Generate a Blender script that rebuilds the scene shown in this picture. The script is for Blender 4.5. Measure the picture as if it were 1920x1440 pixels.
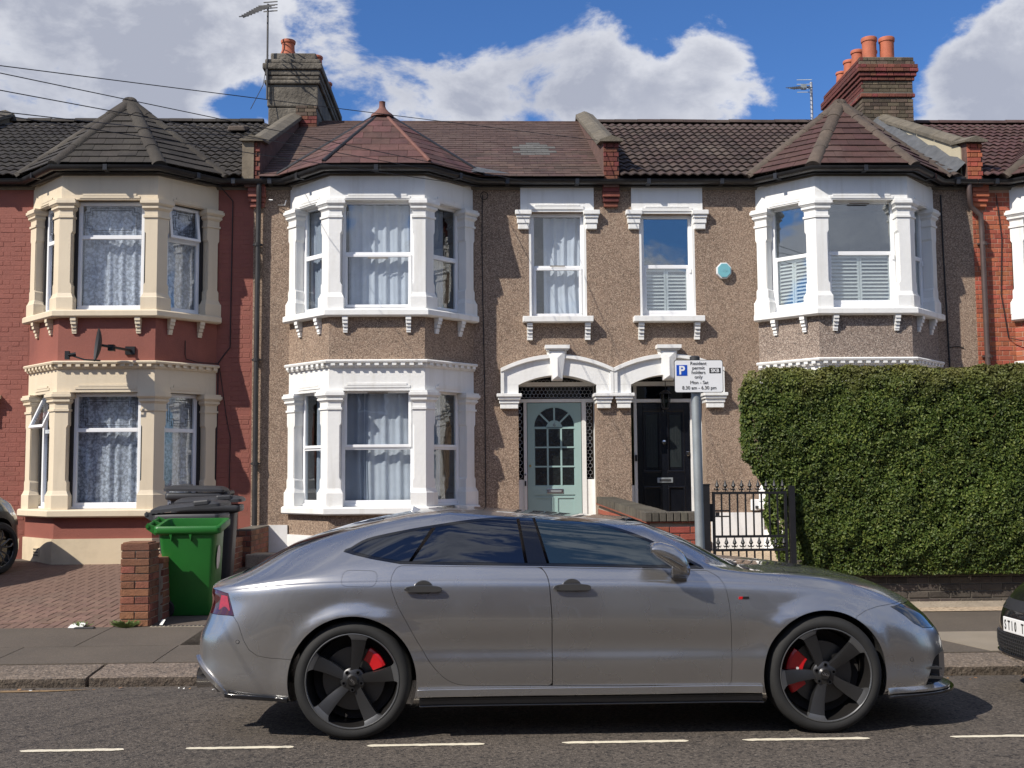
import bpy, bmesh, math, random
import numpy as np
from mathutils import Vector, Matrix, noise as mnoise
from mathutils.bvhtree import BVHTree
random.seed(7); rng = np.random.default_rng(7)
for _o in list(bpy.data.objects): bpy.data.objects.remove(_o)
S = bpy.context.scene
COL = S.collection
PI = math.pi
# ------------------------------------------------------------------ camera
cam_d = bpy.data.cameras.new('camera'); cam = bpy.data.objects.new('camera', cam_d); COL.objects.link(cam)
cam_d.sensor_width = 36; cam_d.lens = 39.4; cam_d.clip_end = 2000; cam_d.clip_start = 0.05
_pitch, _yaw, _roll = math.radians(4.63), math.radians(1.8), math.radians(0.45)
_fw = Vector((math.sin(_yaw) * math.cos(_pitch), math.cos(_yaw) * math.cos(_pitch), math.sin(_pitch)))
_rt = Vector((math.cos(_yaw), -math.sin(_yaw), 0)); _up = _rt.cross(_fw)
_r2 = _rt * math.cos(_roll) - _up * math.sin(_roll); _u2 = _up * math.cos(_roll) + _rt * math.sin(_roll)
_m = Matrix((( _r2.x, _u2.x, -_fw.x, 0), (_r2.y, _u2.y, -_fw.y, 0), (_r2.z, _u2.z, -_fw.z, 1.6), (0, 0, 0, 1)))
cam.matrix_world = _m
S.camera = cam
# ------------------------------------------------------------------ light
SUN = Vector((0.60, 0.453, -0.662)).normalized()      # direction the light travels
sd = bpy.data.lights.new('sun', 'SUN'); sun = bpy.data.objects.new('sun', sd); COL.objects.link(sun)
sd.energy = 5.0; sd.angle = math.radians(0.5); sd.color = (1.0, 0.93, 0.83)
sun.rotation_euler = SUN.to_track_quat('-Z', 'Y').to_euler(); sun.location = (-20, -20, 30)
W = bpy.data.worlds.new('World'); S.world = W; W.use_nodes = True
nt = W.node_tree; nt.nodes.clear()
def N(t, tree=None, **k):
    n = (tree or nt).nodes.new(t)
    for a, b in k.items(): setattr(n, a, b)
    return n
def setup_world():
    L = nt.links.new
    out = N('ShaderNodeOutputWorld'); bg = N('ShaderNodeBackground'); L(bg.outputs[0], out.inputs[0])
    sky = N('ShaderNodeTexSky'); sky.sky_type = 'NISHITA'; sky.sun_disc = False
    sky.sun_elevation = math.radians(41.4); sky.sun_rotation = math.atan2(-0.60, -0.453)
    sky.air_density = 1.0; sky.dust_density = 0.3; sky.ozone_density = 3.0; sky.altitude = 100
    hs = N('ShaderNodeMix', data_type='RGBA', blend_type='MULTIPLY'); hs.inputs[0].default_value = 1
    hs.inputs[7].default_value = (0.50, 0.78, 1.16, 1)
    L(sky.outputs[0], hs.inputs[6])
    tc = N('ShaderNodeTexCoord')
    nrm = N('ShaderNodeVectorMath', operation='NORMALIZE'); L(tc.outputs['Generated'], nrm.inputs[0])
    # cloud layer: direction projected on a sheet overhead, broken by fractal noise
    sep = N('ShaderNodeSeparateXYZ'); L(nrm.outputs[0], sep.inputs[0])
    nz = N('ShaderNodeTexNoise'); nz.inputs['Scale'].default_value = 9.0; nz.inputs['Detail'].default_value = 11
    nz.inputs['Roughness'].default_value = 0.60; nz.inputs['Distortion'].default_value = 0.25
    mp = N('ShaderNodeMapping'); mp.inputs['Scale'].default_value = (1, 1, 1.7); mp.inputs['Location'].default_value = (0.3, 0.1, 0.0)
    L(nrm.outputs[0], mp.inputs[0]); L(mp.outputs[0], nz.inputs[0])
    # cumulus banks at their places in the sky (direction, radius, weight)
    banks = [((-0.349, 0.869, 0.351), 0.2, 0.5), ((-0.245, 0.899, 0.363), 0.157, 0.5), ((-0.148, 0.915, 0.375), 0.09, 0.5), ((-0.121, 0.92, 0.373), 0.057, 0.22), ((-0.332, 0.894, 0.299), 0.124, 0.3), ((-0.469, 0.818, 0.334), 0.238, 0.4), ((-0.024, 0.946, 0.322), 0.071, 0.42), ((0.032, 0.942, 0.335), 0.067, 0.4), ((0.091, 0.935, 0.342), 0.052, 0.42), ((0.1, 0.927, 0.362), 0.029, 0.18), ((0.164, 0.932, 0.322), 0.071, 0.42), ((0.216, 0.915, 0.34), 0.052, 0.4), ((-0.088, 0.947, 0.31), 0.057, 0.34), ((0.133, 0.942, 0.307), 0.095, 0.3), ((-0.042, 0.938, 0.343), 0.024, 0.1), ((0.252, 0.919, 0.302), 0.033, 0.28), ((0.397, 0.864, 0.308), 0.062, 0.5), ((0.38, 0.864, 0.33), 0.029, 0.2), ((0.421, 0.84, 0.343), 0.052, 0.34), ((0.445, 0.849, 0.286), 0.095, 0.4), ((0.179, 0.911, 0.371), 0.029, 0.13), ((-0.22, 0.925, 0.31), 0.036, -0.35), ((-0.185, 0.93, 0.318), 0.033, -0.35), ((-0.041, 0.921, 0.387), 0.071, -0.4), ((0.269, 0.892, 0.363), 0.076, -0.4), ((0.312, 0.893, 0.323), 0.052, -0.35), ((0.327, 0.869, 0.372), 0.095, -0.3), ((0.049, 0.919, 0.392), 0.067, -0.3), ((0.161, 0.906, 0.391), 0.071, -0.25), ((0.323, -0.924, 0.205), 0.052, 0.4), ((0.269, -0.944, 0.19), 0.029, 0.35), ((0.314, -0.922, 0.227), 0.029, 0.2), ((-0.086, -0.981, 0.175), 0.062, 0.4), ((-0.085, -0.972, 0.22), 0.048, 0.25), ((-0.309, -0.935, 0.176), 0.076, 0.35), ((0.167, -0.96, 0.227), 0.048, -0.3), ((0.268, -0.937, 0.221), 0.033, -0.25), ((0.07, -0.985, 0.156), 0.048, 0.3), ((0.325, -0.933, 0.156), 0.052, 0.45), ((0.27, -0.95, 0.159), 0.038, 0.45), ((0.168, -0.973, 0.158), 0.029, 0.4)]
    acc = None
    for d, rad, wt in banks:
        d = Vector(d).normalized()
        dist = N('ShaderNodeVectorMath', operation='DISTANCE'); L(nrm.outputs[0], dist.inputs[0]); dist.inputs[1].default_value = d
        mr = N('ShaderNodeMapRange', interpolation_type='SMOOTHSTEP'); L(dist.outputs['Value'], mr.inputs[0])
        mr.inputs[1].default_value = rad*1.25; mr.inputs[2].default_value = 0; mr.inputs[3].default_value = 0; mr.inputs[4].default_value = wt
        if acc is None: acc = mr
        else:
            a = N('ShaderNodeMath', operation='ADD'); L(acc.outputs[0], a.inputs[0]); L(mr.outputs[0], a.inputs[1]); acc = a
    # behind and above the street: scattered cloud of the same kind
    rear = N('ShaderNodeMapRange'); L(sep.outputs[1], rear.inputs[0]); rear.inputs[1].default_value = 0.75; rear.inputs[2].default_value = 0.2
    rear.inputs[3].default_value = 0; rear.inputs[4].default_value = 0.24
    a2 = N('ShaderNodeMath', operation='ADD'); L(acc.outputs[0], a2.inputs[0]); L(rear.outputs[0], a2.inputs[1])
    nza = N('ShaderNodeMath', operation='MULTIPLY_ADD'); L(nz.outputs[0], nza.inputs[0]); nza.inputs[1].default_value = 2.3; nza.inputs[2].default_value = -0.65
    cap = N('ShaderNodeMath', operation='MINIMUM'); L(a2.outputs[0], cap.inputs[0]); cap.inputs[1].default_value = 0.62
    a3 = N('ShaderNodeMath', operation='ADD'); L(cap.outputs[0], a3.inputs[0]); L(nza.outputs[0], a3.inputs[1])
    den = N('ShaderNodeMapRange', interpolation_type='SMOOTHSTEP'); L(a3.outputs[0], den.inputs[0])
    den.inputs[1].default_value = 0.62; den.inputs[2].default_value = 0.92
    # cloud colour: bright billows, greyer thick parts
    n2 = N('ShaderNodeTexNoise'); n2.inputs['Scale'].default_value = 6.5; n2.inputs['Detail'].default_value = 7; n2.inputs['Roughness'].default_value = 0.55
    mp2 = N('ShaderNodeMapping'); mp2.inputs['Location'].default_value = (1.7, 0.4, 2.2); L(nrm.outputs[0], mp2.inputs[0]); L(mp2.outputs[0], n2.inputs[0])
    sh = N('ShaderNodeMapRange', interpolation_type='SMOOTHSTEP'); L(a3.outputs[0], sh.inputs[0]); sh.inputs[1].default_value = 0.85; sh.inputs[2].default_value = 1.35
    s2 = N('ShaderNodeMath', operation='MULTIPLY_ADD'); L(n2.outputs[0], s2.inputs[0]); s2.inputs[1].default_value = 2.2; s2.inputs[2].default_value = -0.80
    s3 = N('ShaderNodeMath', operation='MULTIPLY_ADD', use_clamp=True); L(sh.outputs[0], s3.inputs[0]); s3.inputs[1].default_value = 0.55; L(s2.outputs[0], s3.inputs[2])
    cr = N('ShaderNodeValToRGB'); L(s3.outputs[0], cr.inputs[0])
    cr.color_ramp.elements[0].color = (7.0, 7.1, 7.5, 1); cr.color_ramp.elements[0].position = 0.1
    cr.color_ramp.elements[1].color = (3.9, 4.1, 4.8, 1); cr.color_ramp.elements[1].position = 0.85
    dm = N('ShaderNodeMath', operation='MULTIPLY'); L(den.outputs[0], dm.inputs[0]); dm.inputs[1].default_value = .93
    mx = N('ShaderNodeMix', data_type='RGBA'); L(dm.outputs[0], mx.inputs[0]); L(hs.outputs[2], mx.inputs[6]); L(cr.outputs[0], mx.inputs[7])
    L(mx.outputs[2], bg.inputs[0]); bg.inputs[1].default_value = 0.1
setup_world()
S.view_settings.view_transform = 'Standard'; S.view_settings.look = 'None'; S.view_settings.exposure = 0.18; S.view_settings.gamma = 1
S.view_settings.use_curve_mapping = False
S.render.engine = 'CYCLES'
S.cycles.transparent_max_bounces = 12; S.cycles.max_bounces = 8
# ------------------------------------------------------------------ materials
MATS = {}
def _inp(b, n, v):
    if n in b.inputs: b.inputs[n].default_value = v
def mat(name, col, rough=0.7, metal=0.0, var=0.12, vscale=3.0, bump=0.0, bscale=40.0, col2=None, mix_scale=None, spec=None, coat=0,
        rand=0.0, speck=None, detail=4, bdist=0.01, dirt=None, streak=False):
    """Principled material; colour varies by object-space noise, optional second colour, speckle, stains and bump."""
    m = bpy.data.materials.new(name); m.use_nodes = True; t = m.node_tree; b = t.nodes['Principled BSDF']; L = t.links.new
    b.inputs['Roughness'].default_value = rough; b.inputs['Metallic'].default_value = metal
    if spec is not None: _inp(b, 'Specular IOR Level', spec)
    if coat: _inp(b, 'Coat Weight', coat); _inp(b, 'Coat Roughness', 0.03)
    geo = t.nodes.new('ShaderNodeNewGeometry'); P = geo.outputs['Position']
    c = [*col, 1] if len(col) == 3 else list(col)
    rgb = t.nodes.new('ShaderNodeRGB'); rgb.outputs[0].default_value = c; cur = rgb.outputs[0]
    def noise(scale, det=detail, vec=None, rough_=0.6):
        n = t.nodes.new('ShaderNodeTexNoise'); n.inputs['Scale'].default_value = scale; n.inputs['Detail'].default_value = det
        n.inputs['Roughness'].default_value = rough_
        L(vec if vec else P, n.inputs[0]); return n.outputs[0]
    def mixc(fac, a, bcol, mode='MIX'):
        x = t.nodes.new('ShaderNodeMix'); x.data_type = 'RGBA'; x.blend_type = mode
        if isinstance(fac, (int, float)): x.inputs[0].default_value = fac
        else: L(fac, x.inputs[0])
        L(a, x.inputs[6])
        if isinstance(bcol, tuple): x.inputs[7].default_value = (*bcol, 1)
        else: L(bcol, x.inputs[7])
        return x.outputs[2]
    def ramp(v, lo, hi, a=0, b_=1):
        r = t.nodes.new('ShaderNodeMapRange'); r.inputs[1].default_value = lo; r.inputs[2].default_value = hi
        r.inputs[3].default_value = a; r.inputs[4].default_value = b_; L(v, r.inputs[0]); return r.outputs[0]
    if col2 is not None:
        cur = mixc(ramp(noise(mix_scale or 2.0, 6), 0.42, 0.6), cur, tuple(col2))
    if rand:
        oi = t.nodes.new('ShaderNodeObjectInfo')
        hv = t.nodes.new('ShaderNodeHueSaturation'); L(cur, hv.inputs['Color'])
        L(ramp(oi.outputs['Random'], 0, 1, 1 - rand, 1 + rand), hv.inputs['Value'])
        w = t.nodes.new('ShaderNodeTexWhiteNoise'); w.noise_dimensions = '1D'; L(oi.outputs['Random'], w.inputs['W'])
        L(ramp(w.outputs[0], 0, 1, 0.5 - rand * 0.05, 0.5 + rand * 0.05), hv.inputs['Hue']); cur = hv.outputs[0]
    if var:
        v = ramp(noise(vscale), 0.25, 0.75, 1 - var, 1 + var)
        hv = t.nodes.new('ShaderNodeHueSaturation'); L(cur, hv.inputs['Color']); L(v, hv.inputs['Value']); cur = hv.outputs[0]
    if streak:
        mp = t.nodes.new('ShaderNodeMapping'); mp.inputs['Scale'].default_value = (9, 9, 0.7); L(P, mp.inputs[0])
        cur = mixc(ramp(noise(1.0, 5, mp.outputs[0]), 0.52, 0.8, 0, 0.55), cur, tuple(dirt or (0.1, 0.09, 0.08)))
    elif dirt is not None:
        cur = mixc(ramp(noise(1.3, 8), 0.52, 0.72, 0, 0.6), cur, tuple(dirt))
    if speck:
        for sc, cc, lo, hi, amt in speck:
            vo = t.nodes.new('ShaderNodeTexVoronoi'); vo.inputs['Scale'].default_value = sc; L(P, vo.inputs[0])
            sp = t.nodes.new('ShaderNodeSeparateColor'); L(vo.outputs['Color'], sp.inputs[0])
            cur = mixc(ramp(sp.outputs[0], lo, hi, 0, amt), cur, tuple(cc))
    L(cur, b.inputs['Base Color'])
    if bump:
        bp = t.nodes.new('ShaderNodeBump'); bp.inputs['Strength'].default_value = bump; bp.inputs['Distance'].default_value = bdist
        L(noise(bscale, 5), bp.inputs['Height']); L(bp.outputs[0], b.inputs['Normal'])
    MATS[name] = m; return m
def schlick(t, f0, bump_out=None):
    """reflectance from both sides alike: f0 + (1-f0)(1-|cos|)^5"""
    L = t.links.new; g = t.nodes.new('ShaderNodeNewGeometry'); d = t.nodes.new('ShaderNodeVectorMath'); d.operation = 'DOT_PRODUCT'
    L(g.outputs['Incoming'], d.inputs[0]); L(g.outputs['Normal'], d.inputs[1])
    def mth(op, a, b=None):
        n = t.nodes.new('ShaderNodeMath'); n.operation = op
        for i, v in enumerate((a, b)):
            if v is None: continue
            if isinstance(v, (int, float)): n.inputs[i].default_value = v
            else: L(v, n.inputs[i])
        return n.outputs[0]
    c = mth('ABSOLUTE', d.outputs['Value']); p = mth('POWER', mth('SUBTRACT', 1.0, c), 5.0)
    return mth('ADD', mth('MULTIPLY', p, 1-f0), f0)
def glass_mat(name, f0, tint, refl=(1, 1, 1)):
    m = bpy.data.materials.new(name); m.use_nodes = True; t = m.node_tree; t.nodes.clear(); L = t.links.new
    o = t.nodes.new('ShaderNodeOutputMaterial'); x = t.nodes.new('ShaderNodeMixShader')
    g = t.nodes.new('ShaderNodeBsdfGlossy'); tr = t.nodes.new('ShaderNodeBsdfTransparent')
    g.inputs['Roughness'].default_value = 0.012; g.inputs['Color'].default_value = (*refl, 1); tr.inputs['Color'].default_value = (*tint, 1)
    n = t.nodes.new('ShaderNodeTexNoise'); n.inputs['Scale'].default_value = 1.6; geo = t.nodes.new('ShaderNodeNewGeometry'); L(geo.outputs['Position'], n.inputs[0])
    bp = t.nodes.new('ShaderNodeBump'); bp.inputs['Strength'].default_value = 0.12; bp.inputs['Distance'].default_value = 0.02; L(n.outputs[0], bp.inputs['Height']); L(bp.outputs[0], g.inputs['Normal'])
    L(schlick(t, f0), x.inputs[0]); L(tr.outputs[0], x.inputs[1]); L(g.outputs[0], x.inputs[2]); L(x.outputs[0], o.inputs[0])
    MATS[name] = m; return m
def cloth_mat(name, col, trans=0.3, lace=False, back=(0.5, 0.5, 0.5)):
    m = mat(name, col, 0.9, var=0.1, vscale=6)
    if lace:   # woven flower lace: openings let the dark room show
        t = m.node_tree; L = t.links.new; b = t.nodes['Principled BSDF']
        geo = t.nodes.new('ShaderNodeNewGeometry')
        v = t.nodes.new('ShaderNodeTexVoronoi'); v.feature = 'SMOOTH_F1'; v.inputs['Scale'].default_value = 24; L(geo.outputs['Position'], v.inputs[0])
        n = t.nodes.new('ShaderNodeTexNoise'); n.inputs['Scale'].default_value = 55; n.inputs['Detail'].default_value = 4; L(geo.outputs['Position'], n.inputs[0])
        a = t.nodes.new('ShaderNodeMath'); a.operation = 'ADD'; L(v.outputs['Distance'], a.inputs[0]); L(n.outputs[0], a.inputs[1])
        r = t.nodes.new('ShaderNodeMapRange'); r.inputs[1].default_value = 0.75; r.inputs[2].default_value = 1.1; r.inputs[3].default_value = 1; r.inputs[4].default_value = 0.5; L(a.outputs[0], r.inputs[0])
        L(r.outputs[0], b.inputs['Alpha'])
    return m
M = MATS
mat('pebbledash', (0.235, 0.165, 0.120), 0.95, var=0.22, vscale=1.6, bump=1.0, bscale=110, bdist=0.010, detail=8, dirt=(0.13, 0.10, 0.08), streak=True,
    speck=[(95, (0.52, 0.41, 0.31), 0.60, 0.85, 0.7), (80, (0.07, 0.05, 0.038), 0.80, 0.92, 0.7), (38, (0.38, 0.27, 0.195), 0.7, 0.9, 0.35)])
mat('pebbledash_grey', (0.225, 0.172, 0.14), 0.95, var=0.2, vscale=1.6, bump=1.0, bscale=90, bdist=0.012, detail=8,
    speck=[(90, (0.52, 0.44, 0.37), 0.60, 0.82, 0.75), (75, (0.06, 0.05, 0.045), 0.80, 0.92, 0.75)])
mat('white_paint', (0.76, 0.76, 0.74), 0.6, var=0.05, vscale=2, bump=0.35, bscale=18, dirt=(0.56, 0.54, 0.48), streak=True)
mat('white_plinth', (0.74, 0.74, 0.74), 0.65, var=0.05, vscale=2, bump=0.3, bscale=15, dirt=(0.5, 0.49, 0.46))
mat('cream_paint', (0.65, 0.555, 0.41), 0.6, var=0.05, vscale=2, bump=0.2, bscale=25, dirt=(0.54, 0.45, 0.32), streak=True)
mat('stain_cream', (0.64, 0.53, 0.37), 0.7, var=0.07, vscale=2, bump=0.3, bscale=15, dirt=(0.40, 0.32, 0.22))
mat('red_paint', (0.245, 0.078, 0.056), 0.75, var=0.1, vscale=2.5, bump=0.5, bscale=60, dirt=(0.16, 0.052, 0.042))
mat('painted_brick', (0.245, 0.080, 0.058), 0.75, var=0.1, vscale=3, bump=0.6, bscale=50, rand=0.04)
mat('orange_brick', (0.34, 0.092, 0.048), 0.85, var=0.15, vscale=8, bump=0.6, bscale=70, rand=0.22)
mat('mortar_pink', (0.40, 0.25, 0.18), 0.9, var=0.15, vscale=9, bump=0.4)
mat('rust_brick', (0.20, 0.078, 0.045), 0.9, var=0.3, vscale=14, bump=0.9, bscale=60, rand=0.3, dirt=(0.13, 0.07, 0.045))
mat('wall_brick', (0.27, 0.07, 0.042), 0.9, var=0.2, vscale=10, bump=0.6, bscale=60, rand=0.2)
mat('dark_brick', (0.06, 0.048, 0.04), 0.9, var=0.3, vscale=9, bump=0.7, bscale=50, rand=0.35, dirt=(0.13, 0.11, 0.085))
mat('chimney_brick', (0.10, 0.075, 0.052), 0.9, var=0.3, vscale=9, bump=0.8, bscale=50, rand=0.45, dirt=(0.04, 0.035, 0.03))
mat('soot_red_brick', (0.155, 0.048, 0.034), 0.9, var=0.3, vscale=9, bump=0.8, bscale=50, rand=0.35, dirt=(0.05, 0.035, 0.03))
mat('mortar', (0.30, 0.26, 0.20), 0.95, var=0.2, vscale=9, bump=0.6, bscale=60)
mat('mortar_dark', (0.12, 0.105, 0.085), 0.95, var=0.25, vscale=6, bump=0.6, bscale=60)
mat('engineering_brick', (0.085, 0.075, 0.058), 0.85, var=0.3, vscale=12, bump=0.5, rand=0.3, dirt=(0.16, 0.145, 0.11))
mat('chimney_render', (0.098, 0.086, 0.070), 0.95, var=0.35, vscale=3, bump=0.9, bscale=18, bdist=0.03, dirt=(0.035, 0.033, 0.028), col2=(0.16, 0.142, 0.115))
mat('parapet_render', (0.20, 0.165, 0.12), 0.95, var=0.3, vscale=4, bump=0.8, bscale=14, dirt=(0.09, 0.07, 0.055))
mat('parapet_purple', (0.12, 0.068, 0.055), 0.95, var=0.4, vscale=9, bump=1, bscale=20, dirt=(0.055, 0.035, 0.03))
mat('cream_render', (0.48, 0.43, 0.31), 0.9, var=0.1, vscale=3, bump=0.4, dirt=(0.34, 0.30, 0.22))
mat('coping_stone', (0.125, 0.108, 0.082), 0.95, var=0.3, vscale=7, bump=0.9, bscale=35, dirt=(0.06, 0.055, 0.045))
mat('lead', (0.11, 0.115, 0.12), 0.55, metal=0.3, var=0.25, vscale=6, bump=0.6, bscale=8, bdist=0.03)
mat('dark_tile', (0.031, 0.026, 0.022), 0.85, var=0.3, vscale=9, bump=0.7, bscale=60, rand=0.22, dirt=(0.07, 0.062, 0.05))
mat('brown_tile', (0.052, 0.033, 0.027), 0.8, var=0.3, vscale=9, bump=0.7, bscale=60, rand=0.25, dirt=(0.12, 0.095, 0.075))
mat('maroon_tile', (0.062, 0.028, 0.024), 0.75, var=0.22, vscale=9, bump=0.5, bscale=60, rand=0.2, dirt=(0.11, 0.075, 0.065))
mat('slate', (0.085, 0.038, 0.033), 0.72, var=0.3, vscale=7, bump=0.6, bscale=40, rand=0.25, dirt=(0.12, 0.075, 0.066))
mat('slate_main', (0.078, 0.046, 0.037), 0.8, var=0.35, vscale=8, bump=0.8, bscale=50, rand=0.3, dirt=(0.125, 0.09, 0.072))
mat('slate_patch', (0.105, 0.102, 0.094), 0.8, var=0.25, vscale=9, bump=0.4, rand=0.15)
mat('hip_tile_dark', (0.040, 0.034, 0.028), 0.9, var=0.3, vscale=10, bump=0.8, bscale=50, rand=0.15, dirt=(0.10, 0.088, 0.07))
mat('hip_tile', (0.085, 0.064, 0.050), 0.9, var=0.3, vscale=10, bump=0.8, bscale=50, rand=0.15, dirt=(0.06, 0.05, 0.042))
mat('terracotta', (0.40, 0.115, 0.058), 0.75, var=0.2, vscale=7, bump=0.3, dirt=(0.26, 0.09, 0.055))
mat('terracotta_dark', (0.15, 0.065, 0.05), 0.8, var=0.3, vscale=7, bump=0.3)
mat('gutter_black', (0.018, 0.018, 0.02), 0.35, var=0.3, vscale=6, bump=0.1)
mat('pipe_black', (0.028, 0.027, 0.028), 0.5, var=0.3, vscale=6)
mat('pipe_brown', (0.075, 0.052, 0.048), 0.5, var=0.2, vscale=6)
mat('upvc', (0.80, 0.81, 0.82), 0.35, var=0.03, vscale=2)
mat('upvc_dark', (0.25, 0.22, 0.19), 0.6, var=0.1, vscale=3)  # grey-brown tone of the trickle vents, darker than the frames
mat('reveal_black', (0.02, 0.018, 0.018), 0.8)  # black for dark parts, also the painted shade in window reveals
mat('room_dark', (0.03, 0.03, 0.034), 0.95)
mat('rubber', (0.012, 0.012, 0.013), 0.6, var=0.1)
mat('shutter_white', (0.84, 0.84, 0.82), 0.5, var=0.02)
cloth_mat('curtain_white', (0.74, 0.75, 0.79)); cloth_mat('curtain_grey', (0.44, 0.47, 0.53)); cloth_mat('curtain_lace', (0.78, 0.79, 0.86), lace=True)
cloth_mat('curtain_lilac', (0.55, 0.54, 0.66))
glass_mat('window_glass', .085, (0.86, 0.89, 0.91)); glass_mat('window_glass_clear', .19, (0.88, 0.91, 0.91), (0.95, 0.98, 1.0)); glass_mat('obscure_glass', .05, (0.25, 0.28, 0.28))
mat('mint_door', (0.30, 0.43, 0.41), 0.45, var=0.04, vscale=3)
mat('navy_door', (0.006, 0.007, 0.011), 0.25, var=0.1, coat=0.3)
mat('chrome', (0.65, 0.65, 0.66), 0.18, metal=1, var=0)
mat('brass', (0.5, 0.36, 0.15), 0.3, metal=1, var=0.1)
mat('black_metal', (0.012, 0.012, 0.014), 0.42, var=0.2, vscale=9)
mat('galvanised', (0.30, 0.33, 0.34), 0.55, metal=0.45, var=0.18, vscale=6, bump=0.1, dirt=(0.24, 0.25, 0.25))
mat('aluminium', (0.45, 0.46, 0.48), 0.4, metal=0.8, var=0.1)
mat('dish_grey', (0.03, 0.03, 0.032), 0.6, var=0.1)
mat('cable_black', (0.012, 0.012, 0.014), 0.6)
mat('sign_white', (0.72, 0.73, 0.74), 0.45, var=0.03)
mat('sign_blue', (0.0, 0.06, 0.42), 0.45, var=0.0)
mat('sign_black', (0.01, 0.01, 0.01), 0.5, var=0)
mat('alarm_teal', (0.17, 0.42, 0.47), 0.45, var=0.05)
mat('alarm_text', (0.24, 0.50, 0.55), 0.45, var=0.0)
mat('bin_green', (0.014, 0.135, 0.020), 0.42, var=0.08, vscale=5, bump=0.25, bscale=120, bdist=0.003, dirt=(0.02, 0.125, 0.025))
mat('bin_black', (0.035, 0.036, 0.04), 0.5, var=0.15, vscale=5, bump=0.25, bscale=120, bdist=0.003)
mat('bin_sticker', (0.62, 0.58, 0.55), 0.5, var=0.1, vscale=12)
mat('asphalt', (0.080, 0.065, 0.052), 0.9, var=0.28, vscale=.7, bump=1.0, bscale=90, bdist=0.012, detail=9, dirt=(0.044, 0.038, 0.033),
    speck=[(85, (0.19, 0.16, 0.13), 0.70, 0.9, 0.6), (62, (0.014, 0.012, 0.011), 0.76, 0.86, 0.8), (30, (0.12, 0.10, 0.08), 0.84, 0.95, 0.4)])
mat('pavement_tar', (0.090, 0.072, 0.055), 0.92, var=0.18, vscale=1.2, bump=0.7, bscale=90, bdist=0.006, detail=9, dirt=(0.078, 0.064, 0.050),
    speck=[(110, (0.16, 0.135, 0.11), 0.75, 0.95, 0.4), (80, (0.06, 0.055, 0.05), 0.85, 0.95, 0.5)])
mat('pavement_light', (0.22, 0.185, 0.14), 0.92, var=0.18, vscale=1.6, bump=0.5, bscale=80, bdist=0.005, dirt=(0.22, 0.19, 0.155))
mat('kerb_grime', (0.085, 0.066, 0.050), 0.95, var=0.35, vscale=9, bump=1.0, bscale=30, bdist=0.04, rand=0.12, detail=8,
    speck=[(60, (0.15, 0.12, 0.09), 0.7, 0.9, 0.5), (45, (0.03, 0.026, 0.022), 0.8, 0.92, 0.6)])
mat('kerb_granite', (0.165, 0.128, 0.098), 0.9, var=0.3, vscale=8, bump=1.0, bscale=32, bdist=0.03, rand=0.12, detail=8,
    speck=[(60, (0.32, 0.26, 0.21), 0.7, 0.9, 0.55), (45, (0.05, 0.045, 0.04), 0.8, 0.92, 0.6)])
mat('road_paint', (0.66, 0.60, 0.47), 0.8, var=0.12, vscale=9, bump=0.4, bscale=60, dirt=(0.45, 0.40, 0.31))
mat('block_paver', (0.165, 0.100, 0.075), 0.9, var=0.18, vscale=6, bump=0.5, bscale=90, bdist=0.004, rand=0.16, dirt=(0.14, 0.10, 0.076))
mat('paver_joint', (0.10, 0.078, 0.062), 0.95, var=0.25, vscale=12, bump=0.4)
mat('gravel', (0.50, 0.39, 0.27), 0.95, var=0.25, vscale=20, bump=1, bscale=70, bdist=0.02, speck=[(45, (0.22, 0.15, 0.1), 0.7, 0.9, 0.7)])
mat('concrete', (0.30, 0.25, 0.19), 0.95, var=0.25, vscale=5, bump=0.7, bscale=70, dirt=(0.19, 0.16, 0.12), speck=[(90, (0.14, 0.11, 0.08), 0.75, 0.9, 0.5)])
mat('soil', (0.10, 0.072, 0.05), 0.95, var=0.4, vscale=12, bump=1, bscale=20, bdist=0.03)
mat('litter_white', (0.65, 0.65, 0.62), 0.7)
mat('leaf_dry', (0.30, 0.16, 0.07), 0.8, rand=0.3)
mat('weed_green', (0.10, 0.14, 0.035), 0.7, rand=0.3, var=0.3, vscale=30)
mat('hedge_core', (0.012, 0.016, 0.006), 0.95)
mat('bark', (0.09, 0.065, 0.045), 0.9, var=0.3, vscale=20)
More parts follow.
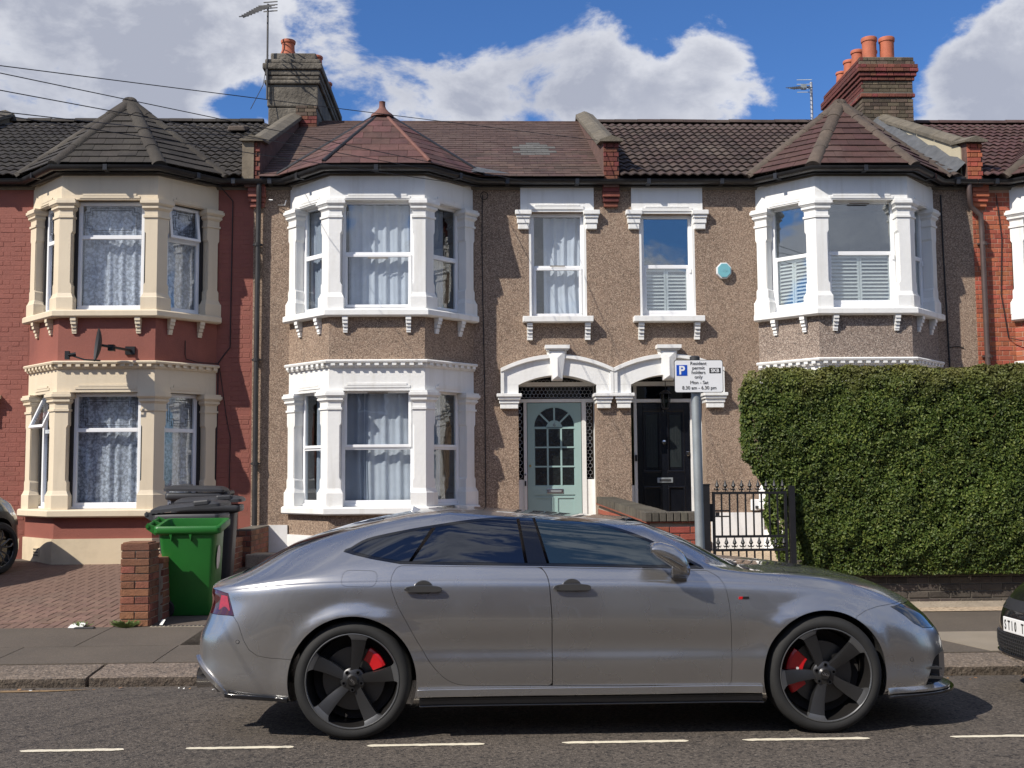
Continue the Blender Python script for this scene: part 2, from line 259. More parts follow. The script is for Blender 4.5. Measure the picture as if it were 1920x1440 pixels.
def leaf_mat(name, a, b_, c_):
    m = mat(name, a, 0.5, var=0.25, vscale=2.5, spec=0.3); t = m.node_tree; L = t.links.new; b = t.nodes['Principled BSDF']
    g = t.nodes.new('ShaderNodeNewGeometry'); r = t.nodes.new('ShaderNodeValToRGB'); L(g.outputs['Random Per Island'], r.inputs[0])
    e = r.color_ramp.elements; e[0].color = (*a, 1); e[1].color = (*c_, 1); e.new(0.6).color = (*b_, 1)
    n = t.nodes.new('ShaderNodeTexNoise'); n.inputs['Scale'].default_value = 1.8; L(g.outputs['Position'], n.inputs[0])
    mr = t.nodes.new('ShaderNodeMapRange'); mr.inputs[1].default_value = .3; mr.inputs[2].default_value = .7; mr.inputs[3].default_value = .7; mr.inputs[4].default_value = 1.25; L(n.outputs[0], mr.inputs[0])
    sx = t.nodes.new('ShaderNodeSeparateXYZ'); L(g.outputs['Position'], sx.inputs[0])
    n3 = t.nodes.new('ShaderNodeTexNoise'); n3.inputs['Scale'].default_value = 4; L(g.outputs['Position'], n3.inputs[0])
    zz = t.nodes.new('ShaderNodeMath'); zz.operation = 'MULTIPLY_ADD'; L(n3.outputs[0], zz.inputs[0]); zz.inputs[1].default_value = .7; L(sx.outputs[2], zz.inputs[2])
    m3 = t.nodes.new('ShaderNodeMapRange'); m3.inputs[1].default_value = 2.75; m3.inputs[2].default_value = 3.2; m3.inputs[4].default_value = .75; L(zz.outputs[0], m3.inputs[0])
    mt_ = t.nodes.new('ShaderNodeMix'); mt_.data_type = 'RGBA'; L(m3.outputs[0], mt_.inputs[0]); L(r.outputs[0], mt_.inputs[6]); mt_.inputs[7].default_value = (.17, .15, .045, 1)
    h = t.nodes.new('ShaderNodeHueSaturation'); L(mt_.outputs[2], h.inputs['Color']); L(mr.outputs[0], h.inputs['Value']); L(h.outputs[0], b.inputs['Base Color'])
    tr = t.nodes.new('ShaderNodeBsdfTranslucent'); L(h.outputs[0], tr.inputs[0]); x = t.nodes.new('ShaderNodeMixShader'); x.inputs[0].default_value = .25
    o = t.nodes['Material Output']; L(b.outputs[0], x.inputs[1]); L(tr.outputs[0], x.inputs[2]); L(x.outputs[0], o.inputs[0])
leaf_mat('privet_leaf', (0.045, 0.075, 0.014), (0.085, 0.125, 0.024), (0.17, 0.20, 0.045))
# ------------------------------------------------------------------ helpers
def tag(o, label=None, cat=None, group=None, kind=None):
    if label: o['label'] = label
    if cat: o['category'] = cat
    if group: o['group'] = group
    if kind: o['kind'] = kind
    return o
def thing(name, loc, label, cat, group=None):
    o = bpy.data.objects.new(name, None); COL.objects.link(o); o.location = loc; o.empty_display_size = 0.2
    return tag(o, label, cat, group)
def wloc(o):
    v = Vector((0, 0, 0))
    while o is not None:
        v = v + o.location; o = o.parent
    return v
def link(name, me, parent=None, loc=None, mtx=None):
    """link an object whose mesh is in world coordinates (or placed by mtx, in world space) under an unrotated parent"""
    o = bpy.data.objects.new(name, me); COL.objects.link(o)
    off = Vector((0, 0, 0))
    if parent is not None:
        o.parent = parent; off = wloc(parent)
    if mtx is not None: o.matrix_basis = Matrix.Translation(-off) @ mtx
    else: o.location = -off
    return o
class MB:
    """collects shapes in world coordinates and links them as ONE mesh object with its origin at its own centre"""
    def __init__(s): s.v = []; s.f = []; s.mi = []; s.cur = 0
    def add(s, vs, fs):
        n = len(s.v); s.v += [tuple(v) for v in vs]; s.f += [tuple(n + i for i in f) for f in fs]; s.mi += [s.cur] * len(fs); return s
    def box(s, x0, x1, y0, y1, z0, z1):
        if x0 > x1: x0, x1 = x1, x0
        if y0 > y1: y0, y1 = y1, y0
        if z0 > z1: z0, z1 = z1, z0
        return s.add([(x0,y0,z0),(x1,y0,z0),(x1,y1,z0),(x0,y1,z0),(x0,y0,z1),(x1,y0,z1),(x1,y1,z1),(x0,y1,z1)],
                     [(0,3,2,1),(4,5,6,7),(0,1,5,4),(1,2,6,5),(2,3,7,6),(3,0,4,7)])
    def prism(s, poly, y0, y1):                 # polygon in (x,z), counter-clockwise seen from -Y, extruded along Y
        n = len(poly)
        vs = [(x, y0, z) for x, z in poly] + [(x, y1, z) for x, z in poly]
        return s.add(vs, [tuple(range(n)), tuple(range(2*n-1, n-1, -1))] + [(i, i+n, (i+1) % n + n, (i+1) % n) for i in range(n)])
    def prism_z(s, poly, z0, z1):
        n = len(poly)
        vs = [(x, y, z0) for x, y in poly] + [(x, y, z1) for x, y in poly]
        return s.add(vs, [tuple(range(n-1, -1, -1)), tuple(range(n, 2*n))] + [(i, (i+1) % n, (i+1) % n + n, i+n) for i in range(n)])
    def prism_x(s, poly, x0, x1):               # polygon in (y,z)
        n = len(poly)
        vs = [(x0, y, z) for y, z in poly] + [(x1, y, z) for y, z in poly]
        return s.add(vs, [tuple(range(n-1, -1, -1)), tuple(range(n, 2*n))] + [(i, (i+1) % n, (i+1) % n + n, i+n) for i in range(n)])
    def sweep(s, path, prof):                   # path in plan, profile polygon of (out, z); outward is to the right of travel
        P = [Vector(p) for p in path]; n = len(P); k = len(prof); offs = []
        for i in range(n):
            ds = []
            if i > 0: ds.append((P[i] - P[i-1]).normalized())
            if i < n-1: ds.append((P[i+1] - P[i]).normalized())
            ns = [Vector((d.y, -d.x)) for d in ds]
            if len(ns) == 1: offs.append(ns[0])
            else:
                m_ = (ns[0] + ns[1]); m_ = m_ / (1 + ns[0].dot(ns[1])); offs.append(m_)
        vs = [(P[i].x + offs[i].x * o, P[i].y + offs[i].y * o, z) for i in range(n) for o, z in prof]
        fs = [(i*k+j, i*k+(j+1) % k, (i+1)*k+(j+1) % k, (i+1)*k+j) for i in range(n-1) for j in range(k)]
        fs += [tuple(range(k-1, -1, -1)), tuple((n-1)*k+j for j in range(k))]
        return s.add(vs, fs)
    def tube(s, pts, r, seg=8, caps=True, r1=None):
        P = [Vector(p) for p in pts]; n = len(P); vs = []; prev = None
        for i in range(n):
            d = (P[min(i+1, n-1)] - P[max(i-1, 0)]).normalized()
            a = d.orthogonal().normalized() if prev is None else (prev - d * prev.dot(d)).normalized()
            prev = a; b = d.cross(a); rr = r if r1 is None else r + (r1 - r) * i / (n-1)
            for j in range(seg):
                t = 2*PI*j/seg; vs.append(P[i] + (a*math.cos(t) + b*math.sin(t))*rr)
        fs = [(i*seg+j, i*seg+(j+1) % seg, (i+1)*seg+(j+1) % seg, (i+1)*seg+j) for i in range(n-1) for j in range(seg)]
        if caps: fs += [tuple(range(seg-1, -1, -1)), tuple((n-1)*seg+j for j in range(seg))]
        return s.add(vs, fs)
    def lathe(s, c, prof, seg=16, axis='Z', caps=True):     # prof: (radius, height)
        vs = []
        for r, h in prof:
            for j in range(seg):
                t = 2*PI*j/seg; u, v = r*math.cos(t), r*math.sin(t)
                p = (u, v, h) if axis == 'Z' else ((u, h, v) if axis == 'Y' else (h, u, v))
                vs.append((c[0]+p[0], c[1]+p[1], c[2]+p[2]))
        n = len(prof)
        fs = [(i*seg+j, i*seg+(j+1) % seg, (i+1)*seg+(j+1) % seg, (i+1)*seg+j) for i in range(n-1) for j in range(seg)]
        if caps: fs += [tuple(range(seg-1, -1, -1)), tuple((n-1)*seg+j for j in range(seg))]
        return s.add(vs, fs)
    def obox(s, o, u, n, a0, a1, d0, d1, z0, z1):            # oriented box: o origin, u along, n outward (plan vectors)
        q = [(a0, d0), (a1, d0), (a1, d1), (a0, d1)]
        c = [(o[0]+u[0]*a+n[0]*d, o[1]+u[1]*a+n[1]*d) for a, d in q]
        return s.add([(x, y, z0) for x, y in c] + [(x, y, z1) for x, y in c], [(0,3,2,1),(4,5,6,7),(0,1,5,4),(1,2,6,5),(2,3,7,6),(3,0,4,7)])
    def mesh(s, name, mats, smooth=False, origin=None):
        me = bpy.data.meshes.new(name)
        c = origin if origin is not None else Vector((0, 0, 0))
        me.from_pydata([(v[0]-c[0], v[1]-c[1], v[2]-c[2]) for v in s.v], [], s.f)
        for m_ in (mats if isinstance(mats, (list, tuple)) else [mats]): me.materials.append(M[m_] if isinstance(m_, str) else m_)
        if any(s.mi): me.polygons.foreach_set('material_index', s.mi)
        bm = bmesh.new(); bm.from_mesh(me); bmesh.ops.recalc_face_normals(bm, faces=bm.faces); bm.to_mesh(me); bm.free()
        if smooth:
            me.polygons.foreach_set('use_smooth', [True]*len(me.polygons)); me.set_sharp_from_angle(angle=math.radians(smooth if smooth is not True else 40))
        return me
    def build(s, name, mats, parent=None, smooth=False, kind=None, label=None, bevel=0):
        a = np.array(s.v); lo = a.min(0); hi = a.max(0); c = Vector(((lo[0]+hi[0])/2, (lo[1]+hi[1])/2, lo[2]))
        me = s.mesh(name, mats, smooth, c)
        off = wloc(parent) if parent is not None else Vector((0, 0, 0))
        o = bpy.data.objects.new(name, me); COL.objects.link(o); o.parent = parent; o.location = c - off
        if bevel:
            b = o.modifiers.new('bevel', 'BEVEL'); b.width = bevel; b.segments = 2; b.limit_method = 'ANGLE'; b.harden_normals = False
        if kind: o['kind'] = kind
        if label: o['label'] = label
        return o
def pieces(name, items, parent, limit=300, mats=None):
    """items: (mesh, world matrix). The first `limit` become parts of their own, the rest one joined 'stuff' part."""
    off = Matrix.Translation(-wloc(parent)) if parent is not None else Matrix.Identity(4)
    for me, mt in items[:limit]:
        o = bpy.data.objects.new(name, me); COL.objects.link(o); o.parent = parent; o.matrix_basis = off @ mt
    rest = items[limit:]
    if rest:
        V = []; F = []; base = 0; cache = {}
        for me, mt in rest:
            if me.name not in cache:
                co = np.empty(len(me.vertices)*3); me.vertices.foreach_get('co', co); cache[me.name] = (co.reshape(-1, 3), [tuple(p.vertices) for p in me.polygons])
            co, fs = cache[me.name]; A = np.array(off @ mt)
            V.append(co @ A[:3, :3].T + A[:3, 3]); F += [tuple(i+base for i in f) for f in fs]; base += len(co)
        me2 = bpy.data.meshes.new(name + '_rest'); me2.from_pydata(np.vstack(V).tolist(), [], F)
        for m_ in rest[0][0].materials: me2.materials.append(m_)
        o = bpy.data.objects.new(name + '_field', me2); COL.objects.link(o); o.parent = parent; o['kind'] = 'stuff'
def unit_brick(l, h, d, name, m, ch=0.004, jit=0.0):
    """chamfered brick centred on its face: x length, z height, face at y=0, body going +y"""
    mb = MB(); a, b = l/2, h/2; R = lambda: random.uniform(-jit, jit)
    v = [(-a+R(), ch, -b+R()), (a+R(), ch, -b+R()), (a+R(), ch, b+R()), (-a+R(), ch, b+R()), (-a+ch, 0, -b+ch), (a-ch, 0, -b+ch), (a-ch, 0, b-ch), (-a+ch, 0, b-ch),
         (-a, d, -b), (a, d, -b), (a, d, b), (-a, d, b)]
    f = [(4,5,6,7),(0,1,5,4),(1,2,6,5),(2,3,7,6),(3,0,4,7),(0,8,9,1),(1,9,10,2),(2,10,11,3),(3,11,8,0),(8,11,10,9)]
    mb.add(v, f); return mb.mesh(name, m)
_bc = {}
def brick_mesh(l, h, d, m, jit=0.0015, ch=0.004):
    k = (round(l, 3), round(h, 3), d, m, random.randrange(3))
    if k not in _bc: _bc[k] = unit_brick(l, h, d, 'brick', m, ch, jit)
    return _bc[k]
def brick_field(o, u, n, width, height, m, L=0.215, H=0.065, joint=0.010, d=0.03, bond='stretcher', proud=0.004, skip=None, zfirst=0):
    """bricks laid on a vertical face: o = lower left corner (x,y,z) on the backing face, u along, n outward"""
    items = []; row = 0; z = 0.0; H0 = H + joint
    rot = Matrix(((u[0], -n[0], 0, 0), (u[1], -n[1], 0, 0), (0, 0, 1, 0), (0, 0, 0, 1)))
    while z + H <= height + 1e-3:
        if bond == 'stretcher': seq = [L]; x = -(L+joint)/2 * (row % 2)
        elif bond == 'flemish': seq = [L, (L-joint)/2]; x = -((L+joint)*0.75) * (row % 2)
        else: seq = [L] if row % 2 == 0 else [(L-joint)/2]; x = -(L+joint)/4 * (row % 2)
        i = 0
        while x < width - 0.02:
            l = seq[i % len(seq)]; a0, a1 = max(x, 0), min(x+l, width)
            if a1 - a0 > 0.035:
                c = (a0+a1)/2
                if not (skip and skip(c, z+H/2)):
                    p = proud + random.uniform(-0.0025, 0.0025)
                    me = brick_mesh(a1-a0, H, d, m)
                    pos = Matrix.Translation((o[0]+u[0]*c+n[0]*p, o[1]+u[1]*c+n[1]*p, o[2]+z+H/2))
                    items.append((me, pos @ rot @ Matrix.Rotation(random.uniform(-.006, .006), 4, 'Y')))
            x += l + joint; i += 1
        z += H0; row += 1
    return items
def clip_poly(poly, a, b, c):            # keep a*x+b*y<=c
    out = []
    for i in range(len(poly)):
        p, q = poly[i], poly[(i+1) % len(poly)]; dp = a*p[0]+b*p[1]-c; dq = a*q[0]+b*q[1]-c
        if dp <= 0: out.append(p)
        if dp*dq < 0:
            t = dp/(dp-dq); out.append((p[0]+(q[0]-p[0])*t, p[1]+(q[1]-p[1])*t))
    return out
def poly_area(p): return abs(sum(p[i][0]*p[(i+1) % len(p)][1]-p[(i+1) % len(p)][0]*p[i][1] for i in range(len(p))))/2
def tile_face(A, B, poly3, gauge, tw, th, m, lift=0.012, stagger=0.5, gap=0.004, inside=None):
    """flat tiles on a sloping polygon; A->B runs along the eaves, poly3 is the face outline. Returns (mesh, matrix) list"""
    A = Vector(A); u = (Vector(B)-A).normalized(); c = sum((Vector(p) for p in poly3), Vector())/len(poly3)
    w = (c-A); v = (w-u*w.dot(u)).normalized(); n = u.cross(v)
    if n.z < 0: n = -n
    P2 = [((Vector(p)-A).dot(u), (Vector(p)-A).dot(v)) for p in poly3]
    if sum(P2[i][0]*P2[(i+1) % len(P2)][1]-P2[(i+1) % len(P2)][0]*P2[i][1] for i in range(len(P2))) < 0: P2.reverse()
    u0, u1 = min(p[0] for p in P2), max(p[0] for p in P2); v1 = max(p[1] for p in P2)
    items = []; R = Matrix(((u.x, v.x, n.x, 0), (u.y, v.y, n.y, 0), (u.z, v.z, n.z, 0), (0, 0, 0, 1)))
    r = 0; cache = {}
    while r*gauge < v1:
        x = u0 - tw*(stagger*(r % 2)) - 0.01
        while x < u1:
            full = [(x+gap/2, r*gauge), (x+tw-gap/2, r*gauge), (x+tw-gap/2, r*gauge+gauge*1.06), (x+gap/2, r*gauge+gauge*1.06)]
            q = full
            for i in range(len(P2)):
                p, s_ = P2[i], P2[(i+1) % len(P2)]; ex, ey = s_[0]-p[0], s_[1]-p[1]
                if len(q) > 2: q = clip_poly(q, ey, -ex, ey*p[0]-ex*p[1])
            if len(q) > 2 and poly_area(q) > 0.0012:
                o2 = (x+tw/2, r*gauge)
                if not (inside and inside(A+u*o2[0]+v*o2[1])):
                    isfull = abs(poly_area(q)-poly_area(full)) < 1e-6
                    me = cache.get('f') if isfull else None
                    if me is None:
                        mb = MB(); k = len(q); loc = [(px-o2[0], py-o2[1]) for px, py in q]
                        zt = lambda py: lift*(1-py/gauge)+0.002
                        mb.add([(a, b, zt(b)) for a, b in loc]+[(a, b, zt(b)+th) for a, b in loc],
                               [tuple(range(k-1, -1, -1)), tuple(range(k, 2*k))]+[(i, (i+1) % k, (i+1) % k+k, i+k) for i in range(k)])
                        me = mb.mesh('roof_tile', m)
                        if isfull: cache['f'] = me
                    pos = A+u*o2[0]+v*(o2[1]+random.uniform(-.004, .004))+n*random.uniform(0, 0.004)
                    items.append((me, Matrix.Translation(pos) @ R @ Matrix.Rotation(random.uniform(-.008, .008), 4, 'Z')))
            x += tw
        r += 1
    return items
def wave_tile(tw, gauge, m, amp=0.028, th=0.016, waves=2):
    mb = MB(); k = 13; vs = []; 
    for j, (y, lf) in enumerate([(0, 0.03), (gauge*1.08, 0.002)]):
        for i in range(k):
            x = -tw/2+tw*i/(k-1); ph = (i/(k-1)*waves) % 1.0
            z = amp*(0.5-0.5*math.cos(2*PI*ph))**0.8
            vs.append((x, y, z+lf+th)); 
        for i in range(k):
            x = -tw/2+tw*i/(k-1); ph = (i/(k-1)*waves) % 1.0
            z = amp*(0.5-0.5*math.cos(2*PI*ph))**0.8
            vs.append((x, y, z+lf))
    fs = [(i, i+1, 2*k+i+1, 2*k+i) for i in range(k-1)] + [(k+i, i, 0, 0)[:2] for i in range(0)]
    fs += [(k+i, k+i+1, i+1, i) for i in range(k-1)]
    fs += [(0, 2*k, 3*k, k), (k-1, 2*k-1, 4*k-1, 3*k-1)]
    mb.add(vs, fs); me = mb.mesh('roof_tile', m); me.polygons.foreach_set('use_smooth', [True]*len(me.polygons)); me.set_sharp_from_angle(angle=math.radians(50)); return me
# ------------------------------------------------------------------ the setting
YW = 17.4; YB = 16.62; EZ = 6.14
def structure(name, mb, m, **k): return mb.build(name, m, None, kind='structure', **k)
gm = MB(); gm.box(-400, 400, -300, 600, -0.45, -0.30); ground = structure('ground', gm, 'soil')
rd = MB()      # road sheet with a slight crown
xs = [-60, -20, -10, -4, 0, 4, 10, 20, 60]; ys = [(1.2, -0.07), (2.4, -0.03), (4.0, -0.005), (5.5, 0.0), (7.0, 0.0), (8.0, -0.015), (8.8, -0.045), (9.3, -0.075)]
rd.add([(x, y, z) for y, z in ys for x in xs], [(j*9+i, j*9+i+1, (j+1)*9+i+1, (j+1)*9+i) for j in range(len(ys)-1) for i in range(8)])
road = structure('road', rd, 'asphalt')
random.seed(3)
def dash(x0, x1, y, w=0.045):
    mb = MB(); n = 26; top = []; bot = []
    for i in range(n+1):
        x = x0+(x1-x0)*i/n; e = 0.35 if i in (0, n) else 1
        top.append((x+random.uniform(-.006, .006), y+w*e+random.uniform(-.006, .006))); bot.append((x+random.uniform(-.006, .006), y-w*e+random.uniform(-.006, .006)))
    vs = [(a, b, 0.004) for a, b in bot]+[(a, b, 0.004) for a, b in top]
    mb.add(vs, [(i, i+1, n+2+i, n+1+i) for i in range(n)])
    o = mb.build('road_marking', 'road_paint', road); return o
for a, b in [(-4.7, -3.7), (-2.70, -2.09), (-1.73, -1.10), (-0.66, 0.03), (0.50, 1.26), (1.58, 2.35), (2.84, 3.7), (4.2, 5.0)]: dash(a, b, 6.83, 0.026)
# cracks and a tarred joint in the road
def crack(pts, w, name='crack'):
    mb = MB(); P = []
    for i in range(len(pts)-1):
        for k in range(8): t = k/8; P.append((pts[i][0]+(pts[i+1][0]-pts[i][0])*t+random.uniform(-.012, .012), pts[i][1]+(pts[i+1][1]-pts[i][1])*t+random.uniform(-.012, .012)))
    vs = [(x, y-w*random.uniform(.3, 1), .0035) for x, y in P]+[(x, y+w*random.uniform(.3, 1), .0035) for x, y in P]; n = len(P)
    mb.add(vs, [(i, i+1, n+i+1, n+i) for i in range(n-1)]); mb.build(name, 'reveal_black', road)
crack([(-2.2, 7.55), (-1.7, 7.62), (-1.35, 7.78)], .004); crack([(-3.0, 7.1), (-2.5, 7.0), (-2.2, 7.08)], .003); crack([(2.9, 6.35), (3.4, 6.5), (4.1, 6.42)], .003)
# worn yellow line end by the kerb
mb = MB(); mb.add([(-4.2, 8.93, -0.048), (-3.35, 8.98, -0.051), (-3.05, 9.08, -0.057), (-4.2, 9.08, -0.057)], [(0, 1, 2, 3)])
mat('faded_yellow', (0.21, 0.135, 0.065), 0.9, var=0.3, vscale=20, dirt=(0.10, 0.085, 0.07)); mb.build('faded_marking', 'faded_yellow', road)
# kerb of granite stones
kerb = thing('kerb', (0, 9.25, 0), None, None); kerb['kind'] = 'structure'; del_keys = None
def rough_block(x0, x1, y0, y1, z0, z1, seed, res=0.05, amp=0.008):
    """stone with chipped rounded top edge, one gridded skin"""
    mb = MB(); nx = max(2, int((x1-x0)/res)); prof = []
    r = 0.022
    zf = z1-.034; prof = [(y0, z0), (y0, z0+(zf-z0)*.33), (y0, z0+(zf-z0)*.66), (y0, zf-r), (y0+r*.3, zf-r*.3), (y0+r, zf)] + [(y0+r+(y1-y0-r)*t, zf+(z1-zf)*t) for t in (.3, .6, .95)] + [(y1, z1-.004), (y1, z0)]
    vs = []
    for i in range(nx+1):
        x = x0+(x1-x0)*i/nx; e = 0.010 if i in (0, nx) else 0
        for j, (y, z) in enumerate(prof):
            nz = mnoise.noise(Vector((x*9+seed*7, y*9, z*22)))*amp + mnoise.noise(Vector((x*28+seed, y*28, z*40)))*amp*.6
            f = 1 if j < 6 else 0.35
            vs.append((x+(e if i == 0 else -e), y+nz*f*1.2+(e*.6 if j < 5 else 0), z+(nz*0.5 if 3 <= j < 9 else 0)-(e*.4 if j >= 4 and j < 9 else 0)))
    k = len(prof)
    fs = [(i*k+j, (i+1)*k+j, (i+1)*k+j+1, i*k+j+1) for i in range(nx) for j in range(k-1)]
    nq = len(fs); fs += [tuple(range(k)), tuple(nx*k+j for j in range(k-1, -1, -1))]
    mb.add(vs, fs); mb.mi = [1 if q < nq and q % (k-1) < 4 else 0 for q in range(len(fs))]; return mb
kx = -5.9; i = 0
for L_ in [0.92, 0.9, 0.94, 1.22, 0.93, 0.9, 0.95, 0.9, 0.93, 0.9, 0.92, 0.95, 0.9, 0.93]:
    dy = -0.008 if i % 3 == 1 else 0.004
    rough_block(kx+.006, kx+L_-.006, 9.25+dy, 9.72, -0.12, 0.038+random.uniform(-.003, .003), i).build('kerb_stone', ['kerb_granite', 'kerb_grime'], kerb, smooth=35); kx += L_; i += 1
# pavement: tar surface in bays, split by open joints
pav = thing('pavement', (0, 10.6, 0), None, None); pav['kind'] = 'structure'
def zp(y): return 0.036+(y-9.55)*0.027
def slab(x0, x1, y0, y1, m, name='slab', g=0.005, t=0.05, skew=0, dz=0):
    mb = MB(); q = [(x0+g, y0+g), (x1-g, y0+g), (x1-g+skew, y1-g), (x0+g+skew, y1-g)]
    mb.add([(x, y, zp(y)+dz-t) for x, y in q]+[(x, y, zp(y)+dz) for x, y in q], [(3, 2, 1, 0), (4, 5, 6, 7), (0, 1, 5, 4), (1, 2, 6, 5), (2, 3, 7, 6), (3, 0, 4, 7)])
    return mb.build(name, m, pav)
xe = [-12, -7.3, -5.6, -4.15, -2.75, 0.2, 2.2, 4.0, 7.5, 14]
for i in range(len(xe)-1):
    yy = [9.73, 10.55, 11.66] if i < 4 else [9.73, 12.3]
    for j in range(len(yy)-1):
        dx = 0.0 if i in (0,) else (0.45 if j else 0)
        slab(xe[i]+(dx if i else 0), xe[i+1]+(dx if i < 4 and i < len(xe)-2 else 0), yy[j], yy[j+1], 'pavement_tar', skew=0)
slab(4.45, 5.3, 9.75, 10.75, 'pavement_light', 'patch', skew=-0.35, dz=0.004)
mb = MB(); mb.add([(-14, 9.5, -0.02), (14, 9.5, -0.02), (14, 13.2, 0.03), (-14, 13.2, 0.03)], [(0, 1, 2, 3)]); mb.build('joint_bed', 'mortar_dark', pav)
# far ends of the street carry on
for a, b in ((-60, -12), (14, 60)):
    mb = MB(); mb.box(a, b, 9.25, 12.4, -0.1, 0.06); mb.build('pavement_run', 'pavement_tar', pav)
mb = MB(); mb.box(-60, 60, -1.2, 1.2, -0.12, 0.04); mb.build('near_pavement', 'pavement_tar', pav)
mb = MB(); mb.box(-60, 60, -9.2, -1.2, -0.2, 0.05); structure('front_gardens', mb, 'concrete')
# driveway of herringbone pavers climbing to the red house
drive = thing('driveway', (-6, 13.5, 0), None, None); drive['kind'] = 'structure'
def zd(y): return 0.10+(y-11.7)*0.052
mb = MB(); mb.add([(-14, 11.68, zd(11.68)-.012), (-2.78, 11.68, zd(11.68)-.012), (-2.78, 17.5, zd(17.5)-.012), (-14, 17.5, zd(17.5)-.012)], [(0, 1, 2, 3)]); mb.build('joint_bed', 'paver_joint', drive)
PL, PW = 0.20, 0.10; pav_items = []
pm = None
def paver_mesh():
    mb = MB(); a, b, c = PL/2-.003, PW/2-.003, .004
    mb.add([(-a, -b, -.03), (a, -b, -.03), (a, b, -.03), (-a, b, -.03), (-a, -b, -c), (a, -b, -c), (a, b, -c), (-a, b, -c), (-a+c, -b+c, 0), (a-c, -b+c, 0), (a-c, b-c, 0), (-a+c, b-c, 0)],
           [(8, 9, 10, 11), (4, 5, 9, 8), (5, 6, 10, 9), (6, 7, 11, 10), (7, 4, 8, 11), (0, 1, 5, 4), (1, 2, 6, 5), (2, 3, 7, 6), (3, 0, 4, 7)])
    return mb.mesh('paver', 'block_paver')
pm = paver_mesh(); slope = math.atan(0.052)
def herring(x0, x1, y0, y1):
    out = []; ny = int((y1-y0)/PW)+1; nx = int((x1-x0)/PW)+1
    for j in range(ny):
        for i in range(nx):
            t = (i-j) % 4
            if t == 0: out.append((x0+(i+1)*PW, y0+(j+.5)*PW, 0))
            elif t == 3: out.append((x0+(i+.5)*PW, y0+(j+1)*PW, 1))
    return out
hb = herring(-7.9, -3.32, 11.80, 16.9)
xk = -7.9
while xk < -3.75:     # header course along the front edge
    hb.append((xk+.05, 11.74, 1)); xk += .1
hb = [h for h in hb if not (h[0] > -3.75 and h[1] < 12.35)]
hb.sort(key=lambda h: (h[1]) + abs(h[0]+4.6)*.6)
for cx_, cy_, r_ in hb:
    z = zd(cy_)+random.uniform(-.0015, .0015)
    mt = Matrix.Translation((cx_, cy_, z)) @ Matrix.Rotation(slope, 4, 'X') @ Matrix.Rotation(PI/2*r_, 4, 'Z')
    pav_items.append((pm, mt))
pieces('paver', pav_items, drive)
# ground of the gardens between the drive and the hedge
mb = MB(); mb.add([(-2.78, 11.7, .09), (2.3, 12.0, .10), (2.3, 17.5, .45), (-2.78, 17.5, .40)], [(0, 1, 2, 3)]); structure('front_yard', mb, 'concrete')
mb = MB(); mb.add([(2.3, 12.0, .11), (8.2, 12.0, .11), (8.2, 17.5, .42), (2.3, 17.5, .42)], [(0, 1, 2, 3)]); fg = structure('garden_gravel', mb, 'gravel')
mb = MB(); mb.add([(3.05, 12.02, .122), (3.6, 12.02, .122), (3.25, 17.3, .44), (2.5, 17.3, .44)], [(0, 1, 2, 3)]); mb.build('garden_path', 'concrete', fg)
mb = MB(); mb.add([(-3.3, 13.6, .21), (-1.0, 13.3, .2), (-0.5, 17.3, .42), (-3.4, 17.3, .42)], [(0, 1, 2, 3)]); mb.build('bare_soil', 'soil', fg)
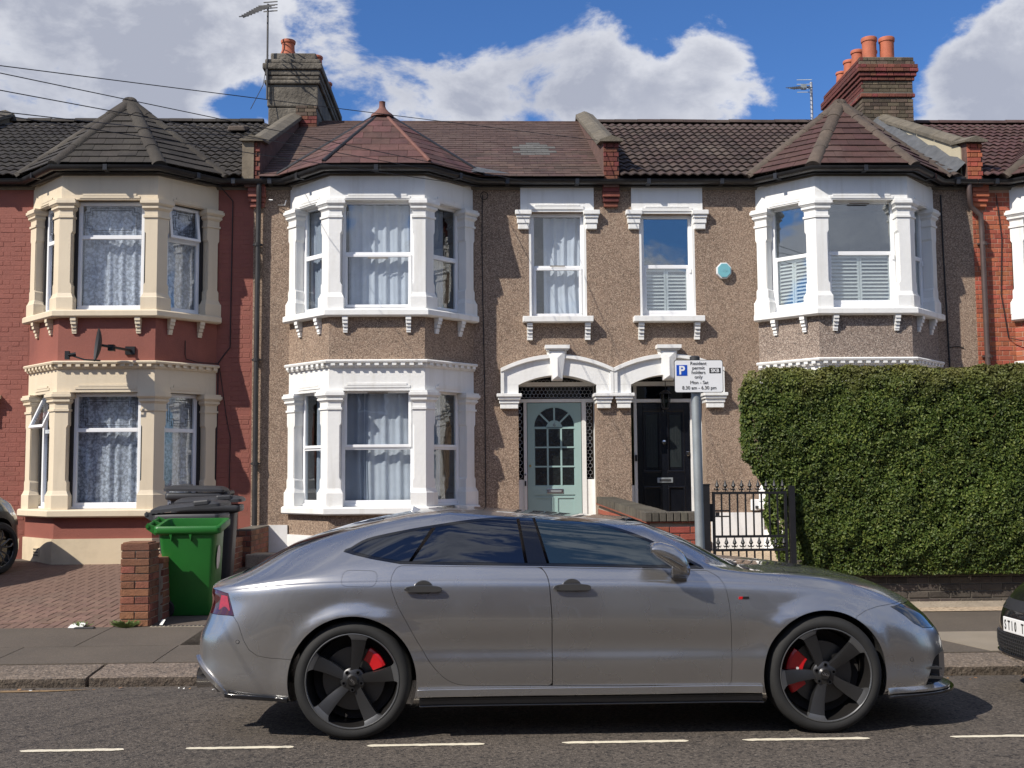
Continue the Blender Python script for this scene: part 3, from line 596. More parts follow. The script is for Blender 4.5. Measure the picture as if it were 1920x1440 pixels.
# ------------------------------------------------------------------ bay and window builders
def plan(cx, o=0.0):
    return [(cx-1.43, YW), (cx-0.71, YB), (cx+0.71, YB), (cx+1.43, YW)]
def seg(p, q):
    d = Vector((q[0]-p[0], q[1]-p[1])); L = d.length; u = d/L; return u, Vector((u.y, -u.x)), L
def window(house, o, u, n, w, z0, z1, style='', curtain='curtain_white', glass='window_glass', split=0.5, name='window', open_sash=None, leaded=False, sash_low=True, shutters=False, vent=None, swag=0, reveal_shade=False):
    """o: left bottom corner of the opening in plan on the frame face, u along, n outward. Frame is the part, the rest its sub-parts"""
    f = MB(); F = 0.055; zs = z0+(z1-z0)*split; T = 0.06
    f.obox(o, u, n, 0, w, -T, 0, z0, z0+F); f.obox(o, u, n, 0, w, -T, 0, z1-F, z1)
    f.obox(o, u, n, 0, F, -T, 0, z0+F, z1-F); f.obox(o, u, n, w-F, w, -T, 0, z0+F, z1-F)
    f.obox(o, u, n, F, w-F, -T+.002, -.002, zs-.03, zs+.03)
    f.obox(o, u, n, -.01, w+.01, -T, .035, z0-.035, z0)            # cill nosing
    fr = f.build(name, 'upvc', house, bevel=0.006)
    def subframe(za, zb, tilt=0.0, proud=0.018, b=0.042, swing=None):
        s = MB(); g = 0.004
        x0_, x1_ = F*.75, w-F*.75
        s.obox(o, u, n, x0_, x1_, -.03, proud, za, za+b); s.obox(o, u, n, x0_, x1_, -.03, proud, zb-b, zb)
        s.obox(o, u, n, x0_, x0_+b, -.03, proud, za+b, zb-b); s.obox(o, u, n, x1_-b, x1_, -.03, proud, za+b, zb-b)
        sp = s.build('sash', 'upvc', fr, bevel=0.005)
        p = MB(); p.obox(o, u, n, x0_+b-.004, x1_-b+.004, -.012, -.006, za+b-.004, zb-b+.004)
        pp = p.build('pane', glass, fr)
        objs = [sp, pp]
        if leaded:
            objs.append(lead(x0_+b+.03, x1_-b-.03, za+b+.03, zb-b-.03))
        if tilt:                       # top-hung light pushed out at the bottom: swing about the top edge
            hinge = Vector((o[0]+n[0]*proud, o[1]+n[1]*proud, zb)); ax = Vector((u[0], u[1], 0))
            for q in objs:
                W0 = Matrix.Translation(wloc(q.parent)); cur = W0 @ Matrix.Translation(q.location)
                Rm = Matrix.Translation(hinge) @ Matrix.Rotation(tilt, 4, ax) @ Matrix.Translation(-hinge)
                q.matrix_basis = W0.inverted() @ Rm @ cur
    def lead(a0, a1, za, zb):
        mb = MB(); c = min(.07, (a1-a0)*.18); t = .004
        for s_ in (0, .035):
            A0, A1, Z0, Z1 = a0+s_, a1-s_, za+s_, zb-s_
            pts = [(A0, Z0+c), (A0+c, Z0+c), (A0+c, Z0), (A1-c, Z0), (A1-c, Z0+c), (A1, Z0+c), (A1, Z1-c), (A1-c, Z1-c), (A1-c, Z1), (A0+c, Z1), (A0+c, Z1-c), (A0, Z1-c), (A0, Z0+c)]
            P = [Vector((o[0]+u[0]*a-n[0]*.004, o[1]+u[1]*a-n[1]*.004, z)) for a, z in pts]
            for i in range(len(P)-1): mb.tube([P[i], P[i+1]], t, 4)
        return mb.build('leading', 'dish_grey', fr)
    def pane(za, zb, leadit=False):
        p = MB(); p.obox(o, u, n, F-.004, w-F+.004, -.034, -.028, za, zb); p.build('pane', glass, fr)
        if leadit:
            mb_ = lead(F+.04, w-F-.04, za+.04, zb-.04); 
    if style == 'sash_low':     # fixed light above, tilting sash below
        pane(zs+.028, z1-F+.003); subframe(z0+.012, zs-.004)
    elif style == 'sash_high':
        pane(z0+F-.003, zs-.028); subframe(zs+.004, z1-.012)
    elif style == 'lights':     # small leaded top light
        pane(z0+F-.003, zs-.028)
        if open_sash: 
            leaded = True; subframe(zs+.012, z1-.014, tilt=open_sash)
        else: pane(zs+.028, z1-F+.003, True)
    elif style == 'sliding':
        pane(zs+.028, z1-F+.003); pane(z0+F-.003, zs-.028)
        s = MB(); s.obox(o, u, n, F, F+.035, -.03, .0, z0+F, zs-.03); s.obox(o, u, n, w-F-.035, w-F, -.03, .0, z0+F, zs-.03); s.obox(o, u, n, F+.035, w-F-.035, -.03, .0, z0+F, z0+F+.045)
        s.obox(o, u, n, w-.05, w-.02, 0, .02, zs-.10, zs-.02)
        s.build('sash', 'upvc', fr, bevel=.004)
    if vent:
        v = MB(); zc = vent; v.obox(o, u, n, w*.36, w*.64, .02, .034, zc-.008, zc+.008); v.build('trickle_vent', 'upvc_dark', fr)
    # curtains with folds, hung just behind the glass
    def drape(a0, a1, za, zb, m, seedv, amp=.015, top=None, d0=-.14, taper=0):
        mb = MB(); k = max(8, int((a1-a0)/.011)); rows = 14; vs = []
        r1 = random.Random(seedv); fr_ = [r1.uniform(26, 40), r1.uniform(50, 75)]; ph = [r1.uniform(0, 6), r1.uniform(0, 6)]
        for j in range(rows+1):
            t = j/rows; 
            for i_ in range(k+1):
                s_ = i_/k; a = a0+(a1-a0)*s_
                if taper: a = a0+(a1-a0)*(s_*(1-taper*(4*t*(1-t))*.6))
                x_ = (a-a0)*1.0
                d = d0+amp*(math.sin(fr_[0]*s_*(a1-a0)+ph[0]+.5*t)+.5*math.sin(fr_[1]*s_*(a1-a0)+ph[1]-t))
                zt = zb-(swag*(.5+.5*math.sin(s_*9+ph[0]))*(1-t) if swag else 0)
                z = zt+(za-zt)*t
                vs.append((o[0]+u[0]*a+n[0]*d, o[1]+u[1]*a+n[1]*d, z))
        mb.add(vs, [(j*(k+1)+i_, j*(k+1)+i_+1, (j+1)*(k+1)+i_+1, (j+1)*(k+1)+i_) for j in range(rows) for i_ in range(k)])
        mb.build('curtain', m, fr, smooth=180)
    if curtain:
        segs = curtain if isinstance(curtain, list) else [(0, 1, curtain)]
        for q in segs: drape(w*q[0], w*q[1], z0+.02, (z1-.05 if len(q) < 5 else z0+(z1-z0)*q[4]), q[2], int(o[0]*100+z0*10+q[0]*50)+11, taper=(q[3] if len(q) > 3 else 0))
    if shutters:
        mb = MB(); zt = zs-.03; half = w/2
        for h_ in (0, 1):
            a0, a1 = (F+.01, half-.004) if h_ == 0 else (half+.004, w-F-.01)
            mb.obox(o, u, n, a0, a0+.03, -.085, -.06, z0+F, zt); mb.obox(o, u, n, a1-.03, a1, -.085, -.06, z0+F, zt)
            mb.obox(o, u, n, a0+.03, a1-.03, -.085, -.06, z0+F, z0+F+.03); mb.obox(o, u, n, a0+.03, a1-.03, -.085, -.06, zt-.035, zt)
            z = z0+F+.055
            while z < zt-.06:
                c = [(a0+.03, z), (a1-.03, z)]
                P = lambda a, d, zz: (o[0]+u[0]*a+n[0]*d, o[1]+u[1]*a+n[1]*d, zz)
                mb.add([P(a0+.03, -.052, z-.018), P(a1-.03, -.052, z-.018), P(a1-.03, -.094, z+.020), P(a0+.03, -.094, z+.020), P(a0+.03, -.056, z-.022), P(a1-.03, -.056, z-.022), P(a1-.03, -.098, z+.016), P(a0+.03, -.098, z+.016)],
                       [(0, 1, 2, 3), (7, 6, 5, 4), (0, 4, 5, 1), (2, 6, 7, 3), (0, 3, 7, 4), (1, 5, 6, 2)])
                z += .056
        mb.build('shutter', 'shutter_white', fr)
    return fr
def pilaster(house, path, z0, z1, zc, zb, m, extra=0.0):
    """pier following a short plan path: plinth, shaft with stopped chamfer, moulded capital"""
    mb = MB(); S_ = lambda o0, o1, a, b: mb.sweep(path, [(o0, a), (o1, a), (o1, b), (o0, b)])
    I = -0.16
    def ext(e):
        P = [Vector(p) for p in path]; a = P[0]+(P[0]-P[1]).normalized()*e; b = P[-1]+(P[-1]-P[-2]).normalized()*e
        return [tuple(a)]+[tuple(p) for p in P[1:-1]]+[tuple(b)]
    def ring(e, o, a, b): mb.sweep(ext(e), [(I, a), (o, a), (o, b), (I, b)])
    def ramp(e0, e1, o0, o1, a, b):        # splayed band between two outlines
        p0, p1 = ext(e0), ext(e1); k = len(p0); 
        def offs(path_, o):
            P = [Vector(p) for p in path_]; r = []
            for i in range(k):
                ds = []
                if i > 0: ds.append((P[i]-P[i-1]).normalized())
                if i < k-1: ds.append((P[i+1]-P[i]).normalized())
                ns = [Vector((d.y, -d.x)) for d in ds]; q = ns[0] if len(ns) == 1 else (ns[0]+ns[1])/(1+ns[0].dot(ns[1]))
                r.append(P[i]+q*o)
            return r
        A0, A1 = offs(p0, o0), offs(p1, o1); B0, B1 = offs(p0, I), offs(p1, I)
        vs = [(*p, a) for p in A0]+[(*p, b) for p in A1]+[(*p, a) for p in B0]+[(*p, b) for p in B1]
        fs = [(i, i+1, k+i+1, k+i) for i in range(k-1)]+[(2*k+i, 3*k+i, 3*k+i+1, 2*k+i+1) for i in range(k-1)]
        fs += [(0, k, 3*k, 2*k), (k-1, 3*k-1, 4*k-1, 2*k-1)]+[(k+i, k+i+1, 3*k+i+1, 3*k+i) for i in range(k-1)]+[(i, 2*k+i, 2*k+i+1, i+1) for i in range(k-1)]
        mb.add(vs, fs)
    ring(.045, .055, z0, zb-.05); ramp(.045, .036, .055, .045, zb-.05, zb-.035); ramp(.036, .012, .045, .028, zb-.035, zb+.02)
    sh0, sh1 = zb+.02, zc
    ring(.012, .028, sh0, sh0+.12); ramp(.012, -.012, .028, .028, sh0+.12, sh0+.155)
    ring(-.012, .028, sh0+.155, sh1-.24); ramp(-.012, .012, .028, .028, sh1-.24, sh1-.20); ring(.012, .028, sh1-.20, sh1)
    ring(-.006, .012, sh0+.12, sh1-.2)
    H = z1-zc
    ring(.026, .046, zc, zc+.032); ring(.012, .030, zc+.032, zc+H*.38); ramp(.012, .038, .030, .058, zc+H*.38, zc+H*.50); ring(.042, .064, zc+H*.50, zc+H*.60)
    ring(.034, .054, zc+H*.60, zc+H*.65); ramp(.044, .062, .066, .088, zc+H*.65, zc+H*.75); ring(.066, .092, zc+H*.75, zc+H*.90); ring(.052, .076, zc+H*.90, z1)
    return mb.build('pilaster', m, house)
def opening_header(house, o, u, n, L, a0, a1, zl, z1, m):
    """chamfered recess moulding over a window"""
    mb = MB(); mb.obox(o, u, n, a0+.10, a1-.10, .0, .014, zl+.055, zl+.085)
    mb.obox(o, u, n, a0+.05, a1-.05, .0, .010, zl+.02, zl+.055)
    return mb.build('window_moulding', m, house)
def bay(house, cx, trim, wallm, low, up, plinth, seedv=0, low_part=True):
    PL_ = plan(cx)
    pF = .17; pE = .20
    def corners():
        W0, F0, F1, W1 = [Vector(p) for p in PL_]
        us = (F0-W0).normalized(); ue = (W1-F1).normalized()
        return [[tuple(W0+us*.01), tuple(W0+us*pE)], [tuple(F0-us*pF), tuple(F0), tuple(F0+Vector((pF, 0)))],
                [tuple(F1-Vector((pF, 0))), tuple(F1), tuple(F1+ue*pF)], [tuple(W1-ue*pE), tuple(W1-ue*.01)]]
    C4 = corners()
    # wall bands
    for z0, z1 in ((.70, 1.03), (3.31, 3.96)):
        mb = MB(); mb.sweep(PL_, [(0, z0), (0, z1), (-.2, z1), (-.2, z0)]); mb.build('bay_wall', wallm, house)
    mb = MB(); mb.sweep(PL_, [(.03, .2), (.03, .72), (-.2, .72), (-.2, .2)]); mb.build('plinth', plinth, house)
    ext = [(cx-1.53, YW), (cx-1.43-.0, YW-.0), ] 
    # sills
    for z0, z1, nm in ((1.03, 1.145, 'lower'), (3.96, 4.07, 'upper')):
        mb = MB(); mb.sweep(PL_, [(-.2, z0), (.10, z0), (.125, z0+.02), (.125, z1-.02), (.10, z1), (-.2, z1+.006)]); mb.build('sill', trim, house)
    # corbels under the upper sill
    W0, F0, F1, W1 = [Vector(p) for p in PL_]
    cb = []
    for (p, q, ts) in ((W0, F0, (.30, .78)), (F0, F1, (.17, .83)), (F1, W1, (.22, .70))):
        u, n, L = seg(p, q)
        for t in ts:
            a = L*t; mb = MB()
            for dz, d in ((0, .10), (.05, .085), (.10, .06), (.155, .04), (.20, .03)):
                hh = .05 if dz < .2 else .035
                mb.obox(p, u, n, a-.04+dz*.04, a+.04-dz*.04, -.01, d, 3.96-dz-hh, 3.96-dz-.003)
            mb.build('corbel', trim, house)
    # friezes and cornice
    mb = MB(); mb.sweep(PL_, [(0, 2.86), (0, 3.205), (-.2, 3.205), (-.2, 2.86)]); 
    fz = mb.build('frieze', trim, house)
    mb = MB(); mb.sweep(PL_, [(-.1, 3.205), (.025, 3.205), (.04, 3.235), (.04, 3.27), (.085, 3.275), (.095, 3.30), (.075, 3.318), (-.1, 3.33)]); mb.build('cornice', trim, house)
    for (p, q) in ((W0, F0), (F0, F1), (F1, W1)):
        u, n, L = seg(p, q); k = int(L/.125)
        for i_ in range(k):
            a = (i_+.5)*L/k; mb = MB(); mb.obox(p, u, n, a-.032, a+.032, .038, .078, 3.232, 3.273); mb.build('dentil', trim, house)
    mb = MB(); mb.sweep(PL_, [(0, 5.74), (0, 6.22), (-.2, 6.22), (-.2, 5.74)]); mb.build('frieze', trim, house)
    for path in C4:
        pilaster(house, path, 1.147, 2.86, 2.58, 1.40, trim); pilaster(house, path, 4.077, 5.74, 5.46, 4.31, trim)
    # floors and ceilings close the bay so the rooms are dark
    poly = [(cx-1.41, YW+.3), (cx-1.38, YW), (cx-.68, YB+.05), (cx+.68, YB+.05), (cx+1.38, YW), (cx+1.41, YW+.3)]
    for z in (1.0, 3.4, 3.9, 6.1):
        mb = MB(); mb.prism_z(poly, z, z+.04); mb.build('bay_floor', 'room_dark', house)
    # windows
    for lvl, (z0, z1), kw in ((0, (1.185, 2.885), low), (1, (4.11, 5.76), up)):
        for k, (p, q, a_, b_) in enumerate(((W0, F0, pE, pF), (F0, F1, pF, pF), (F1, W1, pF, pE))):
            u, n, L = seg(p, q); w = L-a_-b_; d = -.13; mg = kw[k].get('margin', 0) if kw[k] else 0
            if mg:  # black sealing strips, with the shade of the window reveals painted in
                for e0, e1 in ((a_, a_+mg), (L-b_-mg, L-b_)): mb = MB(); mb.obox(p, u, n, e0, e1, -.2, -.10, z0-.03, z1); mb.build('reveal_shade', 'reveal_black', house)
                mb = MB(); mb.obox(p, u, n, a_+mg, L-b_-mg, -.2, -.10, z1-mg*.6, z1); mb.build('reveal_shade', 'reveal_black', house)
                a_ += mg; b_ += mg; w -= 2*mg
            o = (p.x+u.x*(a_)+n.x*d, p.y+u.y*(a_)+n.y*d)
            zz1 = z1
            if kw[k] is not None:
                args = dict(kw[k]); args.pop('margin', 0); window(house, o, u, n, w, z0, zz1-mg*.6, **args)
            opening_header(house, p, u, n, L, a_, L-b_, z1-(.02 if lvl else .0), 0, trim)
    return PL_
def slab_with_holes(house, x0, x1, z0, z1, holes, y, th, m, name='wall', jit=0):
    xs_ = sorted({x0, x1, *[h[0] for h in holes], *[h[1] for h in holes]}); zs_ = sorted({z0, z1, *[h[2] for h in holes], *[h[3] for h in holes]})
    mb = MB()
    vid = {}
    def V(x, yy, z):
        k = (x, yy, z)
        if k not in vid: vid[k] = len(mb.v); mb.v.append(k)
        return vid[k]
    inside = lambda xa, xb, za, zb: any(h[0] <= xa and xb <= h[1] and h[2] <= za and zb <= h[3] for h in holes) or xa < x0-1e-6 or xb > x1+1e-6 or za < z0-1e-6 or zb > z1+1e-6
    nx, nz = len(xs_)-1, len(zs_)-1
    solid = lambda i, j: 0 <= i < nx and 0 <= j < nz and not inside(xs_[i], xs_[i+1], zs_[j], zs_[j+1])
    for i in range(nx):
        for j in range(nz):
            if not solid(i, j): continue
            a, b, c, d = xs_[i], xs_[i+1], zs_[j], zs_[j+1]; f = y; g = y+th
            mb.f.append((V(a, f, c), V(b, f, c), V(b, f, d), V(a, f, d))); mb.f.append((V(b, g, c), V(a, g, c), V(a, g, d), V(b, g, d)))
            if not solid(i-1, j): mb.f.append((V(a, g, c), V(a, f, c), V(a, f, d), V(a, g, d)))
            if not solid(i+1, j): mb.f.append((V(b, f, c), V(b, g, c), V(b, g, d), V(b, f, d)))
            if not solid(i, j-1): mb.f.append((V(a, g, c), V(b, g, c), V(b, f, c), V(a, f, c)))
            if not solid(i, j+1): mb.f.append((V(a, f, d), V(b, f, d), V(b, g, d), V(a, g, d)))
    mb.mi = [0]*len(mb.f)
    return mb.build(name, m, house)
EY, RY, RZ = 17.15, 21.4, 8.44
SL = (RZ-6.22)/(RY-EY)
def roof_z(y): return 6.22+(y-EY)*SL
def shell(house, x0, x1, backm='red_paint'):
    """party walls, back wall, roof deck: a closed volume"""
    mb = MB()
    mb.add([(x0, YW-.10, roof_z(YW-.10)-.03), (x1, YW-.10, roof_z(YW-.10)-.03), (x1, RY, RZ-.03), (x0, RY, RZ-.03), (x0, RY+4.3, 6.19), (x1, RY+4.3, 6.19), (x0, RY, RZ-.2), (x1, RY, RZ-.2), (x0, YW-.02, 6.08), (x1, YW-.02, 6.08), (x0, RY+4.3, 6.08), (x1, RY+4.3, 6.08)],
           [(0, 1, 3, 2), (2, 3, 5, 4), (8, 6, 7, 9), (6, 10, 11, 7), (0, 8, 9, 1), (4, 5, 11, 10), (0, 2, 4, 10, 6, 8), (1, 9, 7, 11, 5, 3)])
    mb.build('roof_deck', 'mortar_dark', house)
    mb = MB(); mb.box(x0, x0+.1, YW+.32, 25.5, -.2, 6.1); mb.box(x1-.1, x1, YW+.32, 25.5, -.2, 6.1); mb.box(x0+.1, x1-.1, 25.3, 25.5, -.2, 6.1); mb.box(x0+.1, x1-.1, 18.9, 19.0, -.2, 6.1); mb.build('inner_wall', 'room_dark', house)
def eaves(house, cx, x0, x1, zg=EZ, sag=0):
    """black gutter, fascia and soffit running along wall and round the bay"""
    W0, F0, F1, W1 = plan(cx)
    path = [(x0, YW), W0, F0, F1, W1, (x1, YW)]
    # keep gutter path simple at the inner corners
    mb = MB(); prof = []
    for i in range(9):
        t = PI+PI*i/8; prof.append((.18+.073*math.cos(t), zg+.062+.074*math.sin(t)))
    prof += [(0, 0)]+[(.18+.063*math.cos(t), zg+.062+.062*math.sin(t)) for t in [2*PI-PI*i/6 for i in range(7)]]+[(0, 0)]
    mb.sweep(path, prof[:9]+prof[10:-1]); g = mb.build('gutter', 'gutter_black', house, smooth=50)
    mb = MB(); mb.sweep(path, [(0.0, zg-.02), (.105, zg-.02), (.105, zg+.13), (0.0, zg+.13)]); mb.build('fascia', 'gutter_black', house)
    # joint collars
    P = [Vector(p) for p in path]; mb = MB()
    for i in range(len(P)-1):
        u, n, L = seg(P[i], P[i+1]); k = max(1, int(L/1.0))
        for j in range(k):
            a = L*(j+.5)/k; mb.obox(P[i], u, n, a-.03, a+.03, .103, .258, zg-.016, zg+.068)
    mb.build('gutter_joint', 'gutter_black', house)
def bay_roof(house, cx, m, hipm, gauge, tw, ax=0.0, style='tile', apex=(17.5, 7.55), lead_hips=False):
    E = [Vector((cx-1.62, 17.18, 6.235)), Vector((cx-.80, 16.44, 6.235)), Vector((cx+.80, 16.44, 6.235)), Vector((cx+1.62, 17.18, 6.235))]
    A = Vector((cx+ax, apex[0], apex[1])); yb = EY+(apex[1]-6.22)/SL; B = Vector((cx+ax, yb+.3, apex[1]))
    mb = MB(); dz = Vector((0, 0, -.02)); Ei = [e.lerp(Vector((A.x, A.y+.15, A.z)), .13) for e in E]; vs = [e+dz for e in Ei]+[A+dz, B+dz]+[Vector((Ei[k].x, Ei[k].y, 6.1)) for k in (0, 3, 1, 2)]
    mb.add(vs, [(0, 1, 4), (1, 2, 4), (2, 3, 4), (0, 4, 5), (3, 5, 4), (0, 6, 8, 1), (1, 8, 9, 2), (2, 9, 7, 3), (6, 7, 9, 8), (0, 5, 6), (3, 7, 5)]); mb.build('bay_roof_deck', 'mortar_dark', house)
    it = []
    for a, b in ((1, 2), (0, 1), (2, 3)): it += tile_face(E[a], E[b], [E[a], E[b], A], gauge, tw, .013, m, lift=.016 if style == 'tile' else .006)
    it2 = []
    for a in (0, 3):
        P_ = Vector((E[a].x, EY, 6.235)); 
        it2 += tile_face(E[a]+Vector((0, 0, 0)), E[a]+Vector((0, 1, 0)), [E[a], A, B, Vector((E[a].x, E[a].y+.02, 6.235))], gauge, tw, .013, m)
    # hips
    for e in E + [B]:
        L = (e-A).length
        if lead_hips and e is not B:
            mb = MB(); mb.tube([A, e+(e-A).normalized()*-.02+Vector((0, 0, .03))], .032, 8); mb.build('lead_hip', 'terracotta_dark' if e is E[2] else 'gutter_black', house, smooth=True)
        else:
            r = .12; k = max(1, round(L/.42)); l = L/k
            mbh = MB(); sg = 8; vs = []
            for yy, rr in ((0, r), (l*.94, r*.93), (l*1.06, r*.93)):
                for j in range(sg+1):
                    t = PI*j/sg; vs.append((rr*math.cos(t), yy, rr*math.sin(t)*.8-.045))
            mbh.add(vs, [(i*(sg+1)+j, i*(sg+1)+j+1, (i+1)*(sg+1)+j+1, (i+1)*(sg+1)+j) for i in range(2) for j in range(sg)]+[tuple(range(sg, -1, -1)), tuple(range(2*(sg+1), 3*(sg+1)))])
            me = mbh.mesh('hip_tile', hipm, smooth=60)
            d = (A-e).normalized(); xax = d.cross(Vector((0, 0, 1))).normalized(); zax = xax.cross(d)
            R = Matrix(((xax.x, d.x, zax.x, 0), (xax.y, d.y, zax.y, 0), (xax.z, d.z, zax.z, 0), (0, 0, 0, 1)))
            for i in range(k):
                pos = e+d*(l*i)+zax*random.uniform(0, .006)
                o = bpy.data.objects.new('hip_tile', me); COL.objects.link(o); o.parent = house; o.matrix_basis = Matrix.Translation(-wloc(house)) @ Matrix.Translation(pos) @ R
    return it, it2, E, A
def main_tiles(x0, x1, m, gauge, tw, kind, cx=None, patch=None):
    L = math.hypot(RY-EY, RZ-6.22); th = math.atan(SL); items = []
    R = Matrix.Rotation(th, 4, 'X'); me = wave_tile(tw, gauge, m) if kind == 'wave' else None
    rows = int(L/gauge); 
    if kind == 'wave':
        for r in range(rows):
            s = r*gauge; x = x0+tw/2
            while x < x1-tw*.3:
                y = EY-.03+s*math.cos(th); z = 6.22+s*math.sin(th)
                if not (cx is not None and abs(x-cx) < 1.62-(z-6.2)*1.25-.35 and z < 7.4):
                    items.append((me, Matrix.Translation((x, y, z-.01+random.uniform(0, .006))) @ R @ Matrix.Rotation(random.uniform(-.006, .006), 4, 'Z')))
                x += tw
    else:
        A = Vector((x0, EY-.03, 6.22)); B = Vector((x1, EY-.03, 6.22))
        items = tile_face(A, B, [A, B, Vector((x1, RY, RZ)), Vector((x0, RY, RZ))], gauge, tw, .007, m, lift=.007,
                          inside=lambda p: cx is not None and abs(p.x-cx) < 1.62-(p.z-6.2)*1.25-.3 and p.z < 7.35)
    return items
def ridge(house, x0, x1, m):
    mbh = MB(); sg = 8; l = .45; r = .11; vs = []
    for xx, rr in ((0, r), (l*.985, r*.97)):
        for j in range(sg+1):
            t = PI*j/sg; vs.append((xx, rr*math.cos(t), rr*math.sin(t)*.75-.03))
    mbh.add(vs, [(j, j+1, sg+1+j+1, sg+1+j) for j in range(sg)]+[tuple(range(sg, -1, -1)), tuple(range(sg+1, 2*(sg+1)))])
    me = mbh.mesh('ridge_tile', m, smooth=60); x = x0
    while x < x1-.2:
        o = bpy.data.objects.new('ridge_tile', me); COL.objects.link(o); o.parent = house; o.location = Vector((x, RY, RZ+.03+random.uniform(-.006, .006)))-wloc(house); x += l
def coping(house, xc, brickm, rm, wall_in='parapet_purple', left_m=None, front='brick'):
    """party-wall parapet stepping over the roof with sloped coping stones"""
    w = .12
    y0, y1 = 17.22, 21.25; z0, z1 = 6.86, 8.60
    mb = MB(); mb.prism_x([(y0+.02, 6.1), (y0+.02, z0-.04), (y0+.5, z0+.12), (y1, z1-.06), (y1+.25, z1-.1), (y1+.6, 8.3), (y1, 6.1)], xc-w, xc+w); mb.build('parapet', wall_in, house)
    if left_m:
        mb = MB(); mb.prism_x([(y0+.22, roof_z(y0+.2)), (y0+.22, z0-.06), (y0+.5, z0+.10), (y1, z1-.08), (y1, roof_z(y1))], xc-w-.018, xc-w+.002); mb.build('render_coat', left_m, house)
    # front face of bricks (or render)
    if front == 'brick':
        pieces('brick', brick_field((xc-w, y0+.02, 6.2), (1, 0), (0, -1), 2*w, z0-6.24, brickm, bond='header', L=.215, proud=.02), house)
    elif front == 'render':
        mb = MB(); mb.box(xc-w-.03, xc+.03, y0-.02, y0+.02, 6.2, z0-.03); mb.build('render_face', 'parapet_render', house)
        pieces('brick', brick_field((xc+.03, y0+.02, 6.2), (1, 0), (0, -1), w-.03, z0-6.24, brickm, bond='header', L=.215, proud=.02), house)
    # flat tile cap at the front, stones up the slope
    mb = MB(); mb.add([(xc-w-.06, y0-.08, z0-.03), (xc, y0-.08, z0+.04), (xc+w+.06, y0-.08, z0-.03), (xc-w-.06, y0+.5, z0+.09), (xc, y0+.5, z0+.17), (xc+w+.06, y0+.5, z0+.09),
                       (xc-w-.06, y0-.08, z0-.06), (xc+w+.06, y0-.08, z0-.06), (xc-w-.06, y0+.5, z0+.05), (xc+w+.06, y0+.5, z0+.05)],
                      [(0, 1, 4, 3), (1, 2, 5, 4), (0, 6, 7, 2, 1), (6, 8, 9, 7), (3, 4, 5, 9, 8), (0, 3, 8, 6), (2, 7, 9, 5)]); mb.build('coping_cap', 'coping_stone', house)
    k = 5; a = Vector((0, y0+.46, z0+.10)); b = Vector((0, y1+.12, z1)); 
    for i in range(k):
        p = a.lerp(b, i/k); q = a.lerp(b, (i+1)/k-.006); mb = MB(); pts = []
        for s_ in (p, q):
            pts += [(xc-w-.055, s_.y, s_.z-.06), (xc-w-.05, s_.y, s_.z+.01), (xc-.03, s_.y, s_.z+.075), (xc+.03, s_.y, s_.z+.075), (xc+w+.05, s_.y, s_.z+.01), (xc+w+.055, s_.y, s_.z-.06)]
        mb.add(pts, [(j, j+1, 7+j, 6+j) for j in range(5)]+[(5, 0, 6, 11), tuple(range(5, -1, -1)), tuple(range(6, 12))]); mb.build('coping_block', 'coping_stone', house, bevel=.008)
    p = b; mb = MB(); mb.add([(xc-w-.05, p.y, p.z-.06), (xc-w-.05, p.y, p.z+.01), (xc, p.y, p.z+.08), (xc+w+.05, p.y, p.z+.01), (xc+w+.05, p.y, p.z-.06),
                              (xc-w-.05, p.y+.5, p.z-.3), (xc-w-.05, p.y+.5, p.z-.24), (xc, p.y+.5, p.z-.17), (xc+w+.05, p.y+.5, p.z-.24), (xc+w+.05, p.y+.5, p.z-.3)],
                             [(0, 1, 6, 5), (1, 2, 7, 6), (2, 3, 8, 7), (3, 4, 9, 8), (4, 0, 5, 9), (5, 6, 7, 8, 9), (4, 3, 2, 1, 0)]); mb.build('coping_block', 'coping_stone', house)
def corbel_bricks(house, xc, m):
    for i, (hw, d) in enumerate(((.10, .06), (.115, .09), (.125, .12))):
        mb = MB(); mb.box(xc-hw-.01, xc+hw+.01, YW-d, YW+.01, 5.80+.075*i+.003, 5.80+.075*(i+1)-.004); mb.build('brick', m, house, bevel=.004)
    mb = MB(); mb.box(xc-.13, xc+.13, YW-.12, YW+.01, 6.03, 6.16); mb.build('brick', m, house)
def pot(house, x, y, z, h, r, m='terracotta', style=0):
    mb = MB()
    if style == 0: pr = [(r*1.02, 0), (r, .04), (r*.86, h*.75), (r*.86, h*.84), (r*1.0, h*.86), (r*1.02, h*.96), (r*.95, h), (r*.78, h), (r*.74, h*.5)]
    elif style == 1: pr = [(r*1.15, 0), (r*1.12, h*.25), (r*.92, h*.45), (r*.9, h*.8), (r*1.02, h*.83), (r*1.08, h*.95), (r*1.0, h), (r*.8, h), (r*.78, h*.5)]
    else: pr = [(r*.9, 0), (r*.92, h*.82), (r*1.02, h*.84), (r*1.05, h*.97), (r*1.0, h), (r*.84, h), (r*.8, h*.5)]
    mb.lathe((x, y, z), pr, 16); mb.build('chimney_pot', m, house, smooth=45)
# ------------------------------------------------------------------ houses
random.seed(11)
XP = [-9.05, -3.48, 2.13, 7.93, 13.6]
CX = [-5.46, -1.48, 5.87, 9.97]
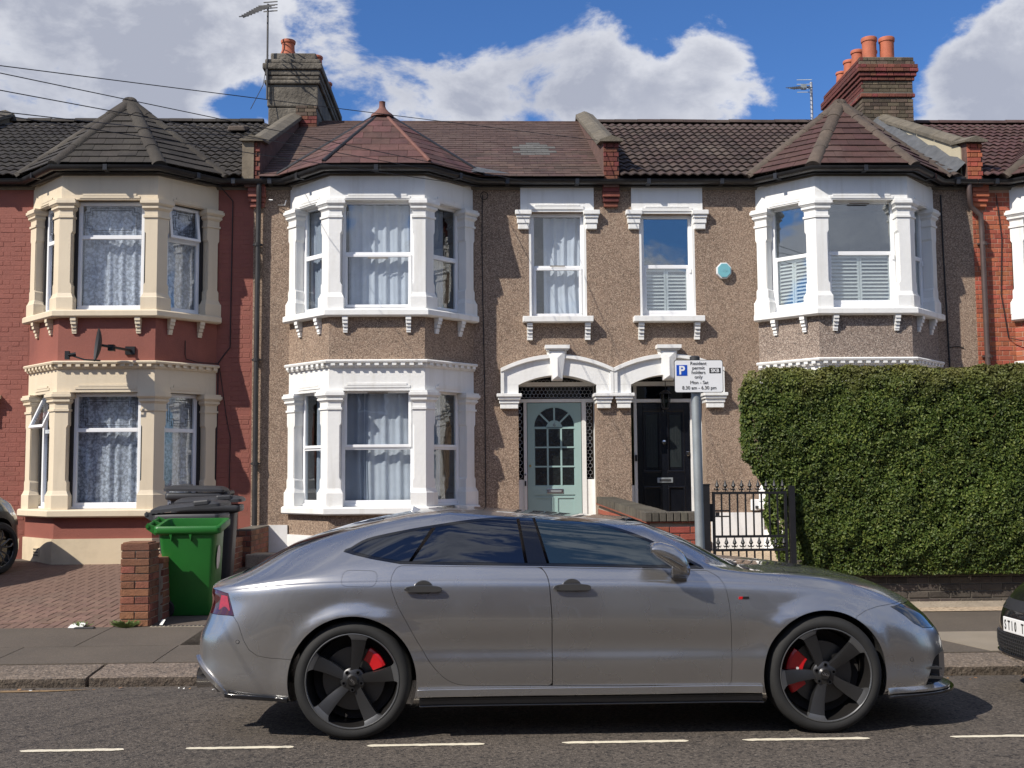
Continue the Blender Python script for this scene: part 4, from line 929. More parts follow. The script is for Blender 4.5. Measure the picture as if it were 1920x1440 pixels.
# ---- the red painted house
hr = thing('terraced_house', (-6.2, YW, 0), 'dark red painted brick house with cream bay window trim and near-black tiled roof', 'house')
slab_with_holes(hr, XP[0], XP[1], .2, 6.2, [(CX[0]-1.43, CX[0]+1.43, .2, 6.2), (-9.2, -7.62, .3, 3.0)], YW, .3, 'red_paint')
its = brick_field((CX[0]+1.44, YW-.001, 1.0), (1, 0), (0, -1), XP[1]-.02-(CX[0]+1.44), 4.75, 'painted_brick', joint=.007, L=.218, H=.067, proud=.0018, d=.012, bond='flemish')
its += brick_field((-7.55, YW-.001, .75), (1, 0), (0, -1), .64, 5.0, 'painted_brick', joint=.007, L=.218, H=.067, proud=.0018, d=.012, bond='flemish')
pieces('brick', its, hr); corbel_bricks(hr, XP[1]+.06, 'painted_brick')
LW = dict(margin=.045, style='lights', split=.67, curtain='curtain_lace', glass='window_glass')
bay(hr, CX[0], 'cream_paint', 'red_paint',
    [dict(LW, open_sash=-.42, curtain=[(0, 1, 'curtain_lilac')]), dict(LW), dict(LW)],
    [dict(LW, curtain=[(0, 1, 'curtain_lilac')]), dict(LW, curtain=[(.05, .95, 'curtain_lace')]), dict(LW, open_sash=-.16)], 'stain_cream')
shell(hr, XP[0], XP[1]); eaves(hr, CX[0], XP[0], XP[1])
a, b, E_, A_ = bay_roof(hr, CX[0], 'dark_tile', 'hip_tile_dark', .155, .27)
m_ = main_tiles(XP[0], XP[1]-.10, 'dark_tile', .30, .30, 'wave', CX[0])
pieces('roof_tile', a+m_+b, hr); ridge(hr, XP[0], XP[1]-.5, 'dark_tile')
coping(hr, XP[0], 'painted_brick', 'parapet_render', wall_in='parapet_render'); 
for vx in (-6.75, -4.35):
    y = 20.2; z = roof_z(y)+.04; mb = MB(); mb.add([(vx-.17, y-.12, z+.02), (vx+.17, y-.12, z+.02), (vx+.14, y-.12, z+.11), (vx-.14, y-.12, z+.11), (vx-.17, y+.35, z+.21), (vx+.17, y+.35, z+.21), (vx+.12, y+.3, z+.25), (vx-.12, y+.3, z+.25)],
        [(0, 1, 2, 3), (3, 2, 6, 7), (0, 3, 7, 4), (1, 5, 6, 2), (4, 7, 6, 5), (0, 4, 5, 1)]); mb.build('roof_vent', 'hip_tile', hr, bevel=.02)
for (px_, py_, u_) in ((-4.72, YB-.03, (1, 0)), (-6.78, 17.02, None)):   # air bricks
    mb = MB(); 
    if u_: mb.box(px_-.12, px_+.12, py_-.008, py_+.01, .42, .58); o = mb.build('air_brick', 'stain_cream', hr)
    else: p, q = Vector(plan(CX[0])[0]), Vector(plan(CX[0])[1]); uu, nn, LL = seg(p, q); mb.obox(p, uu, nn, LL*.42, LL*.42+.2, .02, .042, .44, .58); o = mb.build('air_brick', 'stain_cream', hr)
    mb = MB()
    for r in range(3):
        for c in range(6):
            if u_: x = px_-.10+c*.037; mb.box(x, x+.020, py_-.010, py_-.002, .437+r*.048, .437+r*.048+.030)
            else: mb.obox(p, uu, nn, LL*.42+.012+c*.031, LL*.42+.03+c*.031, .03, .044, .455+r*.042, .455+r*.042+.026)
    mb.build('air_hole', 'reveal_black', o)
# the doorway capital of the red house just inside the frame edge
mb = MB(); mb.box(-7.62, -7.34, YW-.1, YW+.1, 2.70, 2.86); mb.box(-7.60, -7.36, YW-.07, YW+.1, 2.45, 2.70); mb.box(-7.66, -7.30, YW-.13, YW+.1, 2.82, 2.88); mb.build('door_capital', 'cream_paint', hr)
# ---- middle pebbledashed house, number 6
h6 = thing('terraced_house', (-.7, YW, 0), 'brown pebbledashed house with white bay, mint green door and old slate roof', 'house')
WH6 = (.83, 1.735, 4.07, 5.73)
slab_with_holes(h6, XP[1], XP[2], .2, 6.2, [(CX[1]-1.43, CX[1]+1.43, .2, 6.2), WH6, (.644, 1.859, .2, 3.16)], YW, .3, 'pebbledash')
GW = dict(glass='window_glass')
bay(h6, CX[1], 'white_paint', 'pebbledash',
    [dict(style='sash_high', split=.49, curtain=[(.25, 1, 'curtain_grey')]), dict(style='sash_high', split=.49, curtain=[(.0, .38, 'curtain_grey', .1), (.30, 1, 'curtain_white')], vent=2.83), dict(style='sash_high', split=.49, curtain=[(.0, .6, 'curtain_grey')])],
    [dict(style='sash_low', split=.52, curtain=[(0, 1, 'curtain_grey')]), dict(style='sash_low', split=.50, curtain=[(.08, 1, 'curtain_white')], vent=4.87), dict(style='sash_low', split=.50, curtain=[(0, .7, 'curtain_grey')])], 'white_plinth')
mb = MB(); mb.box(XP[1]+.02, CX[1]-1.43, YW-.045, YW, .2, .86); mb.build('plinth', 'white_plinth', h6)
mb = MB(); mb.box(CX[1]+1.43, .62, YW-.03, YW, .2, .72); mb.build('plinth', 'white_plinth', h6)
shell(h6, XP[1], XP[2]); eaves(h6, CX[1], XP[1], XP[2])
a, b, E_, A_ = bay_roof(h6, CX[1], 'slate', 'terracotta_dark', .175, .28, ax=-.0, style='slate', apex=(17.45, 7.36), lead_hips=True)
m_ = main_tiles(XP[1]+.13, XP[2]-.12, 'slate_main', .185, .25, 'slate', CX[1])
for i, (me, mt) in enumerate(m_):      # greyer patch of newer slates
    p = mt.translation
    if ((p.x-1.02)/.33)**2+((p.y-19.0)/.45)**2 < 1:
        me2 = me.copy(); me2.materials.clear(); me2.materials.append(M['slate_patch']); m_[i] = (me2, mt)
pt = [q for q in m_ if q[0].materials[0] == M['slate_patch']]; rs = [q for q in m_ if q[0].materials[0] != M['slate_patch']]
pieces('roof_slate', a+pt+rs[:300-len(a)-len(pt)], h6); pieces('roof_slate', b, h6); pieces('roof_slate', rs[300-len(a)-len(pt):], h6, limit=0)
mb = MB(); mb.box(XP[1]+.5, XP[2]-.1, RY-.06, RY+.06, RZ-.02, RZ+.03); mb.build('ridge', 'slate_main', h6)
mb = MB(); mb.lathe((CX[1], 17.45, 7.26), [(.19, 0), (.18, .04), (.115, .09), (.062, .15), (.048, .19), (.048, .255), (.052, .262), (.03, .268)], 14); mb.build('finial', 'terracotta_dark', h6, smooth=40)
mb = MB(); mb.add([(-.10, 17.0, 6.27), (.52, 16.98, 6.24), (.45, 17.1, 6.29), (.0, 17.25, 6.42)], [(0, 1, 2, 3)]); mb.build('valley_flashing', 'lead', h6)
coping(h6, XP[1], 'parapet_purple_brick' if 0 else 'soot_red_brick', None, front='render')
coping(h6, XP[2], 'soot_red_brick', None)
corbel_bricks(h6, XP[2], 'soot_red_brick')
# ---- house number 4
h4 = thing('terraced_house', (5.0, YW, 0), 'pebbledashed house with black front door, white shutters and brown wavy tiles', 'house')
WH4 = (2.575, 3.455, 4.07, 5.70)
slab_with_holes(h4, XP[2], 7.93, .2, 6.2, [(CX[2]-1.43, CX[2]+1.43, .2, 6.2), WH4, (2.40, 3.567, .2, 3.16)], YW, .3, 'pebbledash')
SH = dict(style='sliding', split=.50, shutters=True, curtain=None, glass='window_glass_clear')
bay(h4, CX[2], 'white_paint', 'pebbledash_grey', [SH, SH, SH], [SH, dict(SH, vent=5.70), dict(SH)], 'white_plinth')
for xa, xb, zc in ((3.62, CX[2]-1.43, .99), (CX[2]+1.43, 7.9, .9)): mb = MB(); mb.box(xa, xb, YW-.04, YW, .2, zc); mb.build('plinth', 'white_plinth', h4)
shell(h4, XP[2], XP[3]); eaves(h4, CX[2], XP[2], XP[3]+.0)
a, b, E_, A_ = bay_roof(h4, CX[2], 'maroon_tile', 'hip_tile', .155, .27)
m_ = main_tiles(XP[2]+.14, XP[3]-.12, 'brown_tile', .30, .30, 'wave', CX[2])
pieces('roof_tile', a+m_+b, h4); ridge(h4, XP[2]+.14, XP[3]-.3, 'brown_tile')
coping(h4, XP[3], 'orange_brick', None, left_m='cream_render')
mb = MB(); n_ = 14; vs = []
for i in range(n_+1):
    t = i/n_; y = 17.25+(21.2-17.25)*t; z = roof_z(y)
    vs += [(XP[3]-.145, y, z+.22+.03*math.sin(i*2.1)), (XP[3]-.30, y, z+.075+.015*math.sin(i*1.7)), (XP[3]-.42-.04*math.sin(i*1.3), y, z+.06)]
mb.add(vs, [(i*3+j, i*3+j+1, i*3+j+4, i*3+j+3) for i in range(n_) for j in range(2)]); mb.build('lead_flashing', 'lead', h4)
# ---- orange brick house on the right
ho = thing('terraced_house', (10, YW, 0), 'orange bare brick house at the right edge with white bay trim', 'house')
slab_with_holes(ho, XP[3]+.003, XP[4], .2, 6.2, [(CX[3]-1.43, CX[3]+1.43, .2, 6.2)], YW, .3, 'mortar_pink')
its = brick_field((XP[3]+.0, YW-.001, 2.6), (1, 0), (0, -1), CX[3]-1.43-XP[3], 3.5, 'orange_brick', bond='flemish', proud=.006, d=.02)
p, q = Vector(plan(CX[3])[0]), Vector(plan(CX[3])[1]); uu, nn, LL = seg(p, q)
its += brick_field((p.x, p.y, 3.34), tuple(uu), tuple(nn), LL, .60, 'orange_brick', proud=.006, d=.02)
pieces('brick', its, ho)
bay(ho, CX[3], 'white_paint', 'mortar_pink', [dict(style='sliding', curtain=None)]*3, [dict(style='sliding', curtain=[(0, 1, 'curtain_white')])]*3, 'white_plinth')
shell(ho, XP[3], XP[4]); eaves(ho, CX[3], XP[3]+.01, XP[4])
a, b, E_, A_ = bay_roof(ho, CX[3], 'maroon_tile', 'hip_tile', .155, .27)
m_ = main_tiles(XP[3]+.14, 10.9, 'maroon_tile', .30, .30, 'wave', CX[3])
pieces('roof_tile', m_+a+b, ho); ridge(ho, XP[3]+.3, XP[4], 'maroon_tile')
corbel_bricks(ho, XP[3]+.10, 'orange_brick')
# ---- windows over the doors with their white surrounds, sills and corbels
def upper_window(h, x0, x1, z1, kw, sx0, sx1, fx0, fx1):
    mb = MB(); mb.box(fx0, fx1, YW-.035, YW, z1+.0, 6.14); mb.build('window_surround', 'white_paint', h)
    for xa, xb in ((x0-.20, x0+.03), (x1-.03, x1+.20)):
        mb = MB(); mb.box(xa+.03, xb-.03, YW-.05, YW+.02, 5.45, 5.54); mb.box(xa+.015, xb-.015, YW-.065, YW+.02, 5.54, 5.62); mb.box(xa+.005, xb-.005, YW-.085, YW+.02, 5.625, 5.67); mb.box(xa-.015, xb+.015, YW-.11, YW+.02, 5.675, 5.745); mb.build('capital', 'white_paint', h, bevel=.008)
    mb = MB(); mb.box(x0+.10, x1-.10, YW-.055, YW-.035, z1+.09, z1+.11); mb.box(x0+.04, x1-.04, YW-.05, YW-.035, z1+.035, z1+.09); mb.build('window_moulding', 'white_paint', h)
    mb = MB(); mb.box(sx0, sx1, YW-.17, YW+.1, 3.965, 4.055); mb.build('sill', 'white_paint', h, bevel=.008)
    for xc in (x0+.0, x1-.0):
        mb = MB(); 
        for dz, d in ((0, .13), (.055, .11), (.11, .085), (.165, .06), (.215, .05)): mb.box(xc-.042, xc+.042, YW-d, YW+.01, 3.96-dz-.052, 3.96-dz-.003)
        mb.build('corbel', 'white_paint', h)
    mb = MB(); mb.box(x0, x0+.035, YW+.002, YW+.2, 4.06, z1); mb.box(x1-.035, x1, YW+.002, YW+.2, 4.06, z1); mb.build('reveal', 'white_paint', h)
    window(h, (x0+.03, YW+.09), Vector((1, 0)), Vector((0, -1)), x1-x0-.06, 4.07, z1, **kw)
upper_window(h6, .83, 1.735, 5.73, dict(style='sash_low', split=.475, curtain=[(.25, 1, 'curtain_white', .12)], vent=4.88), .72, 1.82, .70, 1.86)
upper_window(h4, 2.575, 3.455, 5.70, dict(SH, split=.49), 2.455, 3.565, 2.455, 3.585)
# ---- twin porch arches
def arch(h, xc, xl, xr, il, ir):
    """segmental arch: extrados from xl to xr, intrados from il to ir"""
    mb = MB(); n = 20
    def arc(a, b, zs, zc, t): s = 2*t-1; return (a+(b-a)*t, zs+(zc-zs)*(1-s*s))
    ex = [arc(xl, xr, 3.235, 3.45, i/n) for i in range(n+1)]; inn = [arc(il, ir, 2.99, 3.14, i/n) for i in range(n+1)]
    vs = []
    for (a, b) in zip(ex, inn): vs += [(a[0], YW-.06, a[1]), (b[0], YW-.06, b[1]), (a[0], YW+.30, a[1]), (b[0], YW+.30, b[1])]
    fs = []
    for i in range(n): k = i*4; fs += [(k+1, k+5, k+4, k), (k, k+4, k+6, k+2), (k+1, k+3, k+7, k+5), (k+2, k+6, k+7, k+3)]
    fs += [(0, 2, 3, 1), (n*4, n*4+1, n*4+3, n*4+2)]
    mb.add(vs, fs)
    mb.box(xl, il, YW-.06, YW+.30, 2.85, 2.992); mb.box(ir, xr, YW-.06, YW+.30, 2.85, 2.992)
    mb.add([(xl, YW-.06, 2.99), (il, YW-.06, 2.99), (xl, YW-.06, 3.235)], [(0, 1, 2)]); mb.add([(xr, YW-.06, 2.99), (ir, YW-.06, 2.99), (xr, YW-.06, 3.235)], [(0, 2, 1)])
    mb.build('arch', 'white_paint', h)
    mb = MB(); n = 20; vs = []; o_ = .06
    for i in range(n+1):
        t = i/n; a = arc(xl, xr, 3.235, 3.45, t)
        vs += [(a[0], YW-.115, a[1]-.045), (a[0], YW-.115, a[1]+.012), (a[0], YW-.05, a[1]+.02), (a[0], YW-.05, a[1]-.06)]
    mb.add(vs, [(i*4+j, i*4+(j+1) % 4, (i+1)*4+(j+1) % 4, (i+1)*4+j) for i in range(n) for j in range(4)]+[(3, 2, 1, 0), (n*4, n*4+1, n*4+2, n*4+3)])
    for x_ in (xl, xr-.05):
        mb.box(x_, x_+.05, YW-.10, YW-.058, 2.86, 3.19)
    mb.build('arch_moulding', 'white_paint', h)
    mb = MB(); mb.add([(xc-.13, YW-.13, 3.52), (xc+.13, YW-.13, 3.52), (xc+.07, YW-.13, 3.07), (xc-.07, YW-.13, 3.07), (xc-.16, YW, 3.52), (xc+.16, YW, 3.52), (xc+.085, YW, 3.05), (xc-.085, YW, 3.05), (xc, YW-.17, 3.40), (xc, YW-.17, 3.12)],
                      [(0, 8, 9, 3), (8, 1, 2, 9), (0, 1, 8), (3, 9, 2), (0, 3, 7, 4), (1, 5, 6, 2), (2, 6, 7, 3), (4, 5, 1, 0)])
    mb.box(xc-.19, xc+.19, YW-.19, YW, 3.545, 3.60); mb.box(xc-.17, xc+.17, YW-.165, YW, 3.522, 3.545); mb.build('keystone', 'white_paint', h)
def impost(h, x0, x1):
    mb = MB(); mb.box(x0+.05, x1-.05, YW-.08, YW+.31, 2.62, 2.70); mb.box(x0+.035, x1-.035, YW-.095, YW+.31, 2.70, 2.755); mb.box(x0+.015, x1-.015, YW-.12, YW+.31, 2.757, 2.80); mb.box(x0-.005, x1+.005, YW-.145, YW+.31, 2.802, 2.853); mb.build('impost', 'white_paint', h, bevel=.008)
arch(h6, 1.25, .37, 2.126, .644, 1.859); impost(h6, .31, .69); impost(h6, 1.82, 2.128)
arch(h4, 2.99, 2.134, 3.86, 2.40, 3.567); impost(h4, 2.132, 2.44); impost(h4, 3.53, 3.90)
# porch linings: ceiling, sides, step
for h, a, b in ((h6, .644, 1.859), (h4, 2.40, 3.567)):
    mb = MB(); mb.box(a-.1, b+.1, YW+.3, YW+.52, 3.0, 3.06); mb.box(a-.12, a, YW+.3, YW+.5, .2, 3.0); mb.box(b, b+.12, YW+.3, YW+.5, .2, 3.0); mb.build('porch_lining', 'white_paint', h)
    mb = MB(); mb.box(a, b, YW-.15, YW+.5, .3, .60); mb.build('door_step', 'concrete', h)
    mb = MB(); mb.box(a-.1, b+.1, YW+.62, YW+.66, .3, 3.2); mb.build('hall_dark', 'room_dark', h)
YD = YW+.42
def door6():
    d0, d1, zt = .80, 1.655, 2.735; h = h6
    mb = MB(); mb.box(.644, 1.859, YD-.02, YD+.06, 2.745, 2.80); mb.box(.74, .79, YD-.02, YD+.06, .6, 2.745); mb.box(1.665, 1.735, YD-.02, YD+.06, .6, 2.745)
    mb.box(.644, .74, YD, YD+.04, .6, 1.52); mb.box(1.735, 1.859, YD, YD+.04, .6, 1.52); mb.build('door_frame', 'white_paint', h, bevel=.004)
    for a, b, c, d in ((.65, .74, 1.52, 2.745), (1.735, 1.855, 1.52, 2.745), (.66, 1.85, 2.80, 3.13)):
        mb = MB(); mb.box(a, b, YD+.02, YD+.028, c, d); s = mb.build('side_light', 'obscure_glass', h)
        lt = MB(); st = .055; 
        # hexagonal leading
        r = .036; dx = r*1.732; dz = r*1.5; j = 0; z = c
        def seg_(p, q): 
            if a <= p[0] <= b and a <= q[0] <= b and c <= p[1] <= d and c <= q[1] <= d: lt.tube([(p[0], YD+.016, p[1]), (q[0], YD+.016, q[1])], .0035, 4, caps=False)
        while z < d+r:
            x = a-(dx/2 if j % 2 else 0)
            while x < b+dx:
                P = [(x+r*math.sin(PI/3*k), z+r*math.cos(PI/3*k)) for k in range(4)]
                for k in range(3): seg_(P[k], P[k+1])
                x += dx
            z += dz; j += 1
        if lt.v: lt.build('leading', 'aluminium', s)
    # door leaf with arched glazing
    cx_ = (d0+d1)/2; gl, gr = .905, 1.55; zs = 2.36
    leaf = MB(); leaf.box(d0, d1, YD+.004, YD+.034, .62, zt); lf = leaf.build('front_door', 'mint_door', h)
    gw = (gr-gl); hw = gw/2
    fr = MB(); T0, T1 = YD-.010, YD+.004; st = .10
    # raised skin round the glazing (fan head cut as polygon strips)
    n = 16; arcp = [(cx_-hw*math.cos(PI*i/n), zs+.31*math.sin(PI*i/n)) for i in range(n+1)]
    fr.box(d0, gl, T0, T1, .62, zt); fr.box(gr, d1, T0, T1, .62, zt)
    for i in range(n):
        (xa, za), (xb, zb) = arcp[i], arcp[i+1]; fr.prism([(xa, za), (xb, zb), (xb, zt), (xa, zt)], T0, T1)
    rows = [1.42, 1.42+.305, 1.42+.61, 1.42+.915]
    fr.box(gl, gr, T0, T1, 1.28, 1.42)
    fr.build('stile', 'mint_door', lf)
    mun = MB(); 
    for i, z in enumerate(rows[1:]): mun.box(gl, gr, T0+.002, T1, z-.012, z+.012)
    for i in (1, 2): x = gl+gw*i/3; mun.box(x-.014, x+.014, T0+.003, T1, 1.42, rows[-1]-.012)
    c0 = (cx_, rows[-1]+.0)
    for ang in (45, 90, 135):
        t = math.radians(ang); ux, uz = math.cos(t), math.sin(t); r1 = .12; r2 = .33*(1 if ang == 90 else 1.05); nx_, nz_ = -uz*.014, ux*.014
        mun.prism([(c0[0]+ux*r1+nx_, c0[1]+uz*r1+nz_), (c0[0]+ux*r1-nx_, c0[1]+uz*r1-nz_), (c0[0]+ux*r2-nx_, c0[1]+uz*r2-nz_), (c0[0]+ux*r2+nx_, c0[1]+uz*r2+nz_)], T0+.003, T1)
    mun.prism([(c0[0]+.13*math.cos(PI*i/10), c0[1]+.125*math.sin(PI*i/10)) for i in range(11)], T0+.002, T1)
    mun.build('glazing_bar', 'mint_door', lf)
    for i in range(3):
        for j in range(3):
            g = MB(); xa = gl+gw*i/3+.014; g.box(xa, xa+gw/3-.028, YD+.0015, YD+.0035, rows[j]+.012, rows[j+1]-.012); g.build('pane', 'door_glass', lf)
    g = MB(); g.prism([(cx_+hw*.98*math.cos(PI*i/n), zs+.30*math.sin(PI*i/n)) for i in range(n+1)], YD+.0015, YD+.0035); g.build('pane', 'door_glass', lf)
    # lower panels, letter plate, number, bell, lock
    for a, b in ((.905, 1.20), (1.255, 1.55)):
        p = MB(); p.box(a, b, T0+.001, T1, .80, .82); p.box(a, b, T0+.001, T1, 1.225, 1.245); p.box(a, a+.02, T0+.001, T1, .82, 1.225); p.box(b-.02, b, T0+.001, T1, .82, 1.225); p.build('door_panel', 'mint_door', lf)
    p = MB(); p.box(1.10, 1.36, T0-.012, T0, 1.30, 1.375); lp = p.build('letter_plate', 'chrome', lf, bevel=.006)
    p = MB(); p.box(1.13, 1.33, T0-.018, T0-.012, 1.322, 1.353); p.build('flap', 'galvanised', lp)
    p = MB(); p.lathe((.84, T0-.012, 1.74), [(.018, 0), (.018, .012)], 12, 'Y'); p.build('lock', 'brass', lf)
    text_obj('6', (cx_-.02, T0-.004, rows[-1]+.025), .085, 'chrome', lf, 'house_number')
    p = MB(); p.box(.748, .775, YD-.035, YD-.02, 1.42, 1.50); p.build('door_bell', 'black_metal', h)
    p = MB(); p.lathe((.76, YD-.03, 1.60), [(.018, 0), (.018, .012)], 12, 'Y'); p.build('bell_push', 'chrome', h)
def text_obj(s, loc, size, m, parent, name, align='LEFT', depth=.0015, bold=0.0, squash=1.0, rot=None):
    c = bpy.data.curves.new(name, 'FONT'); c.body = s; c.size = size; c.align_x = align; c.extrude = depth; c.offset = bold; c.space_character = 1.0
    t = bpy.data.objects.new(name, c); COL.objects.link(t); dg = bpy.context.evaluated_depsgraph_get(); me = bpy.data.meshes.new_from_object(t.evaluated_get(dg)); bpy.data.objects.remove(t)
    me.materials.clear(); me.materials.append(M[m]); o = bpy.data.objects.new(name, me); COL.objects.link(o)
    Mx = Matrix.Translation(Vector(loc)) @ (rot if rot is not None else Matrix.Rotation(PI/2, 4, 'X')) @ Matrix.Diagonal((squash, 1, 1, 1))
    if parent is not None: o.parent = parent; Mx = Matrix.Translation(-wloc(parent)) @ Mx
    o.matrix_basis = Mx; return o
mat('door_glass', (0.012, 0.015, 0.016), 0.12, var=.6, vscale=30, bump=.7, bscale=25, bdist=.01, coat=.3)
mat('etched_glass', (0.022, 0.028, 0.03), 0.22, var=.1, coat=.2)
door6()
def door4():
    h = h4; d0, d1, zt = 2.555, 3.395, 2.725
    mb = MB(); mb.box(2.40, 3.567, YD-.02, YD+.06, 2.735, 2.79); mb.box(2.50, 2.548, YD-.02, YD+.06, .6, 2.735); mb.box(3.402, 3.46, YD-.02, YD+.06, .6, 2.735)
    mb.box(2.50, 2.548, YD-.02, YD+.06, 2.79, 3.13)
    mb.box(2.40, 2.50, YD, YD+.04, .6, 1.42); mb.box(3.46, 3.567, YD, YD+.04, .6, 1.42); mb.box(3.45, 3.57, YD-.03, YD+.0, 1.42, 1.46); mb.build('door_frame', 'white_paint', h, bevel=.004)
    for a, b, c, d in ((2.405, 2.50, 1.42, 2.735), (3.46, 3.562, 1.46, 2.735), (2.55, 3.56, 2.79, 3.13)):
        mb = MB(); mb.box(a, b, YD+.02, YD+.028, c, d); mb.build('side_light', 'obscure_glass', h)
    leaf = MB(); leaf.box(d0, d1, YD+.004, YD+.034, .62, zt); lf = leaf.build('front_door', 'navy_door', h)
    st = MB(); T0, T1 = YD-.012, YD+.004
    st.box(d0, d0+.09, T0, T1, .62, zt); st.box(d1-.09, d1, T0, T1, .62, zt); st.box(2.925, 3.025, T0, T1, .62, zt)
    for a, b in ((d0+.09, 2.925), (3.025, d1-.09)):
        for z0, z1 in ((.62, .72), (1.40, 1.62), (zt-.11, zt)): st.box(a, b, T0, T1, z0, z1)
    st.build('stile', 'navy_door', lf, bevel=.005)
    for a, b in ((d0+.09, 2.925), (3.025, d1-.09)):
        for z0, z1 in ((.72, 1.40), (1.62, zt-.11)):
            p = MB(); w = .028; p.box(a, b, T0-.008, T0+.006, z0, z0+w); p.box(a, b, T0-.008, T0+.006, z1-w, z1); p.box(a, a+w, T0-.008, T0+.006, z0+w, z1-w); p.box(b-w, b, T0-.008, T0+.006, z0+w, z1-w); p.build('panel_moulding', 'navy_door', lf, bevel=.008)
        g = MB(); g.box(a+.05, b-.05, YD+.0005, YD+.0035, 1.70, zt-.19); gl = g.build('glass_panel', 'etched_glass', lf)
        e = MB(); xm = (a+b)/2
        for s_ in (-1, 1):
            for zc, r in ((1.86, .035), (1.97, .045), (2.08, .03), (2.18, .045), (2.28, .035)):
                e.tube([(xm+s_*(.03+r*.6*math.cos(t)), YD-.0005, zc+r*math.sin(t)) for t in [PI*k/7-PI/2 for k in range(8)]], .0035, 4)
        e.tube([(xm, YD-.0005, 1.78), (xm, YD-.0005, 2.40)], .003, 4); e.tube([(xm-.025, YD-.0005, 2.36), (xm+.025, YD-.0005, 2.36)], .003, 4); e.build('etching', 'room_dark', gl)
    p = MB(); p.lathe((2.975, T0-.045, 2.10), [(.006, 0), (.030, .004), (.036, .016), (.030, .03), (.016, .035), (.016, .045)], 16, 'Y'); p.build('door_knob', 'chrome', lf, smooth=40)
    p = MB(); p.box(2.86, 3.11, T0-.010, T0, 1.455, 1.535); lp = p.build('letter_plate', 'galvanised', lf, bevel=.006)
    p = MB(); p.box(2.895, 3.075, T0-.016, T0-.01, 1.478, 1.512); p.build('flap', 'dish_grey', lp)
    p = MB(); p.box(3.335, 3.375, T0-.03, T0, 1.88, 1.95); p.build('lock', 'chrome', lf, bevel=.005)
    text_obj('4', (2.945, T0-.004, 2.575), .085, 'chrome', lf, 'house_number')
    p = MB(); p.box(2.508, 2.542, YD-.045, YD-.02, 1.80, 1.90); p.build('door_bell', 'black_metal', h, bevel=.004)
door4()
# ---- chimneys
def chimney(h, x0, x1, y0, y1, zb, zt, bands, pots, brick=None, rend=None, mort='mortar_dark'):
    mb = MB(); mb.box(x0+.02, x1-.02, y0+.02, y1-.02, zb, zt-.05); ch = mb.build('chimney', mort if brick else rend, h)
    if brick:
        its = []
        for zz0, zz1, o, m in bands:
            its += brick_field((x0-o, y0-o+.022, zz0), (1, 0), (0, -1), x1-x0+2*o, zz1-zz0, m, bond='flemish', proud=.022, d=.03+o)
            if o: mb = MB(); mb.box(x0-o+.022, x1+o-.022, y0-o+.022, y1+o-.022, zz0+.002, zz1-.002); mb.build('chimney_course', mort, ch)
        its2 = []
        for zz0, zz1, o, m in bands:
            its2 += brick_field((x0-o+.022, y1+o, zz0), (0, -1), (-1, 0), y1-y0+2*o, zz1-zz0, m, bond='flemish', proud=.022, d=.03+o)
        pieces('brick', its+its2[:300-len(its)], ch, limit=300); 
        if its2[300-len(its):]: pieces('brick', its2[300-len(its):], ch, limit=0)
    return ch
cb = [(8.0, 8.85, 0, 'chimney_brick'), (8.85, 8.95, .03, 'soot_red_brick'), (8.955, 9.18, 0, 'chimney_brick'), (9.18, 9.255, .03, 'soot_red_brick'), (9.26, 9.335, .06, 'soot_red_brick'), (9.34, 9.49, .09, 'soot_red_brick'), (9.49, 9.64, .04, 'chimney_brick')]
c4 = chimney(ho, 7.50, 8.50, 21.0, 23.2, 7.8, 9.62, cb, None, brick=True)
mb = MB(); mb.box(7.53, 8.47, 21.03, 23.15, 9.60, 9.66); mb.build('flaunching', 'mortar', c4)
for x, y, h_, r in ((7.78, 21.3, .50, .15), (8.13, 21.3, .50, .15), (7.73, 21.85, .46, .13), (7.97, 21.75, .42, .13), (7.72, 22.3, .42, .13), (7.70, 22.75, .34, .12), (8.2, 22.3, .4, .13), (8.2, 22.8, .4, .13)): pot(c4, x, y, 9.64, h_, r, style=2 if r == .15 else 0)
# rendered, weathered stack on the red house party wall
mb = MB(); X0, X1, Y0, Y1 = -3.95, -3.02, 21.0, 24.0
def rblock(mb, x0, x1, y0, y1, z0, z1): mb.box(x0, x1, y0, y1, z0, z1)
mb.box(X0, X1, Y0, Y1, 7.8, 8.62); mb.box(X0-.02, X1+.02, Y0-.02, Y1+.02, 8.625, 9.06); 
for z0, z1, o in ((9.06, 9.14, .07), (9.145, 9.22, .045), (9.225, 9.33, .06), (9.335, 9.46, .10), (9.465, 9.55, .06), (9.555, 9.70, -.03)): mb.box(X0-o, X1+o, Y0-o, Y1+o, z0, z1)
ch6 = mb.build('chimney', 'chimney_render', h6, bevel=.025)
ic = brick_field((-3.42, 21.0, 8.45), (1, 0), (0, -1), .40, .30, 'chimney_brick', proud=.02, bond='flemish'); pieces('brick', ic, ch6)
ic = brick_field((-3.35, 20.99, 8.0), (1, 0), (0, -1), .33, .44, 'soot_red_brick', proud=.02, bond='flemish'); pieces('brick', ic, ch6)
for x, y, h_, r, st, dz in ((-3.62, 21.25, .36, .135, 1, -.06), (-3.55, 21.9, .30, .12, 0, -.06), (-3.50, 22.6, .24, .11, 0, -.06), (-3.15, 21.75, .34, .13, 0, -.16), (-3.15, 23.2, .32, .13, 0, -.16)): pot(ch6, x, y, 9.72+dz, h_, r, style=st)
